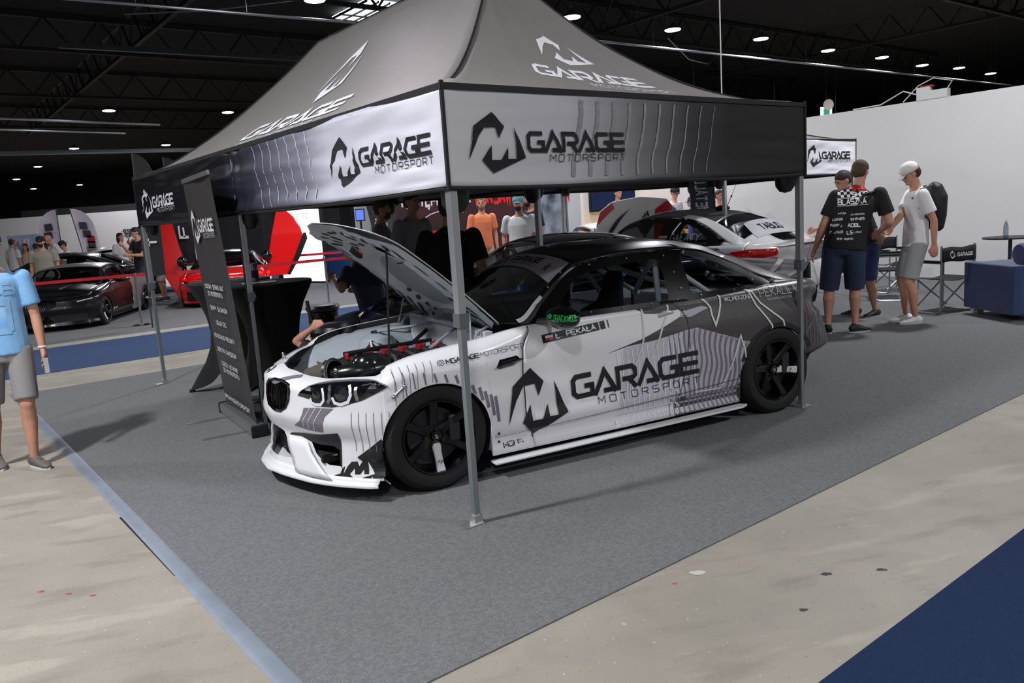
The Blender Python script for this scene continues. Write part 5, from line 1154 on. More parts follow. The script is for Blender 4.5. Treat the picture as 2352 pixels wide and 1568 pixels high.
# white and red car further back with raised hood
pg_ = (2.4, 13.9)
cg_ = coupe('white race car with raised hood of red, black and yellow diamonds', pg_, radians(-80), (1, 1, .98), paints(WG), hood=None, skip=('inner_shell',))
HDK = mat('hood_white', (228, 227, 226), .4); YL = mat('dia_yellow', (226, 190, 30), .4)
def rh(x, y, o_=0):
    """raised hood panel: x -.7...7 across, y 0..1.15 up from the hinge"""
    a = radians(58); k = .10*sin(pi*min(1, y/1.2))+.06*(1-(x/.75)**2)
    return Vector((-.62+y*cos(a)*1.0-(k+o_)*sin(a)*1.0, x, .86+y*sin(a)*.86+(k+o_)*cos(a)))
ho = [(-.62, 0), (.62, 0), (.70, .4), (.68, .85), (.5, 1.08), (0, 1.16), (-.5, 1.08), (-.68, .85), (-.70, .4)]
def hskin(nm, P, m, o_, par, solid=0):
    mb = MB()
    for t_ in refine(tri_poly([P]), .08): mb.add([rh(*p, o_) for p in t_], [(0, 1, 2)])
    return mb.build(nm, m, par, True, solid=solid, weld=.0005)
hr = hskin('raised_hood', ho, HDK, 0, cg_, .01)
for nm, P, m in (('red_panel', [(.45, 0), (.62, 0), (.70, .4), (.68, .85), (.52, 1.05), (.36, .8)], RRD), ('red_panel', [(-.69, .5), (-.68, .85), (-.5, 1.07), (-.42, .9)], RRD), ('black_diamond', [(.25, .1), (.38, .42), (.22, .78), (.08, .42)], RBK), ('yellow_diamond', [(.19, .60), (.25, .60), (.22, .74)], YL), ('yellow_diamond', [(.18, .22), (.31, .22), (.25, .10)], YL), ('black_diamond', [(-.55, .12), (-.35, .35), (-.12, .85), (-.32, .60)], RBK), ('yellow_diamond', [(-.50, .18), (-.44, .16), (-.32, .32), (-.40, .32)], YL)):
    hskin(nm, P, m, .014, hr); hskin(nm, [(x*1, y) for x, y in P], m, -.012, hr)
# yellow car far behind the tents
coupe('bright yellow sports car far behind the raised white hood', (2.4, 20.8), radians(-168), (1, 1, .98), paints(mat('yellow_paint', (245, 180, 20), .25, coat=.6)), hood=mat('yellow_paint'), skip=('inner_shell',))
# left group
hB = radians(-80.5); hv = Vector((cos(hB), sin(hB))); lv = Vector((-hv.y, hv.x)); pB = Vector((-7.67, 15.09))-lv*.97
MBK = mat('matte_black_paint', (20, 20, 22), .28, .3, coat=.25); GRY = mat('dark_silver_paint', (120, 116, 116), .3, .25, coat=.3)
cb = coupe('low matte black sports car with dark silver hood flanks and horseshoe grille', (pB.x, pB.y), hB, (1.0, 1.06, .87), {'*': {'wrap_white': MBK, 'wrap_grey': GRY, 'roof_black': GRY, 'roof_grey': MBK}}, hood=MBK, skip=('kidney_grille', 'headlight', 'roof_strap'))
for sg in (1, -1):
    rows = [[(x, sg*lerp(y0, y1, j/5), BS(sX(x) if x < .2 else .6, vtop(sX(x)) if x < .2 else vtop(.6))[2]+.078-.07*(lerp(y0, y1, j/5)/.75)**2) for j in range(6)] for x, y0, y1 in [(.2-.08*k, .20+.012*k, .55+.012*k) for k in range(10)]]
    MB().grid(rows).build('silver_flank', GRY, cb, True)
    hl_ = [(.62, .60), (.70, .64), (.86, .69), (.98, .66), (.90, .61), (.74, .57)]
    h = decal('headlight', tri_poly([[(sg*x, y) for x, y in (hl_ if sg > 0 else hl_[::-1])]]), mat('lamp_dark'), fs(.004), cb, .04)
    decal('light_bar', stroke([(sg*.66, .60), (sg*.80, .625), (sg*.93, .645)], .018), mat('drl_white'), fs(.007), h)
hs = [(.0, .60), (.10, .585), (.15, .53), (.155, .42), (.13, .30), (.10, .25), (-.10, .25), (-.13, .30), (-.155, .42), (-.15, .53), (-.10, .585)]
k = decal('horseshoe_grille', tri_poly([hs]), mat('grille_mesh', (38, 38, 42), .5, .5), fs(.012), cb, .05); MB().tube([BS(x, y, .016) for x, y in hs+hs[:1]], .012, 6).build('grille_surround', GLOSS, k, True)
decal('oval_badge', tri_poly([[(.045*cos(q*pi/8), .545+.016*sin(q*pi/8)) for q in range(16)]]), RRD, fs(.02), k)
decal('lower_intake', tri_poly([[(.26, .20), (.30, .36), (.62, .38), (.80, .34), (.80, .20)]]), INN, fs(.004), cb, .04); decal('lower_intake', tri_poly([[(-.26, .20), (-.80, .20), (-.80, .34), (-.62, .38), (-.30, .36)]]), INN, fs(.004), cb, .04)
rr_, w_ = text('ZOOSE', .2, 1.3, .9); decal('fender_lettering', xf(rr_, .16/w_, .03, 1.86, .30)+tri_poly([[(1.80+.026*cos(q*pi/6), .315+.034*sin(q*pi/6)) for q in range(12)]]), mat('soft_print'), fs(.004), cb, .05)
RDP = mat('red_paint', (205, 14, 16), .2, coat=.8)
hR = radians(-74); hv = Vector((cos(hR), sin(hR))); pR = (-6.33, 17.9)
cr_ = coupe('bright red sports car with both doors swung up like wings', pR, hR, (.98, 1.04, .88), {'*': {'wrap_white': RDP, 'wrap_grey': RDP, 'roof_black': RBK, 'roof_grey': RDP}}, hood=RDP, skip=('kidney_grille', 'headlight', 'door', 'door_mirror', 'mirror_arm'))
for sg in (1, -1):
    decal('lower_intake', tri_poly([[(sg*x, y) for x, y in ((.05, .18), (.05, .30), (.45, .36), (.85, .42), (.88, .18))][::sg]]), INN, fs(.004), cr_, .05)
    hl_ = [(.55, .60), (.66, .62), (.80, .66), (1.0, .70), (.95, .62), (.80, .57), (.65, .56)]
    h = decal('headlight', tri_poly([[(sg*x, y) for x, y in (hl_ if sg > 0 else hl_[::-1])]]), mat('lamp_dark'), fs(.004), cr_, .04); decal('light_bar', stroke([(sg*.60, .585), (sg*.78, .60), (sg*.93, .66)], .02), mat('drl_white'), fs(.007), h)
    # wing door: body-coloured blade rising outwards from the fender
    out = [(.86, .50), (1.30, .50), (1.52, .95), (1.74, 1.42), (1.70, 1.62), (1.58, 1.85), (1.42, 2.02), (1.28, 2.05), (1.18, 1.95), (1.05, 1.5), (.92, .95)]
    if sg < 0: out = [(.84, .55), (.95, .12), (1.02, .12), (1.22, .50), (1.42, .95), (1.46, 1.40), (1.40, 1.80), (1.28, 2.05), (1.15, 2.15), (1.05, 1.9), (.92, 1.2)]
    out = [(a, b/.88) for a, b in out]
    def wd(x, y, h): return Vector((-.85-.22*(y-.6)+.30*(1.3-x)+h, sg*x, y))
    dw = MB().prism(out, 0, .06, wd).build('wing_door', RDP, cr_, bevel=.02)
    MB().prism([(1.28, .58), (1.36, .55), (1.62, 1.0), (1.84, 1.50), (1.82, 1.66), (1.76, 1.66)] if sg > 0 else [(.78, .60), (.86, .60), (1.0, 1.3), (1.14, 2.1), (1.08, 2.2), (.90, 1.4)], -.03, .03, wd).build('door_edge', RBK, dw, bevel=.01)
    MB().ell(wd(.90, 1.12, .16), (.07, .11, .14)).tube([wd(.92, .86, .04), wd(.88, 1.0, .12)], .022, 6).build('wing_mirror', GLOSS, dw, True)
coupe('dark grey coupe parked left behind the low black sports car', (-12.4, 18.9), radians(200), (1.02, 1, 1.02), paints(mat('grey_paint', (66, 68, 72), .2, .6, coat=.6)), hood=mat('grey_paint'), skip=('inner_shell',))
coupe('white car with black glass behind the low black sports car', (-12.9, 22.3), radians(205), (1, 1, 1.05), paints(WG), hood=WG, skip=('inner_shell',))
# ---------------------------------------------------------------- booth furniture and other things
BLKC = mat('black_cloth', (10, 10, 11), .85); VL = mat('vinyl_black', (24, 24, 25), .38); BLU = mat('blue_velvet', (26, 44, 92), .8, sheen=.4); BLU2 = mat('blue_leather', (36, 66, 120), .5)
def bar_table(label, x, y, rz):
    t = thing('cocktail_table', label, 'table', (x, y, 0), rz, 'stretch covered tables')
    rings = []; n = 64
    for z, r0, sq in ((1.10, .395, 0), (1.085, .40, 0), (1.03, .375, 0), (.9, .30, .05), (.75, .245, .10), (.6, .215, .18), (.45, .22, .32), (.3, .25, .6), (.15, .30, .9), (.03, .345, 1.0)):
        rings.append([((r0*(1+sq*(.42*abs(cos(2*a))**6-.25*(1-abs(cos(2*a))**2))))*cos(a), (r0*(1+sq*(.42*abs(cos(2*a))**6-.25*(1-abs(cos(2*a))**2))))*sin(a), z+sq*.16*(1-abs(cos(2*a))**1.2)*(1 if z < .4 else 0)) for a in [2*pi*k/n for k in range(n)]])
    MB().loft(rings, cap=False).build('stretch_cover', BLKC, t, True)
    MB().lathe([(.001, 1.105), (.395, 1.105), (.40, 1.09)], n=40).build('table_top', mat('cover_top', (16, 16, 17), .7), t, True)
    for k in range(4):
        a = pi/2*k; MB().lathe([(.001, .0), (.03, .0), (.03, .03), (.001, .035)], (.475*cos(a), .475*sin(a), .0), 12).build('foot', TRIM, t)
    return t
bar_table('black stretch covered cocktail table partly behind the roll-up banner', -2.82, 8.05, .3)
bar_table('black stretch covered cocktail table right of the roll-up banner', -2.22, 7.35, .2)
o = MB().lathe([(.001, 0), (.031, 0), (.033, .01), (.033, .155), (.027, .165), (.026, .17), (.001, .17)], n=24).build('drink_can', mat('can_silver', (150, 155, 165), .25, .8), None, True); o.location = (-2.40, 7.58, 1.107); tag(o, 'slim silver and blue drink can on the black table', 'can')
MB().lathe([(.0335, .03), (.0335, .10)], n=24).build('can_band', mat('can_blue', (30, 40, 90), .3, .5), o, True)
o = MB().box((0, 0, .004), (.30, .21, .006), .3).build('flyer', mat('flyer_white', (205, 205, 200), .5)); o.location = (-2.25, 7.20, 1.107); tag(o, 'white flyer lying on the black table', 'flyer')
def barrel(label, x, y, num, z0=.60, rz=0):
    t = thing('barrel_stool', label, 'stool', (x, y, 0), rz, 'black barrel stools'); s = z0/.6
    MB().lathe([(.001, .0), (.19, .0), (.195, .02*s), (.19, .05*s), (.19, .18*s), (.198, .19*s), (.19, .20*s), (.19, .36*s), (.198, .37*s), (.19, .38*s), (.19, .5*s), (.18, .51*s), (.001, .51*s)], n=36).build('barrel', mat('barrel_black', (17, 17, 18), .25, .3, coat=.3), t, True)
    MB().lathe([(.001, .60*s), (.12, .60*s), (.20, .585*s), (.218, .55*s), (.205, .515*s), (.15, .51*s), (.001, .51*s)], n=36).build('cushion', VL, t, True)
    if num:
        tr, w_ = text('300', .26, 1.15, .95)
        def f(x_, z_): a = -pi/2+x_/.19; return (.192*cos(a), .192*sin(a), z_)
        decal('barrel_number', xf(tr, .19/w_, .085, .0, .28*s, shear=.25*.1), mat('number_grey', (120, 122, 126), .5), f, t, .04)
barrel('black barrel stool marked 300 behind the car nose', -2.40, 10.15, True)
barrel('black barrel stool just behind the nose of the white race car', -1.56, 7.02, False, .72)
barrel('black barrel stool beside the seated man behind the hood', -1.10, 6.88, False, .76)
# roll-up banner
t = thing('roll_up_banner', 'tall dark roll-up banner with white text left of the race car', 'banner', (-2.28, 6.42, 0), atan2(5.94-6.93, -1.98+2.59))
MB().box((0, 0, .055), (1.12, .12, .09)).build('base_cassette', mat('cassette_alu', (170, 172, 174), .3, .8), t, bevel=.02)
for sx in (-1, 1): MB().box((sx*.565, 0, .055), (.02, .13, .10)).build('end_cap', TRIM, t, bevel=.01)
for sx in (-.32, .32): MB().box((sx, -.17, .01), (.03, .42, .012)).build('foot_bar', mat('cassette_alu'), t)
MB().box((0, -.131, 2.02), (1.02, .02, .035)).build('top_rail', mat('cassette_alu'), t, bevel=.004); MB().tube([(0, .05, .1), (0, -.10, 2.0)], .009, 6).build('support_pole', STL, t)
rows = [[(x, .008+.008*sin(x*14)*(1-abs(z-1.1)/1.0)*.6+.010*sin(x*5+1), z) for x in frange(-.5, .5, 30)] for z in frange(.09, 2.01, 12)]
rows = [[(x, y-.065*z, z) for x, y, z in r_] for r_ in rows]
sheet = MB().grid(rows).build('printed_sheet', mat('sheet_dark', (52, 50, 50), .45), t, True)
SP = mat('sheet_print', (205, 205, 208), .5)
shf = lambda x, z: (x, -.012-.065*z, z)
tr, w_ = full_logo(.28); decal('sheet_logo', xf(tr, 1.15, 1.0, -.42, 1.50), SP, shf, sheet)
for z, wd_, x0, wl in ((1.135, 'BUDOWA, SERWIS AUT', -.36, .66), (1.075, 'DO MOTORSPORTU', -.30, .52), (.955, 'SWAPY SILNIKÓW'.replace('Ó', 'O'), -.32, .60), (.835, 'USŁUGI CNC'.replace('Ł', 'L'), -.20, .36), (.715, 'INDYWIDUALNE PROJEKTY', -.38, .72), (.595, 'GEOMETRIA ZAWIESZENIA', -.36, .66), (.475, 'CZĘŚCI UŻYWANE'.replace('Ś', 'S').replace('Ż', 'Z'), -.30, .56), (.42, 'DO MOTORSPORTU', -.28, .54), (.17, '@MGARAGEMOTORSPORT', -.42, .84)):
    tr, w_ = text(wd_, .2, 1.25, .8); decal('sheet_lettering', xf(tr, wl/w_, .032, x0, z), SP, shf, sheet)
# stanchions and red belts
def stanchion(label, x, y):
    t = thing('stanchion', label, 'stanchion', (x, y, 0), 0, 'chrome barrier posts')
    MB().lathe([(.001, 0), (.17, 0), (.17, .015), (.12, .03), (.03, .04), (.001, .04)], n=32).build('base', mat('chrome', (190, 186, 182), .12, 1), t, True)
    MB().lathe([(.022, .03), (.022, .92), (.03, .93), (.034, .97), (.001, 1.0)], n=20).build('post', mat('chrome'), t, True)
stanchion('chrome stanchion between the black sports car and the tent leg', -6.78, 14.54)
stanchion('chrome stanchion between the red car and the glowing screen', -3.55, 15.6); stanchion('chrome stanchion behind the grey bearded man at far left', -12.2, 13.6)
RB = mat('belt_red', (190, 20, 34), .5)
def belt(label, pts, h=.055):
    o = MB().grid([[Vector(p)+Vector((0, 0, z)) for p in pts] for z in (-h/2, h/2)]).build('barrier_belt', RB, None, solid=.003); tag(o, label, 'belt', 'red barrier belts')
belt('red barrier belt in front of the black sports car', [(-12.2, 13.6, .93), (-9.5, 14.05, .89), (-6.8, 14.54, .93)]); belt('red barrier belt across the red sports car', [(-6.75, 14.54, .93), (-5.2, 15.05, .90), (-3.57, 15.6, .93)]); belt('red barrier belt behind the red sports car and hood', [(-8.2, 19.6, .93), (-5, 19.9, .9), (-1.6, 20.3, .93)]); belt('red barrier belt seen through the open hood vent', [(-3.5, 15.6, .93), (-2.2, 17.4, .90), (-1.0, 19.2, .93)])
belt('red barrier belt beside the dark grey coupe', [(-12.2, 13.7, .93), (-11.8, 16.2, .9), (-11.4, 18.9, .93)])
# glowing screen
t = thing('led_screen', 'tall glowing white screen behind the red sports car', 'screen', (-5.80, 22.9, 0), atan2(22.36-23.62, 1.61))
MB().box((0, 0, 1.35), (1.95, .12, 2.7)).build('screen_case', TRIM, t); sc_ = MB().box((0, -.065, 1.36), (1.88, .012, 2.6)).build('screen_face', mat('screen_glow', 255, .5, emit=(244, 240, 255), es=1.7), t)
tr, w_ = text('MAC', .16, 1.5, .9); t2_, w2 = text('STEC', .12, 1.5, .9)
decal('screen_lettering', xf(tr, .4/w_, .10, -.15, 2.3)+xf(t2_, .5/w2, .12, -.05, 1.85)+xf(t2_, .3/w2, .06, .45, .95), mat('screen_ink', (150, 150, 215), .5, emit=(150, 150, 230), es=.6), lambda x, z: (x, -.075, z), t)
# posters, dark panels behind
pw = box_te('poster_wall', 5.65, 10.3, 10.5, 10.6, .006, 2.9, mat('poster_black', (22, 20, 22), .6, noise_amt=1, noise_scale=.8, col2=(74, 20, 24))); tag(pw, 'black and red printed wall advertising the next motor show', 'poster')
PF = lambda a, z: (a, 10.492, z)
PWT = mat('poster_white', (235, 235, 235), .5); PRD = mat('poster_red', (225, 34, 38), .5)
tr, w_ = text('NASTĘPNY ROK:', .24, 1.25, .72); decal('poster_lettering', xf(tr, 1.65/w_, .24, 5.95, 1.84), PWT, PF, pw)
tr, w_ = text('WARSAW MOTOR SHOW', .28, 1.2, .72); decal('poster_lettering', xf(tr, 2.7/w_, .27, 7.72, 1.83), PRD, PF, pw)
decal('poster_button', tri_poly([[(9.2, 1.36), (10.15, 1.36), (10.15, 1.58), (9.2, 1.58)]]), PRD, PF, pw); tr, w_ = text('KUP BILET', .18, 1.3, .75); decal('poster_lettering', xf(tr, .78/w_, .12, 9.29, 1.41), PWT, lambda a, z: (a, 10.485, z), pw)
decal('poster_arrow', tri_poly([[(9.62, 1.33), (9.72, 1.33), (9.67, 1.24)]]), PWT, PF, pw)
decal('poster_button', tri_poly([[(5.95, 1.02), (6.8, 1.02), (6.8, 1.34), (5.95, 1.34)]]), PRD, PF, pw); tr, w_ = text('25 45 SIERPNIA', .24, 1.25, .75); decal('poster_lettering', xf(tr, .8/w_, .15, 5.98, 1.1), PWT, lambda a, z: (a, 10.485, z), pw)
decal('poster_outline', stroke([(7.0+.5*cos(k*pi/14)*1.3, 1.45+.28*sin(k*pi/14)) for k in range(4, 29)], .018), PWT, PF, pw)
tr, w_ = text('ADRIA', .2, 1.2, .8); decal('poster_lettering', xf(tr, .5/w_, .16, 7.0, .80), PWT, PF, pw)
sm = box_te('smoke_poster', 9.3, 10.25, 10.47, 10.478, .01, 2.9, mat('smoke_print', (176, 186, 198), .6, noise_amt=1, noise_scale=2.2, col2=(40, 46, 56)))
sm.parent = pw; sm.location = (0, 0, 0); sm.rotation_euler = (0, 0, 0)
o = box_te('white_column', 10.35, 10.75, 10.5, 10.9, 0, 2.95, mat('column_white', (205, 206, 205), .6)); tag(o, 'plain white column beside the smoke poster', 'column')
t = thing('wall_screen', 'dark blue screen on the back white wall', 'screen', T(13.3, 11.95, 1.9), TH); MB().box((0, 0, .05), (1.7, .06, .95)).build('bezel', TRIM, t); MB().box((0, -.035, .05), (1.62, .01, .88)).build('display', mat('display_blue', (20, 34, 62), .3, emit=(24, 40, 78), es=.5, noise_amt=.7, noise_scale=4), t)
for nm, x0, x1, y, z1, m, lab in (('dark_panel', -9.6, -7.4, 24.5, 2.9, mat('panel_dark', (30, 30, 33), .7), 'dark grey exhibition panel behind the left wing door'), ('dark_panel', -7.3, -5.2, 25.5, 2.9, mat('panel_charcoal', (44, 42, 44), .7), 'charcoal exhibition panel behind the red car'), ('dark_panel', -5.1, -2.9, 27.0, 3.0, mat('panel_black', (20, 22, 26), .7), 'black exhibition panel right of the glowing screen'), ('dark_panel', -3.6, .2, 23.0, 2.9, mat('panel_ink', (18, 20, 28), .7), 'ink black exhibition wall with small blue monitor')):
    tag(MB().box(((x0+x1)/2, y, z1/2), (x1-x0, .1, z1)).build(nm, m), lab, 'panel')
tag(MB().box((-4.2, 24.0, 1.45), (.42, .3, 2.9)).build('white_column', mat('column_white')), 'narrow white column right of the glowing screen', 'column')
t = thing('monitor', 'small blue lit monitor on the dark wall above the hood', 'monitor', (-2.85, 16.0, 1.35), 0); MB().box((0, 0, .40), (.15, .04, .20)).build('display', mat('monitor_blue', (80, 110, 220), .4, emit=(90, 110, 235), es=1.1), t); MB().box((0, .03, .40), (.18, .04, .24)).build('bezel', TRIM, t); MB().tube([(0, .02, .30), (0, .02, -1.35)], .02, 8).build('stand', TRIM, t)
# beach flags
def flag(label, x, y, z0, h, w_, lean, m, letters=None, lm=None, tip=1, blocks=False):
    t = thing('beach_flag', label, 'flag', (x, y, 0)); L_ = []
    n = 16
    prof = [(0, z0), (w_*.96, z0+.02)] + [(w_, z0+h*.72)] + [(w_*cos(a*pi/2/6), z0+h*.72+h*.28*sin(a*pi/2/6)) for a in range(1, 7)]
    fnp = lambda a, b, h_: (tip*(a-.0)+lean*(b-z0), h_+.03*sin(a*6), b)
    MB().prism(prof, -.004, .004, fnp).build('flag_cloth', m, t); MB().tube([(lean*(-z0), 0, 0), (0, 0, z0), (lean*h, 0, z0+h)], .015, 6).build('pole', STL, t)
    if letters:
        tr, w2 = text(letters, .2, 1.35, .8); decal('flag_lettering', xf(tr, h*.5/w2, w_*.42, z0+h*.25, 0), lm, lambda u_, v_: (tip*(w_*.78-v_)*1.0+lean*(u_-z0), -.045, u_), t)
    if blocks:
        for k, (c, a, b) in enumerate((((70, 66, 84), .25, .70), ((60, 60, 66), .32, .58), ((180, 40, 52), .45, .50), ((72, 70, 78), .40, .42), ((128, 122, 84), .28, .34))):
            decal('print_block', tri_poly([[(w_*a, z0+h*b), (w_*(a+.4), z0+h*b-.03), (w_*(a+.42), z0+h*(b+.09)), (w_*(a+.04), z0+h*(b+.1))]]), mat('block%d' % k, c, .6), lambda u_, v_: (tip*u_+lean*(v_-z0), -.045, v_), t)
FV = mat('flag_lilac', (250, 246, 252), .6, noise_amt=1, noise_scale=1.2, col2=(232, 206, 236))
flag('lilac teardrop flag left of the bald man', -13.25, 24, .6, 2.0, .6, 0, FV, tip=-1, blocks=True); flag('lilac teardrop flag right of the bald man', -12.0, 23, .6, 1.95, .55, -.16, FV, tip=1, blocks=True)
FK = mat('flag_black', (30, 29, 31), .7)
flag('tall black teardrop flag at the left end of the big tent', -6.33, 14.0, .9, 2.12, .34, .02, FK, 'TAVRIA', mat('poster_white'), tip=1)
flag('black teardrop flag behind the left wing door and tent eave', -8.0, 19.4, .9, 2.55, .5, .0, FK, 'FICE', mat('poster_white'), tip=1)
flag('dark grey flag with white vertical lettering behind the raised hood', -1.55, 12.6, .8, 1.5, .42, -.16, mat('flag_grey', (58, 56, 62), .6), 'FIGHT', mat('poster_white'), tip=-1)
flag('slate blue flag with white lettering between the tent legs', 3.72, 14.0, .6, 1.8, .42, -.03, mat('flag_slate', (70, 76, 88), .6), 'VIK METALL', mat('poster_white'), tip=-1)
ps = MB().box((-14.5, 24.3, 1.35), (1.0, .04, 1.15)).build('sky_poster', mat('poster_sky', (150, 176, 214), .6, noise_amt=1, noise_scale=3, col2=(196, 190, 216))); tag(ps, 'pale blue poster with large white letters at the far left edge', 'poster')
tr, w_ = text('XVI', .2, 1.25, .8); decal('poster_lettering', xf(tr, .55/w_, .35, -14.9, 1.45), PWT, lambda x, z: (x, 24.27, z), ps)
t = thing('trophy', 'silver trophy cup with red ribbons behind the photographing man', 'trophy', (-11.65, 24.9, 1.35)); MB().lathe([(.07, 0), (.07, .08), (.02, .12), (.02, .25), (.08, .30), (.12, .45), (.125, .55), (.10, .55), (.001, .35)], n=24).build('cup', mat('chrome'), t, True)
for sg in (1, -1): MB().tube([(sg*.11, 0, .5), (sg*.19, 0, .48), (sg*.17, 0, .36), (sg*.09, 0, .32)], .012, 6).build('handle', mat('chrome'), t, True)
MB().box((0, -.09, .02), (.05, .02, .36)).build('ribbon', RB, t)
tag(MB().box((-11.65, 24.9, .67), (.5, .5, 1.34)).build('display_plinth', mat('column_white')), 'white plinth under the silver trophy', 'plinth')
# blue poufs and sofa
def pouf(label, x, y, w_, d_, h, rz):
    t = thing('pouf', label, 'pouf', (x, y, 0), rz); MB().box((0, 0, .12+h/2), (w_, d_, h)).build('body', BLU2, t, bevel=.04)
    for sx in (-1, 1):
        for sy in (-1, 1): MB().lathe([(.001, 0), (.03, 0), (.03, .12), (.001, .12)], (sx*(w_/2-.1), sy*(d_/2-.1), 0), 10).build('leg', TRIM, t)
pouf('blue leather armchair on castors right of the glowing screen', -4.55, 23.4, 1.1, .8, .75, -.3); pouf('blue armchair behind the open hood vent', -3.0, 22.0, .9, .8, .8, -.2); pouf('blue armchair seen between the red wing doors', -7.6, 22.8, .9, .8, .75, 0)
# sofa cut by the right picture edge: its back and side face the camera
sof = Vector((5.58, 8.75, 0)); t = thing('sofa', 'dark blue velvet sofa cut by the right edge of the picture', 'sofa', sof, radians(2))
MB().box((1.0, .36, .37), (1.95, .88, .52)).build('frame', BLU, t, bevel=.02)
MB().box((.035, .36, .365), (.13, .90, .55)).build('armrest', BLU, t, bevel=.015)
mb = MB(); mb.lathe([(.001, -.95), (.11, -.95), (.125, -.93), (.125, .93), (.11, .95), (.001, .95)], (1.10, .10, .745), 28, Matrix.Rotation(pi/2, 3, 'Y')); mb.build('bolster', BLU, t, True)
MB().box((.28, .12, .065), (.10, .10, .13)).build('chrome_leg', mat('leg_chrome', (180, 182, 184), .25, .9), t); MB().box((.12, .74, .065), (.08, .08, .13)).build('chrome_leg', mat('leg_chrome'), t)
# water bottle on the small table behind the sofa
t = thing('water_bottle', 'clear plastic water bottle above the blue sofa at the right edge', 'bottle', (7.05, 11.2, .78)); MB().lathe([(.001, 0), (.033, 0), (.035, .02), (.033, .07), (.035, .09), (.034, .15), (.025, .19), (.012, .215), (.012, .23)], n=20).build('bottle_body', glass_mat('pet_plastic', (205, 220, 228), .3), t, True); MB().lathe([(.014, .225), (.014, .245), (.001, .246)], n=14).build('cap', mat('cap_blue', (180, 200, 230), .4), t, True)
t = thing('side_table', 'small dark table holding the water bottle behind the sofa', 'table', (7.15, 11.25, 0)); MB().lathe([(.001, .76), (.35, .76), (.35, .78), (.001, .78)], n=28).build('table_top', TRIM, t); MB().tube([(0, 0, 0), (0, 0, .76)], .025, 10).build('column', STL, t); MB().lathe([(.001, 0), (.2, 0), (.18, .02), (.001, .03)], n=24).build('base', STL, t)
# director chairs
def director(label, x, y, rz, logo=False):
    t = thing('director_chair', label, 'chair', (x, y, 0), rz, 'folding director chairs'); A = mat('chair_alu', (176, 180, 184), .25, .9); F = mat('chair_canvas', (16, 16, 17), .8)
    for sx in (-1, 1):
        X = sx*.27
        MB().tube([(X, .22, .84), (X, .22, .10), (X, .20, .03), (X, .14, .012), (X, -.16, .012), (X, -.22, .04), (X, -.22, .10), (X, -.22, .60), (X, -.19, .635), (X, .22, .635)], .013, 8).build('side_frame', A, t, True)
        MB().box((X, 0, .655), (.045, .42, .02)).build('armrest', F, t, bevel=.006)
    for y_ in (-.17, .17):
        MB().tube([(-.25, y_, .43), (.26, y_+.01, .06)], .010, 8).tube([(.25, y_, .43), (-.26, y_+.02, .06)], .010, 8).build('cross_brace', A, t, True)
    MB().grid([[(lerp(-.25, .25, i/10), lerp(-.2, .2, j/4), .44-.035*sin(pi*i/10)) for j in range(5)] for i in range(11)]).build('seat', F, t, True, solid=-.004)
    bk = MB().grid([[(lerp(-.275, .275, i/10), .235+.02*sin(pi*i/10), z+.008*sin(i)) for i in range(11)] for z in (.645, .70, .76, .82)]).build('backrest', F, t, True, solid=.004)
    if logo:
        g_, w_ = word_garage(.2); f_ = lambda u_, v_: (-u_, .268, v_)
        decal('back_lettering', xf(g_, .26/w_, .045, -.07, .705)+xf(logo_m(), .11, .10, -.19, .682), mat('poster_white'), f_, bk, .05)
director('black director chair with white lettering on its back', 5.42, 9.85, pi+.35, True); director('black director chair behind the man in the white cap', 5.45, 11.3, pi-1.9); director('plain black director chair nearest the white wall', 5.9, 12.1, .3); director('black director chair showing above the blue sofa', 7.9, 11.3, pi+.1)
# ---------------------------------------------------------------- people
DG = None
def remesh(mb, name, vox, m, parent, smooth=6, keep_floor=None):
    me = bpy.data.meshes.new(name); me.from_pydata([tuple(v) for v in mb.v], [], mb.f); bm = bmesh.new(); bm.from_mesh(me); bmesh.ops.recalc_face_normals(bm, faces=bm.faces); bm.to_mesh(me); bm.free()
    o = bpy.data.objects.new(name, me); COL.objects.link(o)
    r = o.modifiers.new('r', 'REMESH'); r.mode = 'VOXEL'; r.voxel_size = vox; r.use_smooth_shade = True
    s = o.modifiers.new('s', 'SMOOTH'); s.factor = .5; s.iterations = smooth
    dg = bpy.context.evaluated_depsgraph_get(); ev = o.evaluated_get(dg); m2 = bpy.data.meshes.new_from_object(ev); o.modifiers.clear(); o.data = m2; bpy.data.meshes.remove(me)
    m2.materials.clear(); m2.materials.append(m); m2.polygons.foreach_set('use_smooth', [True]*len(m2.polygons)); o.parent = parent
    return o
def ring_chain(mb, rs, n=20):
    """rs: (centre, half width along side, half depth, side vector)"""
    rings = []
    for k, (c, a, b, sd) in enumerate(rs):
        c = Vector(c); 
        t_ = (Vector(rs[min(k+1, len(rs)-1)][0])-Vector(rs[max(k-1, 0)][0])).normalized(); sd = Vector(sd); sd = (sd-t_*sd.dot(t_)).normalized(); f_ = t_.cross(sd)
        rings.append([c+sd*a*cos(2*pi*j/n)+f_*b*sin(2*pi*j/n) for j in range(n)])
    mb.loft(rings)
def limb(mb, p, r, n=12, ends=True):
    mb.tube(p, r, n)
    if ends:
        for q, rr_ in zip(p, r): mb.ell(q, (rr_,)*3, 12, 8)
def ik(a, b, l1, l2, hint):
    a, b, hint = Vector(a), Vector(b), Vector(hint); d_ = b-a; L_ = min(d_.length, (l1+l2)*.999); u_ = d_.normalized(); x = (l1*l1-l2*l2+L_*L_)/(2*L_); h_ = sqrt(max(0, l1*l1-x*x)); hp = (hint-u_*hint.dot(u_))
    return a+u_*x+hp.normalized()*h_
SKIN = mat('skin_tan', (196, 142, 118), .55, noise_amt=.08, noise_scale=14); HAIRB = mat('hair_brown', (52, 38, 28), .7); HAIRK = mat('hair_black', (16, 14, 14), .6)
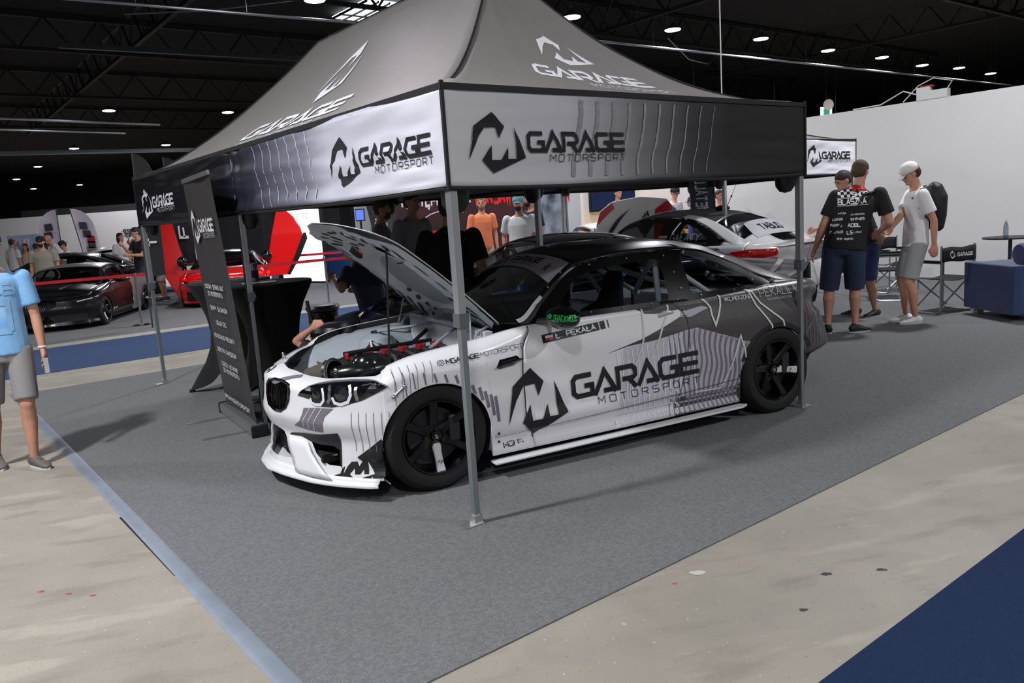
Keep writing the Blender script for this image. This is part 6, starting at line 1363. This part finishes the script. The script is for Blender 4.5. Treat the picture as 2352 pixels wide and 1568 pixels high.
def person(label, x, y, face, h=1.78, shirt=(40, 40, 42), pants=(120, 112, 100), shoes=(230, 230, 228), hair=HAIRB, long_pants=False, lean=(0, 0), hands=None, feet=None, head_turn=0, head_down=0, cap=None, cap_dir=1, build=1.0, detail=1, long_hair=False, beard=False, skin=SKIN, sit=False, hipz=None, bald=False, group=None, shorts_len=.5):
    """local frame: +Y where the body faces, +X its right. hands: {'R':(x,y,z),'L':...} wrist targets. feet: ankle positions"""
    t = thing('person', label, 'person', (x, y, 0), face-pi/2, group); H_ = h; vox = .0075 if detail > 1 else .011 if detail else .018
    hz = hipz or .534*H_; pel = Vector((0, 0, hz)); lx, ly = lean; chest = pel+Vector((lx*.7, ly*.7, .235*H_-.03*(abs(lx)+abs(ly)))); sh = pel+Vector((lx, ly, .305*H_-.07*(abs(lx)+abs(ly)))); nk = sh+Vector((lx*.12, ly*.12+.01, .035*H_)); hd = nk+Vector((lx*.1, ly*.12+.02+.03*head_down, .085*H_-.012*head_down))
    bw = build; sx = Vector((1, 0, 0)); S = {}; 
    for k, sg in (('R', 1), ('L', -1)): S[k] = sh+Vector((sg*.112*H_*bw**.5, 0, -.018*H_))
    W = {}; E = {}; l1, l2 = .172*H_, .150*H_
    for k, sg in (('R', 1), ('L', -1)):
        W[k] = Vector((hands or {}).get(k) or (S[k]+Vector((sg*.05, .05, -.315*H_)))); dvec = W[k]-S[k]
        if dvec.length > (l1+l2)*.995: W[k] = S[k]+dvec.normalized()*(l1+l2)*.995
        E[k] = ik(S[k], W[k], l1, l2, (sg*.5, -1, -.35))
    body = MB()
    ring_chain(body, [(pel+Vector((0, 0, -.055*H_)), .075*H_*bw, .060*H_*bw, sx), (pel, .094*H_*bw, .066*H_*bw, sx), (pel.lerp(chest, .45), .083*H_*bw, .058*H_*bw, sx), (chest, .098*H_*bw, .064*H_*bw, sx), (sh+Vector((0, 0, -.03*H_)), .092*H_*bw, .055*H_, sx), (sh+Vector((0, 0, .012*H_)), .05*H_, .042*H_, sx), (nk, .032*H_, .033*H_, sx), (nk+(hd-nk)*.5, .030*H_, .032*H_, sx)])
    hr = Matrix.Rotation(head_turn, 3, 'Z') @ Matrix.Rotation(-head_down*.5, 3, 'X'); HP_ = lambda a, b, c: hd+hr @ Vector((a*H_, b*H_, c*H_))
    body.ell(HP_(0, -.003, .012), (.043*H_, .053*H_, .054*H_), 20, 14, hr); body.ell(HP_(0, .012, -.022), (.033*H_, .038*H_, .038*H_), 16, 10, hr); body.ell(HP_(0, .046, -.042), (.015*H_, .012*H_, .012*H_), 12, 8, hr)
    body.tube([HP_(0, .048, .012), HP_(0, .061, -.006), HP_(0, .052, -.012)], [.005*H_, .009*H_, .008*H_], 8)
    for sg in (1, -1): body.ell(HP_(sg*.043, -.002, -.002), (.006*H_, .012*H_, .018*H_), 10, 8, hr)
    body.ell(HP_(0, .050, -.027), (.013*H_, .007*H_, .005*H_), 10, 6, hr); body.ell(HP_(0, .046, .018), (.028*H_, .010*H_, .005*H_), 10, 6, hr)
    for k, sg in (('R', 1), ('L', -1)):
        limb(body, [S[k], S[k].lerp(E[k], .5), E[k]], [.031*H_*bw, .027*H_*bw, .0215*H_*bw]); limb(body, [E[k], E[k].lerp(W[k], .35), W[k]], [.0225*H_*bw, .023*H_*bw, .0145*H_])
        dr = (W[k]-E[k]).normalized(); side = dr.cross(Vector((0, 1, 0))) if abs(dr.y) < .8 else dr.cross(Vector((0, 0, 1)));  side = Vector((0, 1, 0))-dr*dr.y if abs(dr.y) < .8 else Vector((0, 0, 1))-dr*dr.z; side.normalize(); nrm = dr.cross(side)*(-sg)
        pm = W[k]+dr*.030*H_
        ring_chain(body, [(W[k], .017*H_, .012*H_, side), (pm, .024*H_, .013*H_, side), (W[k]+dr*.052*H_, .023*H_, .010*H_, side)], 12)
        for q in range(4):
            b0 = W[k]+dr*.050*H_+side*(q-1.5)*.0118*H_; L_ = (.034, .040, .037, .028)[q]*H_; b1 = b0+dr*L_*.5+nrm*.004*H_; b2 = b0+dr*L_*.85+nrm*.018*H_
            limb(body, [b0, b1, b2], [.0058*H_, .0053*H_, .0045*H_], 8)
        th = W[k]+dr*.018*H_+side*.022*H_*(1); limb(body, [th-side*.008*H_, th+dr*.020*H_+side*.008*H_+nrm*.004*H_, th+dr*.036*H_+side*.004*H_+nrm*.012*H_], [.0078*H_, .0066*H_, .0052*H_], 8)
    F = feet or {'R': (.10, 0, .045*H_), 'L': (-.10, .02, .045*H_)}; K = {}; HJ = {}; lt, ls = .245*H_, .235*H_
    for k, sg in (('R', 1), ('L', -1)):
        HJ[k] = pel+Vector((sg*.052*H_*bw**.3, 0, -.02*H_)); A = Vector(F[k][:3]); K[k] = ik(HJ[k], A, lt, ls, (sg*.12, 1, 0)) if (A-HJ[k]).length < (lt+ls)*.998 else HJ[k].lerp(A, .51)+Vector((0, .012, 0))
        limb(body, [HJ[k], HJ[k].lerp(K[k], .5), K[k]], [.052*H_*bw, .043*H_*bw, .031*H_]); c_ = K[k].lerp(A, .3)+Vector((0, -.012*H_, 0)); limb(body, [K[k], c_, K[k].lerp(A, .7), A], [.029*H_, .033*H_*bw**.5, .022*H_, .0175*H_])
    bo = remesh(body, 'body', vox, skin, t, 4)
    # face
    for sg in (1, -1):
        MB().ell(HP_(sg*.017, .0485, .006), (.0075*H_, .003*H_, .0042*H_), 10, 6, hr).build('eye', mat('eye_dark', (30, 24, 20), .3), bo, True); MB().ell(HP_(sg*.017, .0515, .017), (.011*H_, .003*H_, .0025*H_), 8, 5, hr).build('eyebrow', hair, bo, True)
    MB().ell(HP_(0, .0545, -.0265), (.013*H_, .003*H_, .003*H_), 10, 5, hr).build('mouth', mat('lips', (150, 86, 78), .5), bo, True)
    if not bald:
        hb = MB(); hb.ell(HP_(0, -.008, .026), (.0475*H_, .055*H_, .048*H_), 20, 14, hr); hb.ell(HP_(0, -.022, .004), (.045*H_, .040*H_, .045*H_), 16, 10, hr)
        if long_hair: hb.ell(HP_(0, -.03, -.04), (.048*H_, .034*H_, .075*H_), 16, 10, hr); hb.ell(HP_(.035, -.005, -.03), (.014*H_, .02*H_, .06*H_), 10, 8, hr); hb.ell(HP_(-.035, -.005, -.03), (.014*H_, .02*H_, .06*H_), 10, 8, hr)
        remesh(hb, 'hair', max(vox, .01), hair, t, 3)
    if beard: bd = MB(); bd.ell(HP_(0, .030, -.040), (.032*H_, .030*H_, .032*H_), 14, 10, hr); remesh(bd, 'beard', max(vox, .01), hair, t, 2)
    if cap is not None:
        cm = mat('cap_%d_%d_%d' % cap, cap, .8); cb_ = MB(); cb_.lathe([(.054*H_, .0), (.054*H_, .022*H_), (.046*H_, .046*H_), (.026*H_, .060*H_), (.001, .064*H_)], HP_(0, -.004, .016), 24, hr)
        co = cb_.build('cap', cm, t, True, solid=.003); cd_ = cap_dir; 
        MB().grid([[HP_(lerp(-.036, .036, i/8), cd_*(.045+lerp(0, .042, j/3)*sqrt(max(0, 1-(lerp(-1, 1, i/8)*.8)**2))), .020-.012*j/3-.006*(lerp(-1, 1, i/8)**2)) for i in range(9)] for j in range(4)]).build('cap_peak', cm, co, True, solid=.003)
    # shirt
    sm = mat('shirt_%d_%d_%d' % tuple(shirt), shirt, .85, bump=.25, bump_scale=9) if isinstance(shirt, tuple) else shirt
    e_ = .010; s_ = MB(); hem = pel+Vector((0, 0, -.035*H_))
    ring_chain(s_, [(hem, .108*H_*bw, .080*H_*bw, sx), (pel.lerp(chest, .2), .103*H_*bw, .076*H_*bw, sx), (pel.lerp(chest, .6), .099*H_*bw, .070*H_*bw, sx), (chest, .109*H_*bw, .073*H_*bw, sx), (sh+Vector((0, 0, -.022*H_)), .105*H_*bw, .062*H_, sx), (sh+Vector((0, 0, .012*H_)), .066*H_, .048*H_, sx), (nk+Vector((0, 0, -.016*H_)), .038*H_, .038*H_, sx)])
    for k in 'RL':
        s_.ell(S[k]+Vector((0, 0, .000)), (.0385*H_*bw, .0385*H_*bw, .0385*H_*bw), 14, 10); q = S[k].lerp(E[k], .72); s_.tube([S[k], S[k].lerp(E[k], .4), q], [.039*H_*bw, .040*H_*bw, .041*H_*bw], 16)
    so = remesh(s_, 'shirt', max(vox, .010), sm, t, 5)
    # trousers or shorts
    pm_ = mat('trousers_%d_%d_%d' % tuple(pants), pants, .85, bump=.2, bump_scale=12); p_ = MB()
    ring_chain(p_, [(pel+Vector((0, 0, .01)), .098*H_*bw, .071*H_*bw, sx), (pel+Vector((0, 0, -.03*H_)), .104*H_*bw, .074*H_*bw, sx), (pel+Vector((0, 0, -.065*H_)), .09*H_*bw, .062*H_, sx)])
    for k in 'RL':
        A = Vector(F[k][:3])
        if long_pants: p_.tube([HJ[k], HJ[k].lerp(K[k], .5), K[k], K[k].lerp(A, .5), K[k].lerp(A, .95)], [.057*H_*bw, .050*H_*bw, .041*H_, .040*H_, .036*H_], 16)
        else: p_.tube([HJ[k], HJ[k].lerp(K[k], .5), HJ[k].lerp(K[k], .92)]+([K[k].lerp(A, .06)] if shorts_len > .5 else []), [.059*H_*bw, .055*H_*bw, .052*H_*bw]+([.050*H_*bw] if shorts_len > .5 else []), 16)
        p_.ell(HJ[k], (.055*H_*bw,)*3, 12, 8)
    po = remesh(p_, 'trousers' if long_pants else 'shorts', max(vox, .010), pm_, t, 4)
    # shoes
    shm = mat('shoe_%d_%d_%d' % tuple(shoes), shoes, .6); solm = mat('sole_white', (205, 205, 200), .6) 
    for k, sg in (('R', 1), ('L', -1)):
        A = Vector(F[k][:3]); yaw = F[k][3] if len(F[k]) > 3 else -sg*.2; R3 = Matrix.Rotation(yaw, 3, 'Z'); lift = A.z-.045*H_; f0 = lambda a, b, c: Vector((A.x, A.y, lift))+R3 @ Vector((a*H_, b*H_, c*H_))
        s2 = MB(); ring_chain(s2, [(f0(0, -.036, .022), .015*H_, .018*H_, R3 @ sx), (f0(0, -.02, .030), .020*H_, .025*H_, R3 @ sx), (f0(0, .012, .030), .022*H_, .024*H_, R3 @ sx), (f0(0, .05, .021), .024*H_, .016*H_, R3 @ sx), (f0(0, .085, .016), .023*H_, .011*H_, R3 @ sx), (f0(0, .105, .013), .013*H_, .007*H_, R3 @ sx)], 14); s2.tube([f0(0, -.008, .03), A+Vector((0, 0, .008*H_))], [.024*H_, .021*H_], 12)
        sho = remesh(s2, 'shoe', max(vox*.9, .007), shm, t, 3)
        out = [(.016*cos(a)*(1 if abs(sin(a)) < .9 else .8)*1.45, (.074*sin(a)+.033)) for a in [2*pi*q/20 for q in range(20)]]
        MB().prism([(a, b) for a, b in out], .0, .009*H_, lambda a, b, c: f0(a, b, 0)+Vector((0, 0, c))).build('sole', solm, sho)
        if detail > 1: MB().tube([f0(-.012, .03, .047), f0(.012, .036, .044), f0(-.012, .044, .041), f0(.012, .052, .037), f0(-.012, .058, .034)], .0015*H_, 5).build('laces', mat('laces', (150, 150, 146), .7), sho)
    return t, dict(so=so, bo=bo, S=S, E=E, W=W, sh=sh, pel=pel, chest=chest, hd=hd, H=H_, HP=HP_, F=F, bw=bw)
def back_print(t, info, tris, m, depth=.085, name='shirt_print', parent=None, front=False):
    """lay flat print against the shirt mesh by ray casting"""
    me = info['so'].data; from mathutils.bvhtree import BVHTree
    bv = BVHTree.FromPolygons([v.co for v in me.vertices], [p.vertices[:] for p in me.polygons])
    sg = 1 if front else -1; mb = MB()
    for t_ in refine(tris, .02):
        ps = []
        for (x, z) in t_:
            hit = bv.ray_cast(Vector((x, sg*1.0, z)), Vector((0, -sg, 0)))
            if hit[0] is None: break
            ps.append(hit[0]+Vector((0, sg*.004, 0)))
        if len(ps) == 3: mb.add(ps, [(0, 1, 2)])
    return mb.build(name, m, info['so'], weld=.0002, recalc=False)
# the man in the printed black shirt, seen from behind, shaking hands
def tolocal(P, base, face): return Matrix.Rotation(-(face-pi/2), 3, 'Z') @ (Vector(P)-Vector((*base, 0)))
HS = Vector((4.30, 9.02, 1.10)); hsA = HS+Vector((-.075, -.04, .0)); hsC = HS+Vector((.075, .03, .01))
tA, iA = person('man seen from behind in black printed shirt and denim shorts shaking hands', 3.74, 8.80, radians(72), 1.87, (17, 17, 18), (38, 50, 74), (34, 38, 36), mat('hair_short', (74, 58, 42), .8), lean=(.15, .10), hands={'R': tolocal(hsA, (3.74, 8.80), radians(72)), 'L': (-.33, .10, .86)}, feet={'R': (.12, .0, .084, -1.0), 'L': (-.17, -.02, .084, .35)}, head_turn=-.5, head_down=.7, build=1.12, detail=2, shorts_len=1)
PW = mat('poster_white')
def bp(tr, m): back_print(tA, iA, tr, m)
def ptx(s_, x, z, w_, h_, m, wt=.2): tr, w2 = text(s_, wt, 1.22, .8); bp(xf(tr, w_/w2, h_, x, z), m)
cz = iA['chest'].z-.045
ck = []
for a in range(5):
    for b in range(4):
        if (a+b) % 2: ck += tri_poly([[(-.06+.03*a, cz+.12+.03*b), (-.03+.03*a, cz+.12+.03*b), (-.03+.03*a, cz+.15+.03*b), (-.06+.03*a, cz+.15+.03*b)]])
bp(ck, PW); ptx('SPEED', .08, cz+.185, .17, .045, PRD, .26); ptx('SHOP', .08, cz+.125, .16, .045, PW, .26); ptx('BLASZKA', -.06, cz+.045, .28, .055, PW, .24)
bp(stroke([(-.07, cz+.03), (.24, cz+.03)], .005)+stroke([(-.07, cz+.112), (.24, cz+.112)], .005), PW)
for (s_, x, z, w_, h_) in (('MTM', -.06, -.06, .07, .018), ('GATOROTORS', .06, -.075, .14, .014), ('LUXMAR', -.12, -.125, .10, .026), ('WINS', .06, -.13, .14, .026), ('PAMRAD', -.14, -.19, .11, .028), ('ADBL', .03, -.20, .13, .036), ('ED DETAILER', -.15, -.26, .13, .024), ('LS', .02, -.275, .055, .034), ('LODZ', .09, -.265, .08, .014), ('BMW', -.08, -.33, .05, .02), ('POZNAN', -.01, -.335, .09, .018)):
    ptx(s_, x, cz+z, w_, h_, PW)
MB().tube([iA['S']['R']+Vector((-.06, -.02, .035)), iA['chest']+Vector((.10, -.135, .10)), iA['chest']+Vector((-.02, -.15, -.08)), iA['pel']+Vector((-.18, -.12, .08)), iA['pel']+Vector((-.20, .0, .0))], .022, 8, sq=.3).build('bag_strap', mat('strap_black', (8, 8, 9), .7), tA, True)
person('man in dark shirt and blue shorts behind the handshake, leaning on the white coupe', 4.50, 9.92, radians(190), 1.80, (24, 25, 30), (46, 56, 96), (44, 44, 48), HAIRB, lean=(.05, .18), hands={'R': (.30, .52, 1.12), 'L': (-.34, .02, 1.06)}, head_down=.9, build=1.08, feet={'R': (.14, .05, .08), 'L': (-.12, -.05, .08)}, shorts_len=1)
# young man in white, cap and backpack
tC, iC = person('young man in white cap, white shirt and grey shorts with black backpack', 4.72, 9.15, radians(172), 1.80, (226, 226, 228), (150, 152, 154), (238, 238, 238), HAIRB, hands={'R': tolocal(hsC, (4.72, 9.15), radians(172)), 'L': (-.22, -.12, .92)}, feet={'L': (-.09, .02, .081, .1), 'R': (.09, .06, .081, -.1)}, head_down=1.0, cap=(226, 224, 218), detail=2, build=.96)
bk = MB(); ring_chain(bk, [(iC['chest']+Vector((0, -.20, -.32)), .09, .05, (1, 0, 0)), (iC['chest']+Vector((0, -.21, -.29)), .13, .08, (1, 0, 0)), (iC['chest']+Vector((0, -.22, -.15)), .14, .10, (1, 0, 0)), (iC['chest']+Vector((0, -.22, .05)), .145, .11, (1, 0, 0)), (iC['chest']+Vector((0, -.19, .17)), .12, .08, (1, 0, 0)), (iC['chest']+Vector((0, -.16, .21)), .06, .04, (1, 0, 0))])
bt = thing('backpack', 'black backpack worn by the young man in the white cap', 'backpack', M=tC.matrix_basis.copy()); remesh(bk, 'bag', .012, mat('bag_black', (14, 14, 16), .6), bt, 3)
for sg in (1, -1): MB().tube([iC['chest']+Vector((sg*.09, -.14, .19)), iC['S']['R' if sg > 0 else 'L']+Vector((-sg*.07, .0, .062)), iC['chest']+Vector((sg*.115, .085, .06)), iC['chest']+Vector((sg*.165, .03, -.06)), iC['chest']+Vector((sg*.16, -.05, -.16)), iC['chest']+Vector((sg*.10, -.15, -.20))], .019, 8, sq=.4).build('strap', mat('bag_black'), bt, True)
PK = lambda a, b: iC['HP'](a, .052, b)
tr, w_ = text('RXA', .24, 1.2, .8); decal('cap_print', xf(tr, .022/w_, .010, -.011, .036), PRD, lambda a, b: iC['HP'](a, .058-.0*b, b), tC)
# boy in the light blue shirt at the left edge
DN = mat('shirt_sky_blue', (108, 162, 214), .8, noise_amt=1, noise_scale=5, col2=(150, 196, 232))
tD, iD = person('boy in tie-dyed light blue shirt and grey shorts at the left edge', -3.62, 5.62, radians(-62), 1.66, DN, (138, 134, 134), (104, 98, 94), HAIRB, hands={'L': (.0, 0, 0), 'R': (.22, .05, .80)} and {'R': (.22, .05, .78), 'L': (-.24, .06, .80)}, feet={'R': (.17, -.10, .075, .25), 'L': (-.08, .12, .075, .55)}, head_turn=.3, cap=(30, 60, 96), detail=2, build=.92)
tr, w_ = text('BSB', .24, 1.2, .9); back_print(tD, iD, xf(tr, -.24/w_, .07, .12, iD['chest'].z-.02), mat('pale_print', (132, 176, 216), .8), front=True); tr, w_ = text('0', .2, 1.2, .9); back_print(tD, iD, xf(tr, .14/w_, .20, -.07, iD['chest'].z-.28), mat('pale_print'), front=True)
o = MB().box(iD['W']['L']+Vector((-.01, .09, -.11)), (.03, .004, .11), .4).build('paper_slip', mat('flyer_white'), None); o.matrix_world = tD.matrix_basis.copy(); tag(o, 'white paper slip held by the boy in light blue', 'paper')
MB().lathe([(.028, -.008), (.031, 0), (.028, .008)], iD['W']['L']+Vector((0, 0, .02)), 16).build('wristband', mat('band_white', (220, 220, 220), .6), tD, True)
# men under and behind the tent
person('man in black shirt standing behind the raised hood, back turned', -.47, 6.80, radians(80), 1.72, (10, 10, 11), (60, 76, 110), (60, 60, 60), HAIRK, long_pants=True, build=1.12, hands={'R': (.30, .05, .88), 'L': (-.32, .05, .88)})
person('man in light grey shirt facing the man in black behind the hood', -1.08, 9.45, radians(-40), 1.86, (150, 152, 160), (110, 104, 96), (90, 90, 90), HAIRK, hands={'R': (.25, .2, 1.05), 'L': (-.25, .15, 1.0)})
person('man in dark grey shirt in profile left of the man in black', -1.52, 9.9, radians(0), 1.80, (112, 108, 116), (70, 72, 78), (60, 60, 60), mat('hair_short'), beard=True, build=1.05)
person('bearded man in orange polo shirt and beige shorts before the poster wall', -.42, 15.5, radians(-70), 1.88, (226, 128, 84), (176, 166, 146), (90, 80, 70), mat('hair_fair', (128, 92, 58), .7), beard=True, head_turn=-.4, detail=1)
person('man in teal cap and white printed shirt before the poster wall', .26, 13.2, radians(-100), 1.80, (222, 222, 222), (186, 180, 164), (120, 110, 100), HAIRK, cap=(100, 156, 164), beard=True, build=1.08, hands={'L': (-.16, .16, 1.0), 'R': (.27, .03, .95)})
person('dark haired man in navy shirt behind the man in teal cap', .52, 14.5, radians(-150), 1.88, (28, 32, 42), (60, 60, 66), (60, 60, 60), HAIRK, beard=True)
person('man in black cap and striped shirt near the back white wall', 3.72, 17.5, radians(-50), 1.86, (190, 190, 188), (120, 116, 108), (90, 90, 90), HAIRB, cap=(24, 28, 38), head_turn=-.5, head_down=.5)
person('child in black cap and blue vest right of the striped shirt man', 4.02, 17.0, radians(190), 1.62, (44, 70, 160), (70, 70, 80), (90, 90, 90), HAIRB, cap=(26, 28, 36), detail=0, build=.85)
person('small child in blue cap in front of the striped shirt man', 3.38, 16.0, radians(110), 1.44, (226, 214, 214), (90, 90, 100), (90, 90, 90), HAIRB, cap=(36, 56, 150), detail=0, build=.85)
person('person with brown hair showing above the raised white hood', 2.70, 18.9, radians(-60), 1.95, (60, 60, 64), (60, 60, 66), (60, 60, 60), HAIRB, detail=0)
person('person in pale shirt half hidden by the slate blue flag', 4.35, 16.2, radians(-60), 1.72, (190, 186, 170), (60, 60, 66), (60, 60, 60), HAIRB, detail=0)
person('small child in red shirt behind the man in grey', -1.45, 12.0, radians(-90), 1.34, (170, 30, 34), (60, 60, 66), (60, 60, 60), HAIRB, detail=0, build=.85)
# seated and crouching people behind the car
person('person in blue grey shirt sitting hunched behind the open bonnet', -1.52, 9.0, radians(150), 1.76, (62, 70, 88), (40, 44, 54), (60, 60, 60), HAIRK, long_pants=True, hipz=.56, lean=(0, .20), feet={'R': (.2, .42, .08), 'L': (-.2, .42, .08)}, hands={'L': (-.30, .30, .98), 'R': (.25, .42, .80)}, head_down=.8, build=1.1)
tK, iK = person('person crouching behind the engine bay, one hand raised with black tool', -1.50, 6.46, radians(-60), 1.50, (30, 30, 33), (40, 44, 54), (60, 60, 60), HAIRK, long_pants=True, hipz=.16, lean=(0, .30), feet={'R': (.2, .30, .08), 'L': (-.2, .30, .08)}, hands={'R': (.22, .30, .80), 'L': (-.25, .38, .30)}, head_down=2.2)
o = MB().tube([iK['W']['R']+Vector((0, .01, .06)), iK['W']['R']+Vector((.02, .02, .22))], .014, 10).build('hand_tool', TRIM, None, True); o.matrix_world = tK.matrix_basis.copy(); tag(o, 'short black tool held up behind the engine bay', 'tool')
# left crowd
person('heavy bearded man in black cap and grey printed shirt behind the black sports car', -10.38, 18.0, radians(-75), 1.72, (146, 142, 128), (70, 70, 72), (60, 60, 60), HAIRK, cap=(22, 22, 24), beard=True, build=1.22)
person('bald man in white shirt bending over at the white coupe', -11.75, 21.35, radians(-130), 1.82, (228, 228, 230), (90, 96, 110), (90, 90, 90), HAIRB, lean=(0, .22), bald=True, head_down=1.2, build=1.12, hands={'R': (.2, .5, 1.1), 'L': (-.3, .3, .95)})
person('boy in black cap and white shirt with backpack beside the bald man', -11.35, 20.75, radians(-150), 1.62, (226, 226, 228), (80, 84, 96), (90, 90, 90), HAIRB, cap=(26, 26, 28), cap_dir=-1, head_down=1, detail=0, build=.9, hands={'R': (.2, .4, .8), 'L': (-.2, .3, .8)})
person('person in white shirt with brown hair at the far left edge', -14.72, 24.0, radians(70), 1.78, (214, 214, 216), (80, 80, 86), (80, 80, 80), HAIRB, detail=0)
person('smiling woman with long brown hair at the far left', -14.45, 24.2, radians(-80), 1.62, (200, 180, 160), (80, 80, 86), (80, 80, 80), HAIRB, long_hair=True, detail=0, build=.9)
person('person with curly dark hair right of the smiling woman', -14.15, 24.2, radians(90), 1.60, (220, 214, 190), (80, 80, 86), (80, 80, 80), HAIRB, detail=0, build=.9)
person('woman with long black hair and white shirt behind the black sports car', -10.2, 21.3, radians(-20), 1.72, (224, 222, 222), (90, 90, 96), (80, 80, 80), HAIRK, long_hair=True, detail=0)
person('man in black shirt holding a phone before his face at left', -8.55, 18.75, radians(-130), 1.80, (26, 26, 30), (50, 54, 64), (80, 80, 80), HAIRK, hands={'R': (.05, .34, 1.42), 'L': (-.20, .34, 1.22)}, head_down=.6, build=1.08)
person('man with dark hair behind the phone holding man', -9.9, 21.9, radians(-60), 1.86, (150, 140, 130), (50, 54, 64), (80, 80, 80), HAIRK, detail=0)
person('person in black cap and white top left of the left wing door', -8.62, 20.0, radians(-170), 1.66, (200, 196, 190), (190, 176, 180), (60, 60, 60), HAIRK, cap=(24, 24, 26), detail=0, head_down=.5)
person('person in white shirt behind the roll-up banner', -8.35, 21.7, radians(80), 1.74, (214, 214, 216), (170, 160, 140), (80, 80, 80), HAIRB, detail=0)
